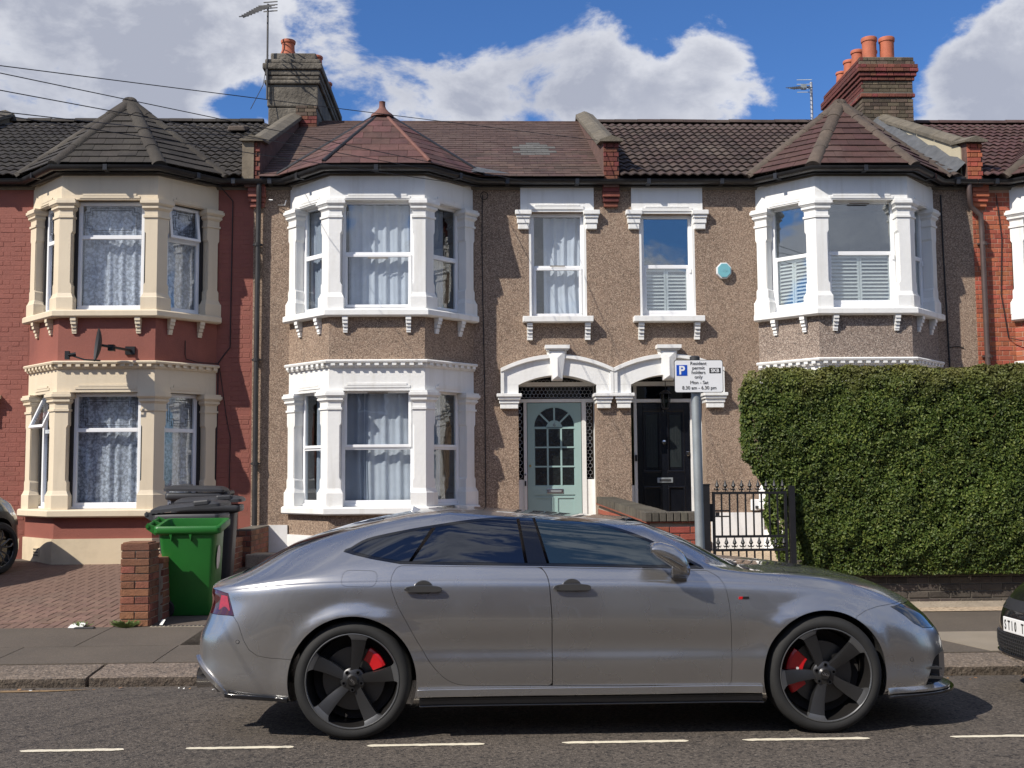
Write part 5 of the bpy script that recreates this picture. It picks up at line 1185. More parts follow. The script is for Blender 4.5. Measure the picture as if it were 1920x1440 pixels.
# ---- rainwater pipes, cables and brackets
def pipe(h, pts, r, m, name='downpipe', clips=True):
    mb = MB(); mb.tube(pts, r, 10); o = mb.build(name, m, h, smooth=50)
    if clips:
        mb = MB()
        for z in (5.2, 3.4, 1.8):
            if min(p[2] for p in pts) < z < max(p[2] for p in pts):
                x = [p for p in pts if p[2] <= z][0][0]; yy = [p for p in pts if p[2] <= z][0][1]; mb.tube([(x, yy, z-.025), (x, yy, z+.025)], r*1.25, 10); mb.box(x-r*1.8, x+r*1.8, yy, yy+.07, z-.012, z+.012)
        if mb.v: mb.build('pipe_clip', m, o)
    return o
pipe(h6, [(-3.37, YW-.17, 6.16), (-3.37, YW-.17, 6.02), (-3.385, YW-.09, 5.86), (-3.39, YW-.09, 5.6), (-3.40, YW-.09, 3.0), (-3.40, YW-.09, .55)], .04, 'pipe_black')
pipe(ho, [(7.82, YW-.17, 6.14), (7.82, YW-.17, 5.95), (7.86, YW-.10, 5.80), (8.02, YW-.09, 5.66), (8.03, YW-.09, 5.4), (8.05, YW-.09, .6)], .042, 'pipe_brown')
def wire(h, pts, r=.006, m='cable_black', name='cable'):
    mb = MB(); mb.tube(pts, r, 5); return mb.build(name, m, h)
wire(hr, [(-3.97, YW-.25, 6.1), (-3.80, YW-.03, 5.9), (-3.81, YW-.012, 5.0), (-3.82, YW-.012, 3.6), (-3.9, YW-.012, 3.5), (-4.0, YW-.012, 3.36), (-4.0, YW-.01, 2.9), (-4.02, YW-.01, 1.3)], .009)
wire(hr, [(-3.98, YW-.012, 3.3), (-3.86, YW-.012, 2.5), (-3.80, YW-.012, 2.2), (-3.81, YW-.012, 1.0)], .006)
u_, n_, L_ = seg(plan(CX[0])[2], plan(CX[0])[3]); P_ = Vector(plan(CX[0])[2])
def onbay(a, d, z): q = P_+u_*a+n_*d; return (q.x, q.y, z)
wire(hr, [onbay(.5, .01, 3.66), onbay(.5, .012, 3.45), onbay(.52, .012, 3.38), onbay(.7, .05, 3.34), onbay(1.05, .05, 3.345)], .006)
wire(h6, [(.10, YW-.02, 6.0), (.09, YW-.012, 5.2), (.10, YW-.012, 4.3), (.12, YW-.012, 3.0), (.13, YW-.012, .8)], .008)
wire(h6, [(.13+.06*math.cos(t), YW-.02, 5.99+.06*math.sin(t)) for t in [PI*2*k/12 for k in range(13)]], .006)
wire(h4, [(7.42, YW-.02, 6.0), (7.43, YW-.012, 5.1), (7.45, YW-.012, 4.0), (7.47, YW-.012, 2.8)], .013)
wire(h4, [(7.47, YW-.012, 3.55), (7.6, YW-.012, 3.57), (7.7, YW-.012, 3.54)], .007)
wire(ho, [(8.32, YW-.02, 6.0), (8.38, YW-.02, 5.3), (8.33, YW-.02, 4.4), (8.42, YW-.02, 3.7), (8.6, YW-.3, 3.6)], .008)
# stub bracket on the wall beside the downpipe
mb = MB(); mb.tube([(-3.22, YW, 5.9), (-3.22, YW-.12, 5.9), (-3.16, YW-.14, 5.89)], .008, 6); mb.tube([(-3.1, YW-.02, 5.84), (-2.98, YW-.1, 5.82), (-2.96, YW-.1, 5.9)], .008, 6); tag(mb.build('wall_bracket', 'aluminium'), 'small bare metal aerial bracket high on brown pebbledash beside the white bay', 'bracket')
# satellite dish on the red bay
dish = thing('satellite_dish', (-4.9, 16.35, 3.42), 'dark grey satellite dish on an arm in front of the red house bay', 'satellite dish')
mb = MB(); ctr = Vector((-5.40, 16.18, 3.50)); ax_ = Vector((-.90, -.42, .10)).normalized(); s1 = ax_.cross(Vector((0, 0, 1))).normalized(); s2 = s1.cross(ax_); vs = []; seg_n = 20
for r, d in ((0, 0), (.09, .008), (.17, .03), (.225, .055), (.232, .06), (.225, .045), (.17, .018), (.09, -.006), (0, -.014)):
    for j in range(seg_n): t = 2*PI*j/seg_n; vs.append(ctr+s1*(r*math.cos(t)*.88)+s2*(r*math.sin(t)*1.05)+ax_*d)
mb.add(vs, [(i*seg_n+j, i*seg_n+(j+1) % seg_n, (i+1)*seg_n+(j+1) % seg_n, (i+1)*seg_n+j) for i in range(8) for j in range(seg_n)]); mb.build('reflector', 'dish_grey', dish, smooth=50)
mb = MB(); mb.tube([ctr-Vector((0, 0, .22)), ctr+Vector((-.18, -.12, -.22)), ctr+Vector((-.36, -.16, -.16))], .012, 6); mb.build('feed_arm', 'dish_grey', dish)
mb = MB(); mb.tube([ctr+Vector((-.40, -.17, -.16)), ctr+Vector((-.30, -.14, -.14))], .028, 8); mb.box(ctr.x-.44, ctr.x-.38, ctr.y-.19, ctr.y-.14, ctr.z-.22, ctr.z-.10); mb.build('receiver_head', 'black_metal', dish)
mb = MB(); mb.tube([ctr+Vector((.02, 0, .0)), ctr+Vector((.16, .1, -.02)), ctr+Vector((.30, .40, -.03))], .02, 8); mb.box(ctr.x+.08, ctr.x+.16, ctr.y+.06, ctr.y+.16, ctr.z-.07, ctr.z+.02); mb.box(ctr.x+.22, ctr.x+.36, YB-.03, YB, ctr.z-.09, ctr.z+.03); mb.build('mounting', 'black_metal', dish)
# alarm box
al = thing('alarm_box', (3.82, YW, 4.74), 'pale teal octagonal alarm box on the pebbledashed wall', 'alarm box')
mb = MB(); c_ = (3.90, 4.78); R8 = [(c_[0]+.125*math.cos(PI/8+PI/4*k), c_[1]+.135*math.sin(PI/8+PI/4*k)) for k in range(8)]; mb.prism(R8, YW-.07, YW); mb.build('casing', 'sign_white', al, bevel=.008)
mb = MB(); mb.prism([(c_[0]+.108*math.cos(PI/8+PI/4*k), c_[1]+.117*math.sin(PI/8+PI/4*k)) for k in range(8)], YW-.085, YW-.071); mb.build('face_plate', 'alarm_teal', al, bevel=.006)
text_obj('cqa', (c_[0]-.045, YW-.087, c_[1]-.015), .07, 'alarm_text', al, 'lettering')
# porch lantern
ln = thing('porch_lantern', (2.98, YW+.2, 2.62), 'small black lantern hanging in the porch above the black door', 'lantern')
mb = MB(); mb.tube([(2.98, YW+.2, 3.10), (2.98, YW+.2, 2.90)], .006, 6); mb.lathe((2.98, YW+.2, 2.62), [(.10, .24), (.095, .25), (.05, .285), (.02, .30)], 6); mb.lathe((2.98, YW+.2, 2.62), [(.015, -.02), (.05, .0), (.055, .015)], 6); mb.build('lantern_cap', 'black_metal', ln)
mb = MB()
for k in range(6): t = PI/3*k; mb.tube([(2.98+.055*math.cos(t), YW+.2+.055*math.sin(t), 2.635), (2.98+.09*math.cos(t), YW+.2+.09*math.sin(t), 2.86)], .006, 4)
mb.build('lantern_bar', 'black_metal', ln); mb = MB(); mb.lathe((2.98, YW+.2, 2.64), [(.048, 0), (.082, .22)], 6); mb.build('lantern_glass', 'obscure_glass', ln)
# white outdoor socket
wb = thing('junction_box', (3.62, YW-.05, 1.5), 'small white plastic box on the pebbledash seen through the gate', 'box')
mb = MB(); mb.box(4.24, 4.37, YW-.07, YW, 1.02, 1.19); mb.build('cover', 'upvc', wb, bevel=.01); mb = MB(); mb.box(4.30, 4.35, YW-.085, YW-.07, 1.05, 1.09); mb.build('dial', 'dish_grey', wb)
# ---- aerials
ae = thing('tv_aerial', (-3.98, 20.95, 8.8), 'tall tv aerial with many rods on the left chimney', 'aerial')
mb = MB(); mb.tube([(-3.96, 20.93, 8.75), (-3.96, 20.93, 10.62)], .02, 6); mb.build('mast', 'dish_grey', ae)
mb = MB(); b0 = Vector((-3.93, 20.93, 10.60)); b1 = Vector((-4.27, 20.2, 10.05)); mb.tube([b0, b1], .014, 5); mb.build('boom', 'dish_grey', ae)
for i in range(9): p = b0.lerp(b1, .12+i*.108); w = .17-.008*i; mb = MB(); mb.tube([p+Vector((-w, .10, .05)), p+Vector((w, -.10, -.02))], .011, 4); mb.build('rod', 'dish_grey', ae)
mb = MB()
for z in (-.09, -.03, .03, .09): mb.tube([b0+Vector((-.13, .1, z)), b0+Vector((.15, .0, z-.02))], .012, 4)
mb.build('reflector', 'dish_grey', ae)
mb = MB(); mb.tube([(-3.94, 20.91, 9.6), (-4.02, 20.85, 9.0), (-4.2, 20.6, 8.45)], .007, 4); mb.build('lead', 'cable_black', ae)
ae2 = thing('tv_aerial', (7.0, 21.2, 8.3), 'lower tv aerial pointing left beside the right-hand chimney', 'aerial')
mb = MB(); mb.tube([(6.66, 21.5, 8.2), (6.66, 21.5, 9.32)], .028, 8); mb.build('mast', 'aluminium', ae2)
mb = MB(); b0 = Vector((6.62, 21.46, 9.22)); b1 = Vector((6.06, 20.9, 8.98)); mb.tube([b0, b1], .011, 5); mb.box(6.38, 6.48, 21.2, 21.26, 9.08, 9.18); mb.build('boom', 'galvanised', ae2)
for i in range(10): p = b0.lerp(b1, .08+i*.1); w = .10; mb = MB(); mb.tube([p+Vector((-w*.6, .08, .045)), p+Vector((w*.6, -.08, -.045))], .009, 4); mb.build('rod', 'dish_grey', ae2)
mb = MB()
for z in (-.10, -.03, .06, .15): mb.tube([b0+Vector((-.24, .05, z)), b0+Vector((.03, -.05, z-.03))], .008, 4)
mb.build('reflector', 'galvanised', ae2)
# ---- overhead wires from a pole down the street to the houses
def overhead(pts_, label):
    a, b = Vector(pts_[0]), Vector(pts_[1]); sag = pts_[2]; P = []
    for i in range(25):
        t = i/24; p = a.lerp(b, t); p.z -= sag*4*t*(1-t); P.append(p)
    mb = MB(); mb.tube(P, .0048, 5); return tag(mb.build('overhead_wire', 'cable_black'), label, 'wire', 'telephone wires crossing in front of the roofs')
random.seed(5)
# ------------------------------------------------------------------ street side things
for (a, b, s), l in (((( -4.081, 9.5, 5.156), (1.903, 17.1, 6.80), .02), 'uppermost telephone wire, passing over the middle roof to the party wall'),
                     (((-4.079, 9.5, 5.091), (.893, 17.1, 6.12), .02), 'second telephone wire from the top, ending at the middle gutter'),
                     (((-3.946, 9.2, 4.835), (.354, 17.1, 6.14), .02), 'third telephone wire from the top, crossing the peak of the dark bay roof'),
                     (((-3.855, 9.0, 4.587), (-3.232, 17.25, 6.84), .02), 'telephone wire running low across the dark roof to the left chimney party wall'),
                     (((-3.855, 9.0, 4.569), (.105, 17.1, 6.06), .03), 'lowest telephone wire, drooping over the slate roof of the white bay')):
    a, b = Vector(a), Vector(b); a2 = b+(a-b)*1.7; overhead((a2, b, s), l)
# brick pier and low wall by the drive
pier = thing('brick_pier', (-3.49, 11.8, .1), 'short weathered red brick pier with low wall behind it beside the green bin', 'brick pier')
px0, px1, py0, py1, pz0, pz1 = -3.635, -3.345, 11.65, 11.98, .09, .93
mb = MB(); mb.box(px0+.008, px1-.008, py0+.008, py1-.008, pz0, pz1-.01); mb.build('mortar_core', 'mortar', pier)
its = brick_field((px0, py0+.008, pz0), (1, 0), (0, -1), px1-px0, pz1-pz0, 'rust_brick', L=.29, bond='header' if 0 else 'flemish', proud=.012, joint=.011, d=.03)
def pier_rows():
    out = []; z = pz0+.004; r = 0
    while z+.065 < pz1+.012:
        for (o, u, n, w) in (((px0, py0), (1, 0), (0, -1), px1-px0), ((px1, py0), (0, 1), (1, 0), py1-py0), ((px0, py1), (0, -1), (-1, 0), py1-py0)):
            ed = [0, w] if (r % 2 == 0) else [0, w/2, w]
            if n[0]: ed = [0, w*.33, w] if r % 2 == 0 else [0, w*.66, w]
            for i in range(len(ed)-1):
                l = ed[i+1]-ed[i]-.010; c = (ed[i]+ed[i+1])/2
                me = brick_mesh(l, .066, .03, 'rust_brick', .003)
                rot = Matrix(((u[0], -n[0], 0, 0), (u[1], -n[1], 0, 0), (0, 0, 1, 0), (0, 0, 0, 1)))
                p = .004+random.uniform(-.003, .003)
                out.append((me, Matrix.Translation((o[0]+u[0]*c+n[0]*p, o[1]+u[1]*c+n[1]*p, z+.033)) @ rot))
        z += .0765; r += 1
    return out
pieces('brick', pier_rows(), pier)
mb = MB(); mb.box(px0+.01, px1-.02, py0+.01, py1-.04, pz1-.01, pz1+.012); mb.build('pier_top', 'rust_brick', pier, bevel=.008)
mb = MB(); mb.box(px1-.16, px1+.045, py1, 17.2, .1, .70); mb.build('wall_core', 'mortar', pier)
pieces('brick', brick_field((px1+.045, py1, .12), (0, 1), (1, 0), 4.0, .60, 'rust_brick', proud=.006), pier)
mb = MB(); mb.box(px1-.17, px1+.055, py1, 16.9, .702, .76); mb.build('wall_coping', 'rust_brick', pier, bevel=.01)
# return wall by the downpipe
rw = thing('garden_wall', (-3.1, 16, .2), 'low dark brick garden wall behind the grey bins', 'wall')
mb = MB(); mb.box(-3.42, -3.19, 16.0, 17.35, .2, .86); mb.build('wall_core', 'mortar_dark', rw)
pieces('brick', brick_field((-3.42, 16.0, .25), (1, 0), (0, -1), .23, .62, 'rust_brick', bond='header', proud=.008)+brick_field((-3.19, 16.0, .25), (0, 1), (1, 0), 1.3, .62, 'rust_brick', proud=.008), rw)
mb = MB(); mb.box(-3.25, -2.2, 15.9, 16.3, .3, .52); tag(mb.build('concrete_step', 'concrete', bevel=.02), 'broken concrete step on the bare soil behind the grey bins', 'step')
# ---- wheeled bins
def rr(cx, cy, wx, wy, r, z, k=4):
    out = []
    for (sx, sy, t0) in ((1, -1, -PI/2), (1, 1, 0), (-1, 1, PI/2), (-1, -1, PI)):
        for i in range(k+1):
            t = t0+PI/2*i/k; out.append((cx+sx*(wx/2-r)+r*math.cos(t), cy+sy*(wy/2-r)+r*math.sin(t), z))
    return out
def loops(mb, L, cap0=True, cap1=True):
    k = len(L[0]); vs = [p for l in L for p in l]
    fs = [(i*k+j, i*k+(j+1) % k, (i+1)*k+(j+1) % k, (i+1)*k+j) for i in range(len(L)-1) for j in range(k)]
    if cap0: fs.append(tuple(range(k-1, -1, -1)))
    if cap1: fs.append(tuple((len(L)-1)*k+j for j in range(k)))
    mb.add(vs, fs)
def wheelie(name_l, x, y, z, m, rotz=0, lid=None, label='', tall=1.0, cat='wheelie bin', group=None):
    """hinge side at -x. Built at the origin, then turned and placed"""
    t = thing('wheelie_bin', (0, 0, 0), label, cat, group)
    mb = MB(); H = .98*tall
    L = [rr(.0, 0, .50, .46, .05, .02), rr(.0, 0, .52, .48, .06, .05), rr(-.005, 0, .60, .53, .06, H*.62), rr(-.01, 0, .64, .55, .05, H*.9), rr(-.01, 0, .65, .56, .05, H*.905)]
    L += [rr(.0, 0, .74, .60, .05, H*.92), rr(.0, 0, .76, .62, .05, H*.935), rr(.0, 0, .76, .62, .05, H*.985), rr(.0, 0, .74, .60, .05, H)]
    if lid is None: L += [rr(.0, 0, .66, .52, .05, H), rr(-.0, 0, .64, .50, .05, H*.93), rr(-.005, 0, .56, .48, .05, H*.4), rr(0, 0, .48, .42, .05, .06)]
    loops(mb, L); b = mb.build('bin_body', m, t, smooth=38)
    for sx in (-.20, .02): mb = MB(); mb.prism([(sx, H*.915), (sx+.03, H*.915), (sx+.02, H*.84)], -.31, -.262); mb.build('rib', m, b)
    # hinge bar and handles
    mb = MB(); 
    for yy in (-.24, .0, .24): mb.add([(-.36, yy-.02, H*.90), (-.36, yy+.02, H*.90), (-.47, yy-.02, H*.97), (-.47, yy+.02, H*.97), (-.36, yy-.02, H*.99), (-.36, yy+.02, H*.99), (-.46, yy-.02, H*1.03), (-.46, yy+.02, H*1.03)], [(0, 2, 3, 1), (4, 5, 7, 6), (0, 4, 6, 2), (1, 3, 7, 5), (2, 6, 7, 3), (0, 1, 5, 4)])
    mb.tube([(-.455, -.27, H), (-.455, .27, H)], .020, 8); mb.build('handle', m, t, smooth=40)
    for yy in (-.24, .24):
        mb = MB(); mb.lathe((-.27, yy-.03, .10), [(.04, -.0), (.095, .0), (.105, .012), (.105, .048), (.095, .06), (.04, .06)], 20, 'Y'); w = mb.build('wheel', 'rubber', t, smooth=40)
        mb = MB(); mb.lathe((-.27, yy-.035, .10), [(.02, -.004), (.05, .0)], 10, 'Y'); mb.build('wheel_hub', 'bin_black', w)
    if lid is not None:
        mb = MB(); 
        L = [rr(.0, 0, .80, .64, .05, H+.005), rr(.0, 0, .80, .64, .05, H+.04), rr(.0, 0, .74, .58, .06, H+.065), rr(-.02, 0, .60, .44, .08, H+.085)]
        loops(mb, L); ld = mb.build('lid', m, t, smooth=38)
        mb = MB(); mb.box(.10, .28, -.325, -.20, H+.03, H+.10); mb.build('lid_grip', m, ld, bevel=.02)
        hinge = Vector((-.42, 0, H)); 
        Rm = Matrix.Translation(hinge) @ Matrix.Rotation(-lid, 4, 'Y') @ Matrix.Translation(-hinge); ld.matrix_basis = Rm @ Matrix.Translation(ld.location)
    t.location = (x, y, z); t.rotation_euler = (0, 0, rotz); return t, b
g, gb = wheelie('', -3.10, 12.38, .155, 'bin_green', label='open green wheelie bin without lid beside the brick pier', rotz=0.03, tall=1.0)
mb = MB(); n = 14; vs = [(.315, -.10+.10*math.cos(2*PI*i/n), .62+.13*math.sin(2*PI*i/n)) for i in range(n)]
mb.add([(.3165-(.70-p[2])*.075+.0, p[1], p[2]) for p in vs], [tuple(range(n))]); o = mb.build('sticker', 'bin_sticker'); o.parent = g
g.scale = (.93, .95, 1.01); g.rotation_euler = (math.radians(7), 0, .03); g.location = (-3.10, 12.50, .13)
b1, _ = wheelie('', -3.34, 13.30, .20, 'bin_black', label='black wheelie bin just behind the green one with its lid propped ajar', rotz=0.0, lid=.10, tall=1.0, group='black wheelie bins')
b2, _ = wheelie('', -3.30, 14.05, .24, 'bin_black', label='black wheelie bin standing in the middle of the three black bins', rotz=.12, lid=.04, tall=1.04, group='black wheelie bins')
b3, _ = wheelie('', -3.84, 15.55, .33, 'bin_black', label='black wheelie bin farthest back, against the red house wall', rotz=PI+.1, lid=.03, tall=1.08, group='black wheelie bins')
# drainage channel
dc = thing('drain_channel', (-2.9, 11.7, .1), 'slotted drain channel along the back of the pavement by the green bin', 'drain')
mb = MB(); mb.box(-3.32, -1.6, 11.60, 11.66, .04, .098); mb.build('channel', 'mortar', dc)
x = -3.30
for i in range(40): mb = MB(); mb.box(x, x+.022, 11.605, 11.655, .097, .1005); mb.build('slot', 'reveal_black', dc); x += .042
# centre garden wall with dark coping
cw = thing('garden_wall', (2.0, 14, .1), 'orange-red brick garden wall with dark brick coping running from the porch to the gate', 'wall')
def wz(y): return 1.10+(y-12.1)*.014
mb = MB(); mb.prism_x([(12.13, .05), (17.25, .05), (17.25, wz(17.25)-.03), (12.13, wz(12.1)-.03)], 1.86, 2.06); mb.box(2.06, 2.42, 12.13, 12.33, .05, 1.07); mb.build('wall_core', 'mortar', cw)
it = brick_field((1.85, 12.13, .06), (1, 0), (0, -1), .57, 1.0, 'wall_brick', proud=.012)
it += brick_field((1.86, 17.25, .10), (0, -1), (-1, 0), 5.1, .98, 'wall_brick', proud=.012)
pieces('brick', it, cw)
x = 1.80
while x < 2.40: mb = MB(); mb.box(x+.004, x+.072, 12.08, 12.36, 1.085, 1.185); mb.build('coping_brick', 'engineering_brick', cw, bevel=.006); x += .078
y = 12.37
cpm = None
while y < 17.2:
    if cpm is None:
        mb = MB(); mb.box(-.135, .135, -.034, .034, -.05, .05); cpm = mb.mesh('coping_brick', 'engineering_brick', origin=Vector((0, 0, 0)))
    o = bpy.data.objects.new('coping_brick', cpm); COL.objects.link(o); o.parent = cw; o.location = Vector((1.955+random.uniform(-.003, .003), y+.036, wz(y)+.034+random.uniform(-.003, .003)))-wloc(cw); y += .078
mb = MB(); mb.prism_x([(12.1, wz(12.1)-.03), (17.2, wz(17.2)-.03), (17.2, wz(17.2)-.015), (12.1, wz(12.1)-.015)], 1.81, 2.10); mb.box(2.10, 2.42, 12.10, 12.35, 1.066, 1.083); mb.build('creasing_tile', 'wall_brick', cw)
# ---- metal gate
gt = thing('metal_gate', (2.95, 12.1, .1), 'black iron garden gate with two rows of spear finials', 'gate')
GY = 12.10; gx0, gx1 = 2.535, 3.345
mb = MB(); mb.box(2.415, 2.50, GY-.045, GY+.045, .08, 1.47); mb.box(2.41, 2.505, GY-.05, GY+.05, 1.47, 1.485); mb.build('gate_post', 'black_metal', gt)
mb = MB(); mb.box(3.37, 3.43, GY-.03, GY+.03, .08, 1.46); mb.build('gate_post', 'black_metal', gt)
for xa in (gx0, gx1-.028): mb = MB(); mb.box(xa, xa+.028, GY-.014, GY+.014, .16, 1.40); mb.build('gate_stile', 'black_metal', gt)
for z in (1.372, .905, .76, .18): mb = MB(); mb.box(gx0+.028, gx1-.028, GY-.013, GY+.013, z, z+.026); mb.build('rail', 'black_metal', gt)
mb = MB(); mb.box(gx0+.028, gx0+.19, GY-.01, GY+.01, 1.185, 1.203); mb.build('rail', 'black_metal', gt)
mb = MB(); mb.box(2.50, gx0, GY-.02, GY+.02, 1.08, 1.27); mb.build('lock_plate', 'black_metal', gt)
mb = MB(); mb.tube([(gx0+.02, GY-.03, 1.135), (gx0+.17, GY-.03, 1.135)], .008, 6); mb.box(gx0+.03, gx0+.07, GY-.03, GY-.01, 1.14, 1.18); mb.build('latch', 'black_metal', gt)
for i in range(8):
    x = gx0+.014+(gx1-gx0-.028)*(i+1)/9
    for a, b in ((.206, .76), (.931, 1.372)): mb = MB(); mb.box(x-.008, x+.008, GY-.008, GY+.008, a, b); mb.build('bar', 'black_metal', gt)
spm = MB(); spm.lathe((0, 0, 0), [(.006, 0), (.006, .02), (.015, .03), (.008, .042), (.024, .062), (.014, .088), (.003, .128)], 8); 
for s_ in (-1, 1): spm.tube([(0, 0, .028), (s_*.020, 0, .020), (s_*.031, 0, .036)], .007, 5)
spm = spm.mesh('spear_finial', 'black_metal', smooth=40)
for i in range(9):
    for z in (1.398, .786):
        o = bpy.data.objects.new('spear_finial', spm); COL.objects.link(o); o.parent = gt; o.location = Vector((gx0+.055+(gx1-gx0-.08)*i/8.2, GY, z))-wloc(gt)
# ---- parking sign
sp = thing('parking_sign', (1.96, 9.9, .05), 'white resident permit parking sign on a grey galvanised post', 'parking sign')
mb = MB(); mb.tube([(1.965, 9.9, .04), (1.945, 9.9, 2.60)], .041, 18); mb.build('post', 'galvanised', sp, smooth=50)
mb = MB(); mb.lathe((1.945, 9.9, 2.60), [(.045, 0), (.045, .035), (.03, .045)], 18); mb.build('post_cap', 'dish_grey', sp, smooth=40)
mb = MB(); x0, x1, z0, z1 = 1.748, 2.183, 2.312, 2.603; r = .018
R_ = []
for cx_, cz_, t0 in ((x1-r, z0+r, -PI/2), (x1-r, z1-r, 0), (x0+r, z1-r, PI/2), (x0+r, z0+r, PI)):
    for k in range(5): t = t0+PI/2*k/4; R_.append((cx_+r*math.cos(t), cz_+r*math.sin(t)))
mb.prism(R_, 9.84, 9.846); pl = mb.build('sign_plate', 'sign_black', sp)
mb = MB(); sx, sz = (x0+x1)/2, (z0+z1)/2; mb.prism([(sx+(a-sx)*.978, sz+(b-sz)*.968) for a, b in R_], 9.8385, 9.84); mb.build('sign_face', 'sign_white', pl)
mb = MB(); mb.box(x0+.02, x0+.115, 9.836, 9.8385, z1-.14, z1-.045); mb.build('parking_symbol_panel', 'sign_blue', pl)
text_obj('P', (x0+.067, 9.8355, z1-.127), .105, 'sign_white', pl, 'letter', 'CENTER', bold=.003)
mb = MB(); mb.box(x1-.122, x1-.022, 9.836, 9.8385, z1-.118, z1-.072); mb.build('zone_panel', 'sign_black', pl)
text_obj('SKB', (x1-.072, 9.8355, z1-.110), .044, 'sign_white', pl, 'letters', 'CENTER', bold=.001)
for s_, z, xx in (('Resident', z1-.045, .215), ('permit', z1-.085, .215), ('holders', z1-.125, .215), ('only', z1-.165, .215), ('Mon - Sat', z1-.215, .22), ('8.30 am - 6.30 pm', z1-.262, .22)):
    text_obj(s_, (x0+xx, 9.8370, z), .043, 'sign_black', pl, 'lettering', 'CENTER', bold=-.0002, squash=.97)
for z in (2.36, 2.55): mb = MB(); mb.box(1.89, 2.0, 9.845, 9.875, z-.015, z+.015); mb.build('clamp', 'galvanised', sp)
# ---- right-hand front wall and hedge
fw = thing('front_wall', (6, 12.5, .1), 'low dark brick front wall under the big clipped hedge', 'wall')
mb = MB(); mb.box(3.48, 9.0, 12.42, 12.62, .0, .62); mb.build('wall_core', 'mortar_dark', fw)
pieces('brick', brick_field((3.48, 12.42, .13), (1, 0), (0, -1), 4.2, .50, 'dark_brick', proud=.010, joint=.014, L=.22), fw)
mb = MB(); mb.add([(3.4, 12.2, .115), (9, 12.2, .115), (9, 12.42, .17), (3.4, 12.42, .17)], [(0, 1, 2, 3)]); mb.build('cement_fillet', 'concrete', fw)
def leaves(name, samples, parent, m, size=(.013, .026)):
    """samples: array of (pos, normal); every leaf a small folded blade"""
    P, Nn = samples; n = len(P); g = rng
    d = Nn + g.normal(0, .55, (n, 3)); d /= np.linalg.norm(d, axis=1)[:, None]
    r = g.normal(0, 1, (n, 3)); a = np.cross(d, r); a /= np.linalg.norm(a, axis=1)[:, None]; b = np.cross(d, a)
    s = g.uniform(size[0], size[1], n)[:, None]; l = a*s*.9; w = b*s*.5; f = d*s*.22
    V = np.stack([P-l, P-w+f-l*.1, P+l, P+w+f-l*.1, ], 1).reshape(-1, 3)
    # two triangles folded along the midrib
    F = np.arange(n*4).reshape(-1, 4); T = np.concatenate([F[:, [0, 1, 2]], F[:, [0, 2, 3]]], 1).reshape(-1, 3)
    me = bpy.data.meshes.new(name); me.vertices.add(len(V)); me.loops.add(len(T)*3); me.polygons.add(len(T))
    off = np.array(wloc(parent)); me.vertices.foreach_set('co', (V-off).ravel()); me.loops.foreach_set('vertex_index', T.ravel().astype(np.int32))
    me.polygons.foreach_set('loop_start', np.arange(0, len(T)*3, 3, dtype=np.int32)); me.update(calc_edges=True); me.materials.append(M[m])
    o = bpy.data.objects.new(name, me); COL.objects.link(o); o.parent = parent; o['kind'] = 'stuff'; return o
def fbm(P, s):
    return np.array([mnoise.noise(Vector(p)*s)+.5*mnoise.noise(Vector(p)*s*2.3) for p in P])
def hedge_surface(x0, x1, y0, y1, zb, zt, dens, left_prof=None, amp=.07, sides='flt', slant=.30):
    Ps, Ns = [], []
    def left(z): return np.interp(z, [a for a, b in left_prof], [b for a, b in left_prof]) if left_prof else x0+0*z
    def put(P, Nv, k=1.0):
        keep = np.ones(len(P), bool)
        nz_ = fbm(P, 2.2); hi = fbm(P, 6.5)
        dd = nz_*amp*1.3+hi*amp*.6 - np.abs(rng.normal(0, .035, len(P)))*1.2
        keep &= rng.uniform(0, 1, len(P)) < np.clip(1.05+hi*1.3, .25, 1)
        Q = P+Nv*dd[:, None]; Ps.append(Q[keep]); Ns.append(Nv[keep])
    if 'f' in sides:
        n = int((x1-x0)*(zt-zb)*dens); x = rng.uniform(x0-.05, x1, n); z = rng.uniform(zb-.06, zt, n)
        lx = left(z); ok = x > lx+.02; x, z = x[ok], z[ok]; lx = lx[ok]
        # rounded corners towards the left end and the top
        rx = np.clip(1-(x-lx)/.28, 0, 1); rz = np.clip(1-(zt-z)/.22, 0, 1); rb = np.clip(1-(z-zb)/.5, 0, 1)
        y = y0+.26*(1-np.sqrt(np.clip(1-rx**2, 0, 1)))+.20*(1-np.sqrt(np.clip(1-rz**2, 0, 1)))+.10*rb**2
        Nv = np.stack([-rx, -np.ones_like(x)*.9, rz*.8+.12], 1); Nv /= np.linalg.norm(Nv, axis=1)[:, None]; put(np.stack([x, y, z], 1), Nv)
    if 't' in sides:
        n = int((x1-x0)*(y1-y0)*dens*.8); x = rng.uniform(x0, x1, n); y = rng.uniform(y0+.15, y1, n); z = np.full(n, zt)
        lx = left(z)+(y-y0)*slant; ok = x > lx+.1; x, y, z = x[ok], y[ok], z[ok]; put(np.stack([x, y, z], 1), np.tile([0, -.1, 1.], (len(x), 1)))
    if 'l' in sides:
        n = int((y1-y0)*(zt-zb)*dens); y = rng.uniform(y0+.15, y1, n); z = rng.uniform(zb, zt-.1, n); x = left(z)+(y-y0)*slant; put(np.stack([x, y, z], 1), np.tile([-1, -.15, .1], (n, 1)))
    return np.concatenate(Ps), np.concatenate(Ns)
hg = thing('hedge', (4.8, 12.8, .5), 'tall thick clipped green hedge standing on the low brick wall right of the gate', 'hedge')
lp = [(.45, 3.50), (.8, 3.42), (1.15, 3.26), (1.5, 3.06), (1.75, 2.86), (2.0, 2.82), (2.45, 2.83), (2.62, 2.90), (2.78, 3.05)]
lp = [(a, b+.05) for a, b in lp]; lp[-1] = (2.78, 3.00)
smp = hedge_surface(2.86, 8.2, 12.16, 13.5, .54, 2.76, 12500, lp, amp=.045)
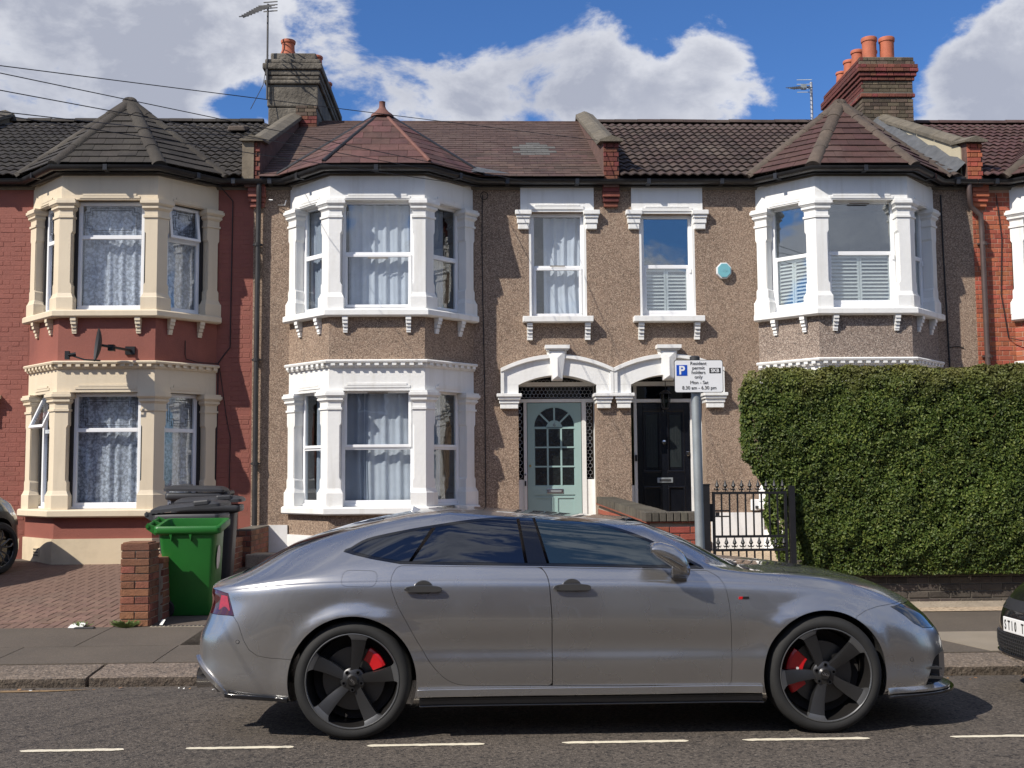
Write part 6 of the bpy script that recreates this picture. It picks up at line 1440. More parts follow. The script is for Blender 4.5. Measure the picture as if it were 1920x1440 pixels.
leaves('foliage', smp, hg, 'privet_leaf')
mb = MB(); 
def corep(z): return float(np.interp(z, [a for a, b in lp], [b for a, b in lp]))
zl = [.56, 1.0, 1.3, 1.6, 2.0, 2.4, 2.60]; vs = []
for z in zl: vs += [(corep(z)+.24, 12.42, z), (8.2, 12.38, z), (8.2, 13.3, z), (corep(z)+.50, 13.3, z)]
mb.add(vs, [(i*4+j, i*4+(j+1) % 4, (i+1)*4+(j+1) % 4, (i+1)*4+j) for i in range(len(zl)-1) for j in range(4)]+[(3, 2, 1, 0), (24, 25, 26, 27)]); mb.build('dark_core', 'hedge_core', hg)  # solid core behind the leaves, inner shade put into its near-black colour
for x in (3.7, 4.3, 5.0, 5.6, 6.3): mb = MB(); mb.tube([(x, 12.8, .2), (x+.05, 12.78, .5), (x-.03, 12.75, .9)], .03, 6); mb.build('stem', 'bark', hg)
for i in range(60):
    x = random.uniform(3.1, 6.4); z = random.choice([2.72, random.uniform(.9, 2.6)]); y = 12.16 if z < 2.7 else random.uniform(12.3, 12.8)
    d = Vector((random.uniform(-.5, .5), -.6 if z < 2.7 else -.1, random.uniform(.3, 1))).normalized()*random.uniform(.06, .13); p = Vector((x, y+.03, z-.02))
    mb = MB(); mb.tube([p, p+d*.5+Vector((.004, 0, 0)), p+d], .0016, 4); mb.build('twig', 'leaf_dry' if i % 3 else 'bark', hg)
hg2 = thing('hedge', (3.5, 14.5, .4), 'darker hedge running back towards the house behind the gate', 'hedge')
smp = hedge_surface(3.25, 4.3, 12.95, 14.0, .25, 1.85, 8000, [(.3, 3.60), (.6, 3.50), (1.0, 3.33), (1.85, 3.26)], sides='flt')
leaves('foliage', smp, hg2, 'privet_leaf'); mb = MB(); mb.box(3.80, 4.3, 13.2, 13.95, .2, 1.7); mb.build('dark_core', 'hedge_core', hg2)  # solid box core again, the hedge's inner shade in its colour
# little plants and litter
def tuft(x, y, z, n, h, label, m='weed_green', name='weed', spread=.1, cat='weed'):
    t = MB()
    for i in range(n):
        a = random.uniform(0, 2*PI); l = random.uniform(.4, 1)*h; dx, dy = math.cos(a)*spread*random.uniform(.2, 1), math.sin(a)*spread*.6*random.uniform(.2, 1); w = random.uniform(.004, .010)
        bx, by = x+dx*.4, y+dy*.4
        t.add([(bx-w, by, z), (bx+w, by, z), (bx+dx*.6+w*1.3, by+dy*.6, z+l*.6), (bx+dx, by+dy, z+l), (bx+dx*.6-w*1.3, by+dy*.6, z+l*.6)], [(0, 1, 2, 3, 4)])
    return tag(t.build(name, m), label, cat)
tuft(-3.56, 11.61, .09, 130, .085, 'weeds growing at the foot of the brick pier', spread=.13)
tuft(-4.02, 11.66, .09, 30, .07, 'tuft of grass at the edge of the driveway left of the pier')
tuft(3.22, 17.1, .42, 90, .28, 'small flowering plant on the gravel seen through the gate', 'flower_green' if 0 else 'weed_green', 'plant', .22, 'plant')
mb = MB(); mb.add([(-4.14, 11.60, .095), (-4.0, 11.58, .095), (-3.97, 11.66, .13), (-4.05, 11.70, .14), (-4.13, 11.66, .12)], [(0, 1, 2, 3, 4)]); tag(mb.build('litter', 'litter_white'), 'crumpled pale rag lying at the driveway edge', 'litter')
mb = MB(); mb.box(-4.06, -3.86, 11.54, 11.60, .088, .105); tag(mb.build('stone_chip', 'dish_grey', bevel=.005), 'dark flat stone chip lying in front of the driveway edge', 'stone')
mb = MB(); mb.add([(-3.26, 11.72, .10), (-3.22, 11.70, .10), (-3.20, 11.74, .15), (-3.24, 11.76, .15)], [(0, 1, 2, 3)]); tag(mb.build('litter', 'litter_white'), 'scrap of white litter beside the wheel of the green bin', 'litter')
mb = MB(); mb.add([(-2.47, 15.2, .36), (-2.2, 15.1, .36), (-2.1, 15.4, .42), (-2.5, 15.5, .40)], [(0, 1, 2, 3)]); tag(mb.build('litter', 'litter_white'), 'flattened pale plastic sheet on the soil behind the black bins', 'litter')
for i in range(34):
    x = random.choice([random.uniform(-3.9, -1.9), random.uniform(3.2, 4.8)]); y = random.uniform(8.95, 9.22); s = random.uniform(.008, .022); z = -.072+.03*(9.25-y)
    mb = MB(); a = random.uniform(0, 6); mb.add([(x+s*math.cos(a+k*1.6), y+s*math.sin(a+k*1.6), z+random.uniform(.002, .016)) for k in range(4)], [(0, 1, 2, 3)])
    k = random.random() < .3; left_ = x < 0
    o = mb.build('paper_scrap' if k else 'dry_leaf', 'litter_white' if k else 'leaf_dry'); tag(o, ('tiny pale scrap lying in the gutter ' if k else 'tiny brown dry leaf lying in the gutter ')+('behind the silver-grey car' if left_ else 'ahead of the silver-grey car'), 'scrap' if k else 'leaf', ('scraps' if k else 'leaves')+(' in the gutter at the left' if left_ else ' in the gutter at the right'))
# ---- the terrace across the road, behind the viewer: it fills reflections
opp = thing('opposite_terrace', (0, -10, 0), None, None); opp['kind'] = 'structure'
mat('opp_brick', (0.20, 0.10, 0.07), .9, var=.2); mat('opp_roof', (.06, .05, .045), .9)
for i in range(-9, 10):
    x0, x1 = i*5.6-2.8, i*5.6+2.8; m = ['opp_brick', 'cream_paint', 'pebbledash'][i % 3]
    mb = MB(); mb.box(x0+.002, x1-.002, -17, -9.2, 0, 6.1); mb.build('facade', m, opp)
    mb = MB(); mb.prism_x([(-8.9, 6.1), (-13.1, 8.2), (-17.2, 6.1)], x0, x1); mb.build('roof', 'opp_roof', opp)
    mb = MB(); mb.prism_z([(x0+.4, -9.2), (x0+3.2, -9.2), (x0+2.5, -8.4), (x0+1.1, -8.4)], 0, 6.1); mb.build('bay', m, opp)
    for a, b, c, d, y in ((x0+1.2, x0+2.4, 1.2, 2.9, -8.38), (x0+1.2, x0+2.4, 4.1, 5.7, -8.38), (x0+4.0, x0+4.9, 4.1, 5.7, -9.18), (x0+4.0, x0+4.9, .4, 2.7, -9.18)):
        mb = MB(); mb.box(a-.08, b+.08, y-.01, y, c-.08, d+.08); mb.build('window', 'upvc', opp); mb = MB(); mb.box(a, b, y, y+.01, c, d); mb.build('pane', 'room_dark', opp)
# ------------------------------------------------------------------ cars
def paint_mat(name, col, metal=.85, rough=.32, coat=1.0):
    m = mat(name, col, rough, metal=metal, var=0.02, vscale=2, coat=coat); t = m.node_tree; L = t.links.new; b = t.nodes['Principled BSDF']
    geo = t.nodes.new('ShaderNodeNewGeometry'); v = t.nodes.new('ShaderNodeTexNoise'); v.inputs['Scale'].default_value = 2.6; v.inputs['Detail'].default_value = 3; L(geo.outputs['Position'], v.inputs[0])
    r = t.nodes.new('ShaderNodeMapRange'); r.inputs[3].default_value = rough-.05; r.inputs[4].default_value = rough+.07; L(v.outputs[0], r.inputs[0]); L(r.outputs[0], b.inputs['Roughness'])
    return m
paint_mat('silver_grey_paint', (0.43, 0.422, 0.415), .90, .26)
paint_mat('dark_green_paint', (0.035, 0.05, 0.05), .5, .3)
paint_mat('black_paint', (0.008, 0.008, 0.009), .2, .25)
mat('tinted_glass', (0.008, 0.009, 0.011), .02, var=0, spec=1.0, coat=1.0)
def car_glass(name, tr):
    m = bpy.data.materials.new(name); m.use_nodes = True; t = m.node_tree; t.nodes.clear(); L = t.links.new
    o = t.nodes.new('ShaderNodeOutputMaterial'); x = t.nodes.new('ShaderNodeMixShader'); g = t.nodes.new('ShaderNodeBsdfGlossy'); d = t.nodes.new('ShaderNodeBsdfDiffuse')
    g.inputs['Roughness'].default_value = .015; d.inputs['Color'].default_value = (*tr, 1); g.inputs['Color'].default_value = (.85, .9, 1, 1)
    L(schlick(t, .11), x.inputs[0]); L(d.outputs[0], x.inputs[1]); L(g.outputs[0], x.inputs[2]); L(x.outputs[0], o.inputs[0]); M[name] = m
car_glass('tinted_glass', (.004, .0045, .006)); car_glass('clear_car_glass', (.010, .018, .022))
mat('gloss_black', (0.006, 0.006, 0.007), .12, var=0, coat=.6)
mat('dark_plastic', (0.02, 0.02, 0.021), .55, var=.1)
mat('tyre', (0.014, 0.014, 0.014), .8, var=.2, vscale=20, bump=.2, bscale=200, bdist=.002, dirt=(.02, .019, .018))
mat('gunmetal', (0.06, 0.06, 0.062), .36, metal=.75, var=.08)
mat('machined', (0.13, 0.132, 0.135), .38, metal=.6, var=.05)
mat('rim_dark', (0.035, 0.033, 0.032), .35, metal=.6, var=.1)
mat('disc_steel', (0.10, 0.10, 0.10), .4, metal=.9, var=.1)
mat('caliper_red', (0.50, 0.008, 0.012), .3, var=.05, coat=.5)
mat('lamp_red', (0.32, 0.004, 0.008), .12, var=.3, vscale=30, coat=1)
mat('lamp_dark_red', (0.05, 0.003, 0.005), .1, var=.1, coat=1)
mat('lamp_clear', (0.30, 0.30, 0.31), .12, metal=.8, var=.5, vscale=35, coat=1)
mat('lamp_house', (0.02, 0.022, 0.024), .12, var=.1, coat=1)
mat('plate_white', (0.78, 0.78, 0.76), .35, var=.02)
def smooth_curve(keys, xs, sig=.05):
    k = np.array(keys, float); h = np.diff(k[:, 0]); d = np.diff(k[:, 1])/h; n = len(k); m = np.zeros(n)
    m[0], m[-1] = d[0], d[-1]
    for i in range(1, n-1):
        if d[i-1]*d[i] > 0: w1, w2 = 2*h[i]+h[i-1], h[i]+2*h[i-1]; m[i] = (w1+w2)/(w1/d[i-1]+w2/d[i])
    def ev(x):
        x = np.clip(x, k[0, 0], k[-1, 0]); i = np.clip(np.searchsorted(k[:, 0], x)-1, 0, n-2); t = (x-k[i, 0])/h[i]
        return (2*t**3-3*t**2+1)*k[i, 1]+(t**3-2*t**2+t)*h[i]*m[i]+(-2*t**3+3*t**2)*k[i+1, 1]+(t**3-t**2)*h[i]*m[i+1]
    if sig:
        o = np.linspace(-1.6, 1.6, 9)*sig; w = np.exp(-.5*(o/sig)**2); w /= w.sum(); return sum(wi*ev(xs+oi) for wi, oi in zip(w, o))
    return ev(xs)
def car_shell(rows, nt=150, nf=5.0, nr=7.0, wheels=((-.768, .357), (2.141, .365)), ar=.392, sub=5, flare=.022):
    """rows: dict(z=keys, w=keys, x0, x1) bottom to top; returns vertex grid of the near half (y>=0)"""
    s = np.linspace(0, 1, nt); s = s-.13*np.sin(2*PI*s)/1.0*1.0; th = PI*(1-s)
    G = []
    for r in rows:
        c, sn = np.cos(th), np.clip(np.sin(th), 0, 1)
        e = np.where(c < 0, nr, nf); xi = np.sign(c)*np.abs(c)**(2/e); yy = sn**(2/e)
        xm, hw = (r['x0']+r['x1'])/2, (r['x1']-r['x0'])/2; x = xm+hw*xi
        z = smooth_curve(r['z'], x, r.get('sig', .06)); w = smooth_curve(r['w'], x, .10) if isinstance(r['w'], list) else np.full_like(x, r['w'])
        G.append(np.stack([x, w*yy, z], 1))
    G = np.array(G); R = len(G); out = []
    for i in range(R-1):          # Catmull-Rom between rows, rounded less where rows lie close
        p0, p1, p2, p3 = G[max(i-1, 0)], G[i], G[i+1], G[min(i+2, R-1)]
        d01 = np.sqrt(np.maximum(np.linalg.norm(p1-p0, axis=1), 1e-3)); d12 = np.sqrt(np.maximum(np.linalg.norm(p2-p1, axis=1), 1e-3)); d23 = np.sqrt(np.maximum(np.linalg.norm(p3-p2, axis=1), 1e-3))
        d01, d12, d23 = d01[:, None], d12[:, None], d23[:, None]
        m1 = (p2-p1)+d12*((p1-p0)/d01-(p2-p0)/(d01+d12)) if i > 0 else (p2-p1)
        m2 = (p2-p1)+d12*((p3-p2)/d23-(p3-p1)/(d12+d23)) if i < R-2 else (p2-p1)
        for k in range(sub):
            t = k/sub; out.append((2*t**3-3*t**2+1)*p1+(t**3-2*t**2+t)*m1+(-2*t**3+3*t**2)*p2+(t**3-t**2)*m2)
    out.append(G[-1]); A = np.array(out); A[..., 1] = np.maximum(A[..., 1], 0)
    for wx, wz_ in wheels:
        d = np.hypot(A[..., 0]-wx, A[..., 2]-wz_); f = np.clip(1-(d-ar)/.085, 0, 1); f = np.where(d < ar, 1, f); side = np.clip((A[..., 1]-.75)/.12, 0, 1)
        A[..., 1] += flare*(f**2*(3-2*f))*side*(A[..., 2] > .18)
    return A
def shell_mesh(A, yc, name, m, keep_half=False):
    R, T = A.shape[:2]; V = []; F = []
    near = [(p[0], yc-p[1], p[2]) for row in A for p in row]; far = [(p[0], yc+p[1], p[2]) for row in A for p in row]; n = R*T
    for i in range(R-1):
        for j in range(T-1):
            a, b, c, d = i*T+j, i*T+j+1, (i+1)*T+j+1, (i+1)*T+j
            F.append((a, b, c, d)); F.append((n+d, n+c, n+b, n+a))
    me = bpy.data.meshes.new(name); me.from_pydata(near+far, [], F); bm = bmesh.new(); bm.from_mesh(me)
    bmesh.ops.remove_doubles(bm, verts=bm.verts, dist=.0012); bmesh.ops.dissolve_degenerate(bm, dist=.0008, edges=bm.edges)
    for _ in range(4):      # drop folded slivers left where the rows meet on the centre line
        bad = {f for e in bm.edges if len(e.link_faces) > 2 for f in sorted(e.link_faces, key=lambda f: f.calc_area())[:len(e.link_faces)-2]}
        if not bad: break
        bmesh.ops.delete(bm, geom=list(bad), context='FACES')
    bmesh.ops.delete(bm, geom=[v for v in bm.verts if not v.link_faces], context='VERTS')
    be = [e for e in bm.edges if e.is_boundary]
    if be: bmesh.ops.holes_fill(bm, edges=be, sides=0)
    bmesh.ops.recalc_face_normals(bm, faces=bm.faces); bm.to_mesh(me); bm.free(); me.materials.append(M[m]); me.polygons.foreach_set('use_smooth', [True]*len(me.polygons)); return me
def tmp_obj(me): o = bpy.data.objects.new('tmp', me); COL.objects.link(o); return o
def boolean(me_a, me_b, op, mats=None):
    a, b = tmp_obj(me_a), tmp_obj(me_b); md = a.modifiers.new('b', 'BOOLEAN'); md.operation = op; md.solver = 'EXACT'; md.object = b; md.use_hole_tolerant = False
    dg = bpy.context.evaluated_depsgraph_get(); dg.update(); r = bpy.data.meshes.new_from_object(a.evaluated_get(dg)); bpy.data.objects.remove(a); bpy.data.objects.remove(b); return r
def cutter(kind, poly, a, b, m=None):
    mb = MB(); 
    if kind == 'y': mb.prism(poly, a, b)
    elif kind == 'z': mb.prism_z(poly, a, b)
    me = mb.mesh('cutter', m or 'dark_plastic'); return me
def cyl_cutter(x, z, r, y0, y1, seg=72):
    return cutter('y', [(x+r*math.cos(2*PI*i/seg), z+r*math.sin(2*PI*i/seg)) for i in range(seg)], y0, y1)
def inset(poly, d):
    n = len(poly); ar = sum(poly[i][0]*poly[(i+1) % n][1]-poly[(i+1) % n][0]*poly[i][1] for i in range(n)); s = 1 if ar > 0 else -1; out = []
    for i in range(n):
        p, q, r = Vector(poly[i-1]), Vector(poly[i]), Vector(poly[(i+1) % n]); e1, e2 = (q-p).normalized(), (r-q).normalized()
        n1, n2 = Vector((-e1.y, e1.x))*s, Vector((-e2.y, e2.x))*s; k = (n1+n2)/max(.35, 1+n1.dot(n2)); out.append(tuple(q+k*d))
    return out
def inset_clean(poly, d):
    q = inset(poly, d); out = []
    for p in q:
        P = Vector(p); m_ = 9
        for i in range(len(poly)):
            a, b = Vector(poly[i]), Vector(poly[(i+1) % len(poly)]); e = b-a; t = max(0, min(1, (P-a).dot(e)/max(e.dot(e), 1e-12))); m_ = min(m_, (P-a-e*t).length)
        if m_ > d*.93: out.append(p)
    return out
def rnd(poly, rads=.03, seg=4):
    """round polygon corners; rads may be a list"""
    n = len(poly); out = []
    for i in range(n):
        r = rads[i] if isinstance(rads, list) else rads; p, q, s_ = Vector(poly[i-1]), Vector(poly[i]), Vector(poly[(i+1) % n])
        if r <= 0: out.append(tuple(q)); continue
        d1, d2 = (p-q), (s_-q); r1, r2 = min(r, d1.length*.45), min(r, d2.length*.45); a, b = q+d1.normalized()*r1, q+d2.normalized()*r2
        for k in range(seg+1): t = k/seg; out.append(tuple(a*(1-t)**2+q*2*t*(1-t)+b*t*t))
    return out
def spline(pts, seg=6):
    P = [Vector(p) for p in pts]; out = []
    for i in range(len(P)-1):
        p0, p1, p2, p3 = P[max(i-1, 0)], P[i], P[i+1], P[min(i+2, len(P)-1)]
        for k in range(seg):
            t = k/seg; out.append(tuple(.5*((2*p1)+(-p0+p2)*t+(2*p0-5*p1+4*p2-p3)*t*t+(-p0+3*p1-3*p2+p3)*t**3)))
    out.append(tuple(P[-1])); return out
class Body:
    """solid car shell that panels are cut out of, with the smooth shell kept for normals and projection"""
    def __init__(s, A, yc, m):
        s.yc = yc; s.me = shell_mesh(A, yc, 'body', m); s.m = m
        bm = bmesh.new(); bm.from_mesh(s.me); bmesh.ops.triangulate(bm, faces=bm.faces); bm.normal_update()
        s.vn = [v.normal.copy() for v in bm.verts]; s.vc = [v.co.copy() for v in bm.verts]; s.tris = [tuple(v.index for v in f.verts) for f in bm.faces]; s.fn = [f.normal.copy() for f in bm.faces]
        s.bvh = BVHTree.FromPolygons(s.vc, s.tris); bm.free()
    def cut(s, *c):
        for k in c:
            n0 = len(s.me.polygons)
            for tr in range(6):
                r = boolean(s.me, k, 'DIFFERENCE')
                if len(r.polygons) > .3*n0: s.me = r; break
                j = random.uniform(-.0009, .0009); k.transform(Matrix.Translation((j, .0011*(tr+1), -j)))
            else: print('cut failed')
    def chunk(s, c): return boolean(s.me, c, 'INTERSECT')
    def hit(s, x, z, near=True):
        r = s.bvh.ray_cast(Vector((x, s.yc-3, z)), Vector((0, 1, 0))); return r[0], s.smooth_n(r[0], r[2]) if r[0] else None
    def smooth_n(s, p, fi):
        a, b, c = s.tris[fi]; A, B, C_ = s.vc[a], s.vc[b], s.vc[c]; v0, v1, v2 = B-A, C_-A, p-A
        d00, d01, d11, d20, d21 = v0.dot(v0), v0.dot(v1), v1.dot(v1), v2.dot(v0), v2.dot(v1); dn = d00*d11-d01*d01
        if abs(dn) < 1e-16: return s.fn[fi]
        v = (d11*d20-d01*d21)/dn; w = (d00*d21-d01*d20)/dn; n = s.vn[a]*(1-v-w)+s.vn[b]*v+s.vn[c]*w
        return n.normalized()
    def finish(s, me, name, m, parent):
        """give outer faces the shell's smooth normals, cut walls their own flat ones"""
        me.materials.clear(); me.materials.append(M[m]); V = [v.co.copy() for v in me.vertices]; loops = []
        cache = {}
        def near(vi):
            if vi not in cache: cache[vi] = s.bvh.find_nearest(V[vi])
            return cache[vi]
        idx = []
        for p in me.polygons:
            c = p.center; loc, nn, fi, d = s.bvh.find_nearest(c); outer = d is not None and d < .004 and abs(p.normal.dot(s.fn[fi])) > .75
            for vi in p.vertices:
                if outer:
                    q = near(vi); n = s.smooth_n(q[0], q[2]) if q[3] < .004 else p.normal
                    if n.dot(p.normal) < .5: n = p.normal
                    loops.append(tuple(n))
                else: loops.append(tuple(p.normal))
        me.polygons.foreach_set('use_smooth', [True]*len(me.polygons)); me.normals_split_custom_set(loops)
        return link(name, me, parent)
# ---- the grey fastback
YC = 7.905
car = thing('parked_car', (.65, YC, 0), 'silver-grey metallic five-door fastback car with dark five-spoke wheels parked along the kerb', 'car')
TOP = [(-1.80, .905), (-1.66, .962), (-1.53, 1.02), (-1.16, 1.185), (-.72, 1.305), (-.3, 1.375), (.0, 1.398), (.35, 1.405), (.7, 1.38), (1.0, 1.315), (1.3, 1.205), (1.6, 1.055), (1.74, .99), (1.9, .977), (2.3, .945), (2.6, .885), (2.85, .80), (3.0, .715), (3.06, .65)]
rowsA = [
    dict(x0=-1.80, x1=3.02, z=[(-1.9, .26), (-1.2, .2), (-.4, .16), (1.7, .16), (2.4, .19), (3.1, .20)], w=0.0),
    dict(x0=-1.80, x1=3.03, z=[(-1.9, .27), (-1.2, .22), (-.4, .165), (1.7, .165), (2.4, .20), (3.1, .20)], w=.80),
    dict(x0=-1.84, x1=3.10, z=[(-1.9, .31), (-1.15, .25), (-.4, .235), (1.7, .235), (2.4, .225), (3.1, .22)], w=.925),
    dict(x0=-1.88, x1=3.13, z=[(-1.9, .37), (-1.2, .31), (-.4, .30), (1.7, .30), (2.4, .29), (3.1, .28)], w=.938),
    dict(x0=-1.885, x1=3.14, z=[(-1.9, .48), (-1.0, .46), (1.7, .455), (3.1, .38)], w=[(-1.8, .925), (-.6, .95), (.4, .958), (1.6, .952), (2.2, .935), (3.1, .92)]),
    dict(x0=-1.875, x1=3.13, z=[(-1.9, .60), (-1.0, .56), (1.7, .53), (3.1, .47)], w=[(-1.8, .925), (-1.0, .945), (-.3, .941), (.4, .941), (1.3, .942), (2.2, .945), (3.1, .92)]),
    dict(x0=-1.83, x1=3.10, z=[(-1.9, .70), (-1.0, .70), (1.7, .68), (2.4, .64), (3.1, .56)], w=[(-1.8, .915), (-.8, .958), (.4, .961), (2.1, .955), (3.1, .90)]),
    dict(x0=-1.80, x1=3.06, z=[(-1.9, .78), (-1.2, .84), (.4, .83), (1.7, .80), (2.4, .745), (3.1, .60)], w=[(-1.8, .890), (-.8, .950), (.4, .951), (2.1, .937), (3.1, .875)]),
    dict(x0=-1.805, x1=3.03, z=[(-1.9, .84), (-1.5, .90), (-.84, .944), (.39, .95), (1.5, .918), (2.0, .888), (2.55, .785), (3.1, .62)], w=[(-1.8, .870), (-.8, .931), (.4, .931), (2.1, .912), (3.1, .85)]),
    dict(x0=-1.806, x1=3.02, z=[(-1.9, .850), (-1.5, .911), (-.84, .956), (.39, .962), (1.5, .930), (2.0, .898), (2.55, .794), (3.1, .627)], w=[(-1.8, .860), (-.8, .921), (.4, .921), (2.1, .900), (3.1, .84)]),
    dict(x0=-1.808, x1=3.01, z=[(-1.9, .865), (-1.5, .93), (-.84, .985), (.39, .985), (1.5, .952), (2.0, .915), (2.55, .81), (3.1, .635)], w=[(-1.8, .845), (-.8, .905), (.4, .908), (1.6, .902), (2.1, .88), (3.1, .81)]),
    dict(x0=-1.81, x1=3.0, z=[(-1.9, .88), (-1.5, .955), (-1.1, 1.03), (-.8, 1.055), (.39, 1.045), (1.45, .998), (1.75, .968), (2.14, .932), (2.55, .84), (2.8, .76), (3.1, .64)], w=[(-1.8, .80), (-1.2, .815), (-.7, .86), (.3, .878), (1.45, .875), (2.1, .83), (2.6, .77), (3.1, .70)]),
    dict(x0=-1.803, x1=2.98, z=[(-1.9, .888), (-1.5, .99), (-1.16, 1.115), (-.72, 1.255), (-.33, 1.325), (.0, 1.352), (.3, 1.358), (.7, 1.322), (1.0, 1.245), (1.3, 1.115), (1.5, 1.02), (1.62, .985), (1.9, .97), (2.3, .925), (2.6, .86), (2.85, .775), (3.1, .64)],
         w=[(-1.8, .70), (-1.2, .66), (-.7, .625), (.3, .632), (1.0, .68), (1.4, .745), (1.7, .77), (2.1, .70), (2.6, .62), (3.1, .55)]),
    dict(x0=-1.790, x1=2.96, z=[(a, b-.018) for a, b in TOP], w=[(-1.8, .50), (-.7, .48), (.3, .49), (1.0, .52), (1.7, .54), (2.6, .42), (3.1, .35)]),
    dict(x0=-1.772, x1=2.935, z=[(a, b-.002) for a, b in TOP], w=[(-1.8, .25), (1, .27), (3.1, .2)]),
    dict(x0=-1.755, x1=2.91, z=TOP, w=0.0)]
A = car_shell(rowsA); A[..., 0] = np.where(A[..., 0] < -1.2, -1.2+(A[..., 0]+1.2)*.86, A[..., 0]); A[..., 0] = np.where(A[..., 0] > 2.62, 2.62+(A[..., 0]-2.62)*.88, A[..., 0]); B = Body(A, YC, 'silver_grey_paint')
YN0, YN1 = YC-1.15, YC-.60
for wx, wz_ in ((-.768, .357), (2.141, .357)):
    B.cut(cyl_cutter(wx, wz_, .392, YC-1.2, YC-.60), cyl_cutter(wx, wz_, .392, YC+.60, YC+1.2))
G = .0024
def panel(name, outline, m, y0=YC-1.2, y1=YC-.76, kind='y', gap=G, parent=None, keep=True):
    c = cutter(kind, outline, y0, y1); 
    me = B.chunk(cutter(kind, inset(outline, gap), y0, y1)) if keep else None
    B.cut(c)
    return B.finish(me, name, m, parent or car) if keep else None
# glasshouse
dlo = spline([(-.80, 1.152), (-.70, 1.205), (-.52, 1.245), (-.30, 1.282), (-.05, 1.315), (.22, 1.333), (.42, 1.335), (.66, 1.312), (.88, 1.262), (1.08, 1.190), (1.26, 1.100), (1.40, 1.025)], 4)
dlo = [(-.845, 1.125), (-.835, 1.14)]+dlo+[(1.415, 1.002), (.9, 1.018), (.4, 1.032), (-.1, 1.042), (-.48, 1.052), (-.66, 1.082), (-.78, 1.108)]
for side in (0, 1):
    y0, y1 = (YC-1.2, YC-.40) if side == 0 else (YC+.40, YC+1.2)
    ring = B.chunk(cutter('y', dlo, y0, y1)); inner = inset_clean(dlo, .017); ring = boolean(ring, cutter('y', inner, y0-.01, y1+.01), 'DIFFERENCE')
    B.finish(ring, 'window_trim', 'gloss_black', car)
    def sub(name, clip, m):
        q = inner
        for a, b, c in clip: q = clip_poly(q, a, b, c)
        me = B.chunk(cutter('y', inset_clean(q, .0015), y0, y1)); o = B.finish(me, name, m, car); return o
    def line(x0, z0, x1, z1): # keep left of line going up
        dx, dz = x1-x0, z1-z0; return (dz, -dx, dz*x0-dx*z0)
    neg = lambda t: (-t[0], -t[1], -t[2])
    l1 = line(-.445, 1.03, -.235, 1.33); l2 = line(.295, 1.03, .245, 1.36); l2b = line(.312, 1.03, .262, 1.36); l3 = line(.435, 1.03, .345, 1.36); l3b = line(.45, 1.03, .36, 1.36); l1b = line(-.455, 1.03, -.245, 1.33); l1c = line(-.435, 1.03, -.225, 1.33)
    l4 = line(1.225, 1.0, 1.245, 1.2); 
    sub('quarter_glass', [l1b], 'tinted_glass'); sub('rear_door_glass', [neg(l1c), l2], 'tinted_glass')
    sub('door_pillar', [neg(l2b), l3], 'gloss_black'); sub('front_door_glass', [neg(l3b), l4], 'clear_car_glass'); sub('mirror_triangle', [neg(l4)], 'dark_plastic')
    B.cut(cutter('y', dlo, y0, y1))
# windscreen and tailgate glass from above
ws = [(.98, -.54), (1.25, -.60), (1.50, -.66), (1.66, -.64), (1.70, -.4), (1.73, 0), (1.70, .4), (1.66, .64), (1.50, .66), (1.25, .60), (.98, .54), (.93, .3), (.91, 0), (.93, -.3)]
panel('windscreen', [(x, YC+y) for x, y in ws], 'clear_car_glass', .93, 1.6, 'z', .003)
rw_ = [(-.62, -.50), (-.62, .50), (-1.1, .56), (-1.50, .60), (-1.545, .4), (-1.56, 0), (-1.545, -.4), (-1.50, -.60), (-1.1, -.56)]
panel('rear_glass', [(x, YC+y) for x, y in rw_], 'tinted_glass', .97, 1.6, 'z', .003)
# doors
bl = lambda x: float(np.interp(x, [-.66, -.48, -.1, .4, .9, 1.415], [1.078, 1.046, 1.036, 1.026, 1.012, .996]))
rd_ = [(-.475, bl(-.475)), (-.51, 1.03), (-.540, .965), (-.530, .90), (-.495, .81), (-.38, .605), (-.30, .47), (-.243, .400), (-.19, .352), (-.12, .325), (0, .318), (.452, .314), (.452, .74), (.440, .93), (.425, .985), (.392, bl(.392)), (.1, bl(.1)), (-.2, bl(-.2))]
rd_o = rnd(rd_, .03, 3)
rd_me = B.chunk(cutter('y', inset(rd_o, G), YC-1.2, YC-.76))
fd_ = [(.392, bl(.392)-.0005), (.425, .985), (.440, .93), (.452, .74), (.452, .314), (1.555, .300), (1.562, .60), (1.552, .80), (1.535, .90), (1.50, .958), (1.43, bl(1.415)-.001), (.9, bl(.9)-.0005)]
fd_o = rnd(fd_, [0, .03, .05, .05, 0, .04, .1, .1, .06, .03, 0, 0], 3)
fd_me = B.chunk(cutter('y', inset(fd_o, G), YC-1.2, YC-.76))
seq = []
for p in rd_o:
    if p[0] > .1: break
    seq.append(p)
union = seq+[p for p in fd_o if p[0] > .5]+[(.4, bl(.4)), (.1, bl(.1)), (-.2, bl(-.2))]
B.cut(cutter('y', union, YC-1.2, YC-.76))
B.finish(rd_me, 'rear_door', 'silver_grey_paint', car); B.finish(fd_me, 'front_door', 'silver_grey_paint', car)
panel('fuel_flap', rnd([(-.845, .925), (-.625, .920), (-.615, 1.015), (-.83, 1.022)], .045, 4), 'silver_grey_paint', gap=.0018)
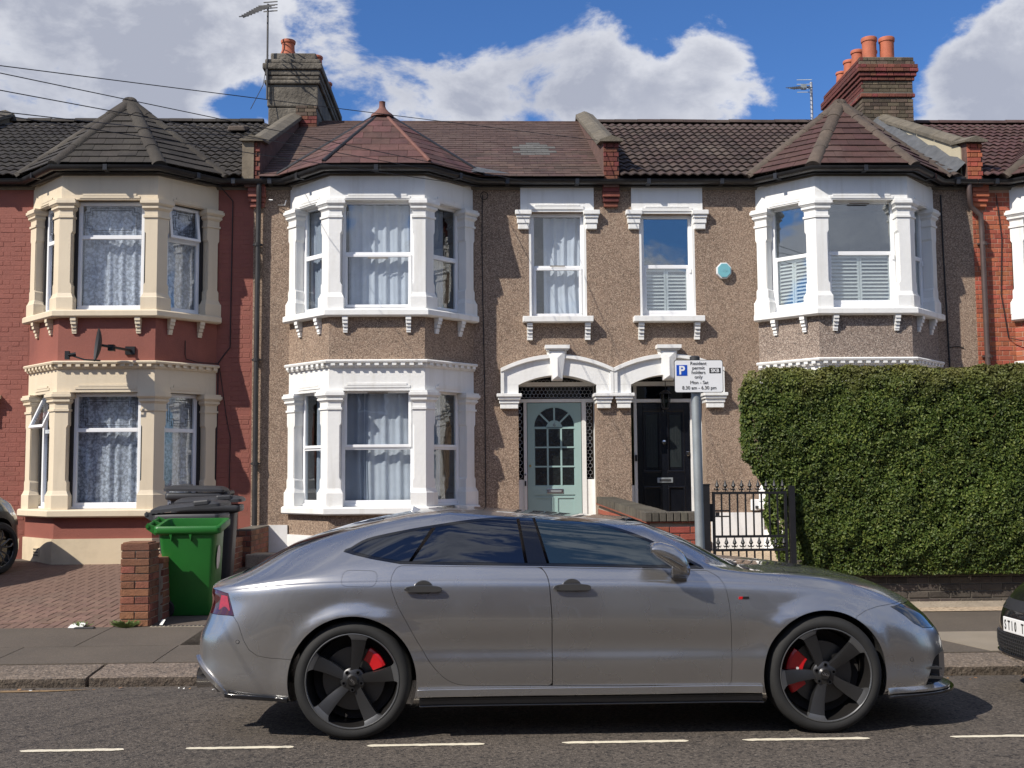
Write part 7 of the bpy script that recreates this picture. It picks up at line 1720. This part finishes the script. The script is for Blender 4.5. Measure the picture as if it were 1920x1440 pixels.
# lamps
tl = [(-2.1, .740), (-1.505, .745), (-1.555, .878), (-1.64, .892), (-2.1, .892)]
for y0, y1 in ((YC-1.2, YC-.30), (YC+.30, YC+1.2)):
    t_ = panel('tail_light', tl, 'lamp_dark_red', y0, y1)
for d in (0,):   # glowing-red reflector block seen through the dark lens
    mb = MB(); pts = []
    for (x, z) in ((-1.605, .865), (-1.560, .860), (-1.535, .775), (-1.62, .775)):
        h, n_ = B.hit(x, z); pts.append(h+Vector((0, -.002, 0)))
    mb.add(pts, [(0, 1, 2, 3)]); mb.build('lamp_segment', 'lamp_red', car)
hl = [(2.60, .752), (2.70, .762), (2.86, .752), (3.3, .70), (3.3, .60), (2.91, .598), (2.83, .607), (2.76, .64), (2.70, .69)]
for y0, y1 in ((YC-1.2, YC-.42), (YC+.42, YC+1.2)): panel('headlight', hl, 'lamp_house', y0, y1, gap=.003)
# bonnet from above
bn = spline([(1.76, .0), (1.74, .5), (1.70, .715), (1.80, .765), (2.14, .785), (2.45, .755), (2.68, .69), (2.80, .60), (2.90, .40), (2.94, 0)], 4)
bn = [(x, YC-y) for x, y in bn]+[(x, YC+y) for x, y in reversed(bn[1:-1])]
panel('bonnet', bn, 'silver_grey_paint', .60, 1.3, 'z', .0022)
# bumpers
rb = [(-2.3, .80), (-1.51, .745), (-1.475, .70), (-1.435, .60), (-1.40, .545), (-1.35, .512), (-1.27, .498), (-1.12, .492), (-1.05, .492), (-1.05, .05), (-2.3, .05)]
rbp = cutter('y', rb, YC-1.3, YC+1.3)
fb = [(2.35, .708), (2.42, .738), (2.50, .758), (2.60, .768), (2.75, .775), (3.4, .73), (3.4, .05), (2.30, .05), (2.30, .60)]
rb_me = B.chunk(cutter('y', inset(rb, G), YC-1.3, YC+1.3)); B.cut(rbp)
# sculpt: exhaust notch and diffuser corner
rb_me = boolean(rb_me, cutter('y', [(-2.1, .45), (-1.765, .445), (-1.53, .258), (-1.50, .10), (-2.1, .1)], YC-1.3, YC-.58), 'DIFFERENCE')
B.finish(rb_me, 'rear_bumper', 'silver_grey_paint', car)
fb_me = B.chunk(cutter('y', inset(fb, G), YC-1.3, YC+1.3)); B.cut(cutter('y', fb, YC-1.3, YC+1.3))
intake = rnd([(2.81, .245), (2.865, .355), (2.90, .425), (2.965, .445), (3.3, .445), (3.3, .262)], [.01, .05, .05, .02, 0, 0], 4)
_n = len(fb_me.polygons); fb_me = boolean(fb_me, cutter('y', intake, YC-1.2, YC-.55), 'DIFFERENCE');  fb_me = boolean(fb_me, cutter('y', [(2.97, .27), (3.3, .27), (3.3, .60), (3.02, .60)], YC-.42, YC+.42), 'DIFFERENCE')
B.finish(fb_me, 'front_bumper', 'silver_grey_paint', car)
B.finish(B.me, 'body', 'silver_grey_paint', car)
# intake insert with blades, sill blade, skirts, splitter
mb = MB(); mb.box(2.80, 2.98, YC-.62, YC-.56, .24, .45); mb.build('intake_mesh', 'dark_plastic', car)
for z in (.30, .36): mb = MB(); mb.prism([(2.84, z), (2.925, z-.006), (2.925, z+.006), (2.85, z+.014)], YC-.80, YC-.63); mb.build('intake_blade', 'dark_plastic', car)
def plan_strip(rowz, x0, x1, out0, out1, z0, z1, name, m, n=40, zf=None):
    """strip following the body side at height rowz"""
    mb = MB(); vs = []
    for i in range(n+1):
        x = x0+(x1-x0)*i/n; h, nn_ = B.hit(x, rowz)
        if h is None: continue
        k = Vector((nn_.x, nn_.y)).normalized(); dz = zf(x) if zf else 0
        for o_, z in ((out0, z0), (out1, z0), (out1, z1), (out0, z1)): vs.append((x+k.x*o_, h.y+k.y*o_, z+dz))
    q = len(vs)//4; mb.add(vs, [(i*4+j, i*4+(j+1) % 4, (i+1)*4+(j+1) % 4, (i+1)*4+j) for i in range(q-1) for j in range(4)]+[(3, 2, 1, 0), ((q-1)*4, (q-1)*4+1, (q-1)*4+2, (q-1)*4+3)])
    return mb.build(name, m, car, smooth=30, bevel=.004)
plan_strip(.33, -.37, 1.74, -.04, .022, .258, .306, 'sill_blade', 'silver_grey_paint')
plan_strip(.33, -.36, 1.74, -.10, .004, .208, .252, 'side_skirt', 'gloss_black')
plan_strip(.33, -.36, 1.745, -.08, .026, .200, .210, 'skirt_lip', 'gloss_black')
plan_strip(.33, -1.55, -1.155, -.06, .012, .236, .262, 'rear_skirt', 'gloss_black', n=20, zf=lambda x: (-1.155-x)*.05)
# front splitter: a blade following the nose plan
mb = MB(); vs = []; n = 60; row = A[15]   # low row of the shell
pts = [(p[0], p[1]) for p in row if p[0] > 2.5]
full = [(x, YC-y) for x, y in pts]+[(x, YC+y) for x, y in reversed(pts[:-1])]
def off(pl, d):
    out = []
    for i in range(len(pl)):
        a, b = Vector(pl[max(i-1, 0)]), Vector(pl[min(i+1, len(pl)-1)]); t = (b-a).normalized(); out.append((pl[i][0]+t.y*d, pl[i][1]-t.x*d))
    return out
outer = off(full, .055); outer = [(x, y) for x, y in outer]; 
L_o = [(max(x, 2.5), y) for x, y in outer]; vs = []
for (x, y), (xo, yo) in zip(full, L_o):
    f = min(1, max(0, (x-2.5)/.45)); xo, yo = x+(xo-x)*(.12+.88*f), y+(yo-y)*(.12+.88*f)
    vs += [(x*.97+.07, y, .205), (xo, yo, .196+.012*f), (xo, yo, .208+.014*f), (x*.97+.07, y, .222)]
q = len(vs)//4; mb.add(vs, [(i*4+j, i*4+(j+1) % 4, (i+1)*4+(j+1) % 4, (i+1)*4+j) for i in range(q-1) for j in range(4)]+[(3, 2, 1, 0), ((q-1)*4, (q-1)*4+1, (q-1)*4+2, (q-1)*4+3)]); mb.build('front_splitter', 'gloss_black', car, smooth=30)
# silver lower lip of the bumper
vs = []
for (x, y), (xo, yo) in zip(full, L_o):
    f = min(1, max(0, (x-2.5)/.45)); f = f*f; xo, yo = x+(xo-x)*(.05+.55*f), y+(yo-y)*(.05+.55*f)
    vs += [(x*.97+.07, y, .222), (xo, yo, .226), (xo, yo, .240), (x*.97+.07, y, .262)]
mb = MB(); mb.add(vs, [(i*4+j, i*4+(j+1) % 4, (i+1)*4+(j+1) % 4, (i+1)*4+j) for i in range(q-1) for j in range(4)]+[(3, 2, 1, 0), ((q-1)*4, (q-1)*4+1, (q-1)*4+2, (q-1)*4+3)]); mb.build('bumper_lip', 'silver_grey_paint', car, smooth=30)
# exhaust and bright diffuser edge
mb = MB(); vs = []; nn = 16
for i in range(nn+1):
    t = i/nn; x = -1.765+(-1.50+1.765)*t; z = .470+(.268-.470)*min(1, t*1.12); w_ = .016+.006*math.sin(PI*t)
    h, n_ = B.hit(x, z)
    if h is None: continue
    for o_, dz in ((-.03, -w_), (.012, -w_), (.018, w_*.6), (-.02, w_)): q = h+Vector((n_.x, n_.y, 0)).normalized()*o_; vs.append((q.x, q.y, z+dz))
q = len(vs)//4; mb.add(vs, [(i*4+j, i*4+(j+1) % 4, (i+1)*4+(j+1) % 4, (i+1)*4+j) for i in range(q-1) for j in range(4)]+[(3, 2, 1, 0), ((q-1)*4, (q-1)*4+1, (q-1)*4+2, (q-1)*4+3)]); mb.build('diffuser_edge', 'silver_grey_paint', car, smooth=40)
mb = MB(); mb.prism([(-1.72, .40), (-1.70, .41), (-1.56, .262), (-1.63, .262)], YC-.72, YC+.72); mb.build('diffuser', 'reveal_black', car)
mb = MB(); mb.lathe((-1.765, YC-.62, .335), [(.05, .2), (.062, .0), (.066, -.005), (.058, -.005), (.054, .15)], 20, 'X'); mb.build('exhaust_tip', 'chrome', car, smooth=40)
mb = MB(); mb.lathe((-1.765, YC+.62, .335), [(.05, .2), (.062, .0), (.066, -.005), (.058, -.005), (.054, .15)], 20, 'X'); mb.build('exhaust_tip', 'chrome', car, smooth=40)
# handles, mirror, badges, sensors
for hx in (-.335, .578):
    h, nn_ = B.hit(hx, .915); y = h.y; mb = MB()
    prof = spline([(-.114, -.008), (-.108, .010), (-.06, .019), (0, .021), (.06, .019), (.108, .010), (.114, -.008), (.10, -.019), (0, -.021), (-.10, -.019)], 3)
    mb.prism([(hx+a, .910+b) for a, b in prof[:-1]][::-1], y-.042, y-.020); mb.box(hx-.10, hx-.07, y-.022, y+.01, .90, .918); mb.box(hx+.07, hx+.10, y-.022, y+.01, .90, .918); hd = mb.build('door_handle', 'handle_grey', car, bevel=.006) if 'handle_grey' in M else None
    if hd is None: mat('handle_grey', (.075, .077, .082), .3, metal=.6, var=0, coat=.6); hd = mb.build('door_handle', 'handle_grey', car, bevel=.006)
    mb = MB(); mb.prism([(hx+.060*math.cos(t), .912+.048*math.sin(t)) for t in [2*PI*k/20 for k in range(20)]], y-.006, y+.004); mb.build('handle_cup', 'cup_paint' if 'cup_paint' in M else 'handle_grey', hd, bevel=.004)
    mb = MB(); mb.lathe((hx-.09, y-.0435, .912), [(.008, 0), (.008, .003)], 10, 'Y'); mb.build('key_hole', 'dark_plastic', hd)
# door mirror: egg shaped housing on an arm
mb = MB(); vs = []; n1, n2 = 14, 18
mc = Vector((1.165, YC-1.035, 1.075))
for i in range(n1+1):
    t = i/n1; xx = 1.048+.235*t           # from rear face to front tip
    _t = float(np.interp(t, [0, .08, .25, .6, .9, 1], [1.160, 1.180, 1.188, 1.165, 1.115, 1.06])); _b = float(np.interp(t, [0, .1, .25, .6, .9, 1], [1.125, 1.098, 1.078, 1.025, .985, .990])); hh = (_t-_b)/2; zc = (_t+_b)/2; ww = .105*math.sqrt(max(0, 1-(max(0, t-.1)/.92)**2.4))
    if i == n1: hh, ww = .03, .02
    for j in range(n2):
        a = 2*PI*j/n2; ca, sa = math.cos(a), math.sin(a); vs.append((xx, mc.y+ww*math.copysign(abs(ca)**.75, ca), zc+hh*math.copysign(abs(sa)**.8, sa)))
mb.add(vs, [(i*n2+j, i*n2+(j+1) % n2, (i+1)*n2+(j+1) % n2, (i+1)*n2+j) for i in range(n1) for j in range(n2)]+[tuple(range(n2-1, -1, -1)), tuple(n1*n2+j for j in range(n2))])
mr = mb.build('door_mirror', 'silver_grey_paint', car, smooth=50)
mb = MB(); mb.box(1.042, 1.047, mc.y-.085, mc.y+.085, 1.122, 1.162); mb.build('mirror_glass', 'chrome', mr, bevel=.003)
mb = MB(); mb.tube([(1.07, mc.y-.092, 1.125), (1.15, mc.y-.10, 1.092), (1.24, mc.y-.075, 1.04)], .005, 6); mb.build('mirror_indicator', 'machined', mr)
mb = MB(); vs = []
for (x0, x1, y, z) in ((1.18, 1.29, mc.y-.02, 1.03), (1.19, 1.30, mc.y+.06, .985), (1.20, 1.30, YC-.90, .955)): vs += [(x0, y-.02, z), (x1, y-.02, z-.005), (x1, y+.03, z+.015), (x0, y+.03, z+.02)]
mb.add(vs, [(i*4+j, i*4+(j+1) % 4, (i+1)*4+(j+1) % 4, (i+1)*4+j) for i in range(2) for j in range(4)]+[(3, 2, 1, 0), (8, 9, 10, 11)]); mb.build('mirror_arm', 'silver_grey_paint', mr, bevel=.004)
o = mr
h, nn_ = B.hit(1.64, .83); mb = MB(); mb.box(1.635, 1.675, h.y-.003, h.y, .822, .838); bd = mb.build('side_badge', 'sign_black', car); mb = MB(); mb.prism([(1.609, .822), (1.633, .822), (1.637, .838), (1.613, .838)], h.y-.004, h.y); mb.build('badge_red', 'caliper_red', bd)
for x, z in ((-1.475, .592), (2.72, .425)):
    h, nn_ = B.hit(x, z); q = h; d = nn_.normalized(); mb = MB(); mb.tube([q-d*.004, q+d*.002], .013, 14); s_ = mb.build('parking_sensor', 'handle_grey', car); mb = MB(); mb.tube([q+d*.0015, q+d*.003], .009, 12); mb.build('sensor_face', 'silver_grey_paint', s_)
mb = MB(); mb.add([(-.47, YC-.02, 1.340), (-.47, YC+.02, 1.340), (-.44, YC, 1.385), (-.39, YC-.02, 1.355), (-.39, YC+.02, 1.355), (-.455, YC, 1.39)], [(0, 1, 5), (0, 5, 2, 3), (1, 4, 2, 5), (2, 4, 3), (0, 3, 4, 1)]); mb.build('roof_antenna', 'silver_grey_paint', car, bevel=.004)
# headlight internals on the lens
for (a, m_) in (([(2.70, .742), (2.78, .744), (2.86, .66), (2.83, .64), (2.74, .70)], 'lamp_clear'), ([(2.66, .750), (2.69, .752), (2.80, .640), (2.775, .645)], 'machined')):
    mb = MB(); pts = []
    for x, z in a: h, n_ = B.hit(x, z); pts.append(h+n_*.001)
    mb.add(pts, [tuple(range(len(pts)))]); mb.build('lamp_segment', m_, car)
mb = MB(); pts = []
for y in (-.26, -.13, 0, .13, .26):
    for z in (.375, .485): r_ = B.bvh.ray_cast(Vector((4, YC+y, z)), Vector((-1, 0, 0))); pts.append(r_[0]+Vector((.008, 0, 0)))
mb.add(pts, [(2*i, 2*i+2, 2*i+3, 2*i+1) for i in range(4)]+[]); mb.build('number_plate', 'plate_white', car)
mb = MB(); mb.box(2.9, 2.98, YC-.42, YC+.42, .27, .60); mb.build('grille', 'dark_plastic', car)
# wipers cowl
mb = MB(); mb.tube([(1.70, YC-.5, 1.0), (1.66, YC-.1, 1.02), (1.62, YC+.35, 1.06)], .008, 6); mb.box(1.66, 1.76, YC-.62, YC+.62, .96, .985); mb.build('wiper', 'dark_plastic', car)
# ---- wheels
def build_wheel(parent, x, z, yface, spin, r=.357, near=True):
    sgn = 1 if near else -1; Y = lambda d: yface+d*sgn      # d: depth inward from the outer face
    w = thing('x', (0, 0, 0), None, None); bpy.data.objects.remove(w)
    mb = MB(); mb.lathe((x, yface, z), [(q, d*sgn) for q, d in [(.283, .020), (.290, .006), (.305, -.002), (.325, .0), (.342, .012), (.351, .026), (.356, .045), (.357, .09), (.357, .20), (.350, .245), (.335, .262), (.29, .262), (.283, .24)]], 96, 'Y', caps=False)
    ty = mb.build('wheel', 'tyre', parent, smooth=35)
    mb = MB()
    for k in range(44):        # shoulder grooves
        a = 2*PI*k/44+.03; ca, sa = math.cos(a), math.sin(a); tx, tz = -sa*.0022, ca*.0022
        P = [(x+ca*q+tx*s_, Y(d), z+sa*q+tz*s_) for q, d in ((.3400, .0085), (.3575, .055)) for s_ in (-1, 1)]
        mb.add([P[0], P[1], P[3], P[2]], [(0, 1, 2, 3)])
    mb.build('tread_groove', 'reveal_black', ty)
    mb = MB(); mb.lathe((x, yface, z), [(q, d*sgn) for q, d in [(.284, .010), (.286, .004), (.281, .003), (.2765, .009), (.274, .03), (.268, .05), (.262, .20), (.25, .24)]], 80, 'Y', caps=False); rim = mb.build('rim', 'rim_dark', ty, smooth=40)
    mb = MB(); mb.lathe((x, yface, z), [(q, d*sgn) for q, d in [(.2862, .0055), (.2868, .0035), (.2815, .0022), (.2765, .0085)]], 96, 'Y', caps=False); mb.build('rim_edge', 'machined', ty, smooth=60)
    mb = MB(); mb.lathe((x, yface, z), [(.0, .17*sgn), (.255, .17*sgn), (.26, .20*sgn)], 40, 'Y', caps=False); mb.build('wheel_back', 'reveal_black', ty)
    mb = MB(); mb.lathe((x, yface, z), [(q, d*sgn) for q, d in [(.075, .115), (.192, .115), (.195, .118), (.195, .138), (.075, .138)]], 64, 'Y', caps=False); mb.build('brake_disc', 'disc_steel', ty, smooth=40)
    for k in range(5):
        a = PI/2+2*PI*k/5+spin; ur = Vector((math.cos(a), 0, math.sin(a))); ut = Vector((math.sin(a), 0, -math.cos(a))); c0 = Vector((x, 0, z))
        rs = [.040, .075, .12, .17, .22, .2475]
        L_ = [-.020, -.013, -.008, -.005, -.005, -.006]; R_ = [.022, .036, .052, .066, .077, .083]
        dl = [.040, .036, .030, .024, .017, .012]; dr = [.040, .046, .046, .040, .030, .022]
        def strip(rs_, Ls, Rs, dls, drs, name, m_, bev=0):
            vs = []
            for r_, l, rr_, d1, d2 in zip(rs_, Ls, Rs, dls, drs):
                for tt, d in ((l, d1), ((l*.72+rr_*.28), d1+.000), (rr_, d2), (rr_, d2+.045), (l, d1+.045)):
                    p = c0+ur*math.sqrt(max(r_*r_-tt*tt*.6, 0))+ut*tt; vs.append((p.x, Y(d), p.z))
            n_ = len(rs_); mb = MB(); mb.add(vs, [(i*5+j, i*5+(j+1) % 5, (i+1)*5+(j+1) % 5, (i+1)*5+j) for i in range(n_-1) for j in range(5)]+[tuple(range(4, -1, -1)), tuple((n_-1)*5+j for j in range(5))])
            return mb.build(name, m_, ty, smooth=28)
        strip(rs, L_, R_, dl, dr, 'spoke', 'gunmetal')
        strip([.2485, .262, .2805], [-.006, -.012, -.03], [.083, .090, .110], [.0112, .007, .0045], [.020, .012, .0055], 'spoke_tip', 'machined')
        b_ = a+PI/5; mb = MB(); p = c0+Vector((math.cos(b_), 0, math.sin(b_)))*.056; mb.lathe((p.x, Y(.030), p.z), [(.013, 0), (.013, .02*sgn), (.008, .0)], 10, 'Y'); mb.build('wheel_bolt', 'black_metal', ty)
    mb = MB(); mb.lathe((x, yface, z), [(q, d*sgn) for q, d in [(.0, .024), (.032, .024), (.035, .027), (.040, .032), (.058, .036), (.074, .046), (.078, .06), (.070, .10)]], 40, 'Y', caps=False); mb.build('hub', 'gunmetal', ty, smooth=30)
    mb = MB(); mb.lathe((x, Y(.020), z), [(.0, 0), (.029, 0), (.032, .003*sgn), (.032, .006*sgn)], 28, 'Y', caps=False); cp = mb.build('centre_cap', 'rim_dark', ty, smooth=40)
    mb = MB(); u_ = Vector((math.cos(spin-.9), 0, math.sin(spin-.9)))
    for q in (-1.5, -.5, .5, 1.5):
        c_ = Vector((x, Y(.0185), z))+u_*q*.0098; mb.tube([c_+Vector((.0068*math.cos(t), 0, .0068*math.sin(t))) for t in [2*PI*i/14 for i in range(15)]], .0011, 4)
    mb.build('ring_emblem', 'chrome', cp)
    return ty
FY = 6.955
def caliper(x, z, y, a0, a1, parent, r0=.135, r1=.228, txt=None):
    mb = MB(); n = 10; vs = []
    for i in range(n+1):
        a = a0+(a1-a0)*i/n
        for r_, d in ((r0, .075), (r1-.02, .068), (r1, .078), (r1, .15), (r0, .15)): vs.append((x+r_*math.cos(a), y+d, z+r_*math.sin(a)))
    mb.add(vs, [(i*5+j, i*5+(j+1) % 5, (i+1)*5+(j+1) % 5, (i+1)*5+j) for i in range(n) for j in range(5)]+[tuple(range(4, -1, -1)), tuple(n*5+j for j in range(5))]); c = mb.build('brake_caliper', 'caliper_red', parent, smooth=30, bevel=.004)
    if txt:
        a = (a0+a1)/2; text_obj(txt, (x+(r0+.03)*math.cos(a)-.02, y+.066, z+(r0+.03)*math.sin(a)-.045), .034, 'plate_white', c, 'lettering', rot=Matrix.Rotation(PI/2, 4, 'X') @ Matrix.Rotation(1.25, 4, 'Z'))
for x, sp_ in ((-.768, -.0), (2.141, .55)):
    w = build_wheel(car, x, .357, FY, sp_ if x < 0 else math.radians(31)); 
    if x < 0: caliper(x, .357, FY, math.radians(22), math.radians(62), w, .13, .215)
    else: caliper(x, .357, FY, math.radians(138), math.radians(212), w, .125, .232, 'S line')
    build_wheel(car, x, .357, 2*YC-FY, .4, near=False)
mb = MB()
for x in (-.768, 2.141): mb.box(x-.37, x+.37, YC-.62, YC+.62, .30, .74)
mb.box(-1.3, 2.6, YC-.5, YC+.5, .19, .30); mb.tube([(-.768, YC-.7, .35), (-.768, YC+.7, .35)], .04, 8); mb.build('underbody', 'reveal_black', car)
# ---- compact dark green SUV nosed in on the drive
def simple_car(A0, yc, m, label, fx):
    me = shell_mesh(A0, yc, 'body', m); return me
rowsB = []
for r in rowsA:
    q = dict(r); q['z'] = [(a, b) for a, b in r['z']]; rowsB.append(q)
A2 = car_shell(rowsA, nt=110, sub=4, nf=3.6, nr=5, ar=.40, flare=.03)
A2 = A2.copy(); zz = A2[..., 2]; A2[..., 2] = np.where(zz > .9, zz*1.0+.20+(zz-.9)*.75, zz*1.12+.08*(zz > .25)); A2[..., 0] = np.where(A2[..., 0] > 2.141, 2.141+(A2[..., 0]-2.141)*.86, A2[..., 0]); A2[..., 1] *= .97
suv = thing('parked_suv', (0, 0, 0), 'dark grey-green suv parked nose-in on the block paved drive at the left edge', 'car')
S_ = Body(A2, 0.0, 'dark_green_paint')
for wx in (-.768, 2.141):
    S_.cut(cyl_cutter(wx, .36, .41, -1.2, -.60), cyl_cutter(wx, .36, .41, .60, 1.2))
for y0, y1 in ((-1.3, -.45), (.45, 1.3)):
    gl = [(-1.1, 1.42), (-.6, 1.60), (.2, 1.72), (.8, 1.66), (1.30, 1.38), (1.38, 1.28), (.4, 1.30), (-1.0, 1.34)]
    g_ = S_.chunk(cutter('y', inset(gl, .004), y0, y1)); S_.cut(cutter('y', gl, y0, y1)); S_.finish(g_, 'side_glass', 'tinted_glass', suv)
    for cl in ([(1.60, .25), (2.72, .25), (2.66, .62), (2.55, .75), (2.35, .84), (2.141, .86), (1.93, .84), (1.74, .74), (1.64, .60)],):
        c_ = S_.chunk(cutter('y', cl, y0, y1-.2 if y0 < 0 else y1)); S_.cut(cutter('y', cl, y0, y1)); S_.finish(c_, 'wheel_arch_cladding', 'dark_plastic', suv)
S_.finish(S_.me, 'body', 'dark_green_paint', suv)
def suv_wheel(x, y, sg):
    mb = MB(); mb.lathe((x, y, .36), [(q, d*sg) for q, d in [(.25, .02), (.27, .0), (.32, .0), (.35, .03), (.36, .07), (.36, .2), (.33, .22), (.24, .22)]], 56, 'Y', caps=False); w = mb.build('wheel', 'tyre', suv, smooth=35)
    mb = MB(); mb.lathe((x, y, .36), [(0, .07*sg), (.235, .07*sg), (.245, .02*sg), (.252, .015*sg)], 40, 'Y', caps=False); mb.build('rim', 'gloss_black', w, smooth=35)
    for k in range(5):
        a = 2*PI*k/5+.3
        for o_ in (-.28, .28):
            P = lambda r_, t: (x+r_*math.cos(a+t), y+.022*sg-.03*sg*(r_ < .1)*-1, .36+r_*math.sin(a+t)); mb = MB(); mb.tube([P(.05, o_*.6), P(.13, o_*1.0), P(.20, o_*.95), P(.238, o_*.45)], .011, 6); mb.build('spoke', 'machined', w)
    mb = MB(); mb.lathe((x, y+.012*sg, .36), [(0, 0), (.035, 0), (.04, .02*sg)], 20, 'Y', caps=False); mb.build('centre_cap', 'dark_plastic', w)
for x in (-.768, 2.141):
    for y, sg in ((-.925, 1), (.925, -1)): suv_wheel(x, y, sg)
mb = MB(); mb.box(-1.2, 2.55, -.55, .55, .22, .7); mb.build('underbody', 'reveal_black', suv)
suv.rotation_euler = (0, -slope*.9, math.radians(71)); 
_hub = Vector((2.141, -.925, 0)); _R = Matrix.Rotation(math.radians(71), 3, 'Z'); _p = _R @ _hub
suv.location = Vector((-6.45, 15.55, 0))-_p; suv.location.z = zd(15.55)-2.141*math.sin(slope*.9)*1.0
# ---- black car behind at the right edge, nose to the left
blk = thing('parked_car', (0, 0, 0), 'black car with white number plate and honeycomb grille at the right edge', 'car')
A3 = car_shell(rowsA, nt=120, sub=4, nf=3.8, nr=5); A3 = A3.copy(); A3[..., 2] *= 1.02
K = Body(A3, 0.0, 'black_paint')
for wx in (-.768, 2.141): K.cut(cyl_cutter(wx, .357, .395, -1.2, -.60), cyl_cutter(wx, .357, .395, .60, 1.2))
for y0, y1 in ((-1.3, -.42), (.42, 1.3)):
    g_ = K.chunk(cutter('y', inset(dlo, .01), y0, y1)); K.cut(cutter('y', dlo, y0, y1)); K.finish(g_, 'side_glass', 'tinted_glass', blk)
K.finish(K.me, 'body', 'black_paint', blk)
def fx(y, z):
    r_ = K.bvh.ray_cast(Vector((5, y, z)), Vector((-1, 0, 0))); return r_[0].x if r_[0] else 3.0
def front_patch(y0, y1, z0, z1, name, m, d=.01, ny=12, nz=2, parent=None, th=.012):
    mb = MB(); vs = []
    for o_ in (d, d-th):
        for j in range(nz+1):
            for i in range(ny+1): y = y0+(y1-y0)*i/ny; z = z0+(z1-z0)*j/nz; vs.append((fx(y, z)+o_, y, z))
    n = (ny+1)*(nz+1); F = []
    for j in range(nz):
        for i in range(ny): a = j*(ny+1)+i; F += [(a, a+1, a+ny+2, a+ny+1), (n+a+ny+1, n+a+ny+2, n+a+1, n+a)]
    for i in range(ny): F += [(i, n+i, n+i+1, i+1), (nz*(ny+1)+i, nz*(ny+1)+i+1, n+nz*(ny+1)+i+1, n+nz*(ny+1)+i)]
    for j in range(nz): a = j*(ny+1); F += [(a, a+ny+1, n+a+ny+1, n+a), (a+ny, n+a+ny, n+a+2*ny+1, a+2*ny+1)]
    mb.add(vs, F); return mb.build(name, m, parent or blk)
front_patch(-.62, .62, .575, .645, 'upper_grille', 'dark_plastic', .004)
front_patch(-.80, .80, .22, .40, 'lower_grille', 'dark_plastic', .004, ny=20)
mb = MB()
for r_ in range(7):      # honeycomb
    z = .232+r_*.026
    for c in range(-26, 27):
        y = c*.030+(.015 if r_ % 2 else 0)
        if abs(y) > .76: continue
        x = fx(y, z)+.008; P = [(x, y+.0165*math.cos(PI/6+PI/3*k), z+.0165*math.sin(PI/6+PI/3*k)) for k in range(4)]
        mb.tube(P, .0032, 4, caps=False)
mb.build('honeycomb', 'handle_grey', blk, kind='stuff')
mb = MB(); 
for i in range(25): pass
npx = fx(0, .47)
mb = MB(); mb.box(npx+.006, npx+.020, -.26, .26, .415, .525); pt = mb.build('number_plate', 'plate_white', blk, bevel=.004)
for i, ch in enumerate('ST10 T'):
    if ch != ' ': text_obj(ch, (npx+.0212, -.235+i*.052, .436), .098, 'sign_black', pt, 'plate_character', squash=.60, bold=.0012, rot=Matrix.Rotation(PI/2, 4, 'Z') @ Matrix.Rotation(PI/2, 4, 'X'))
front_patch(-.80, .80, .235, .255, 'lip', 'gloss_black', .035, ny=24, th=.06)
for x in (-.768, 2.141):
    for y, sg in ((-.95, 1), (.95, -1)):
        mb = MB(); mb.lathe((x, y, .357), [(q, d*sg) for q, d in [(0, .06), (.23, .06), (.25, .01), (.28, .0), (.33, .0), (.352, .03), (.357, .08), (.357, .2), (.3, .22)]], 48, 'Y', caps=False); mb.build('wheel', 'tyre', blk, smooth=35)
mb = MB(); mb.box(-1.3, 2.6, -.55, .55, .19, .7); mb.build('underbody', 'reveal_black', blk)
blk.rotation_euler = (0, 0, PI+math.radians(0)); blk.location = (3.99+npx, 8.22, -.02)
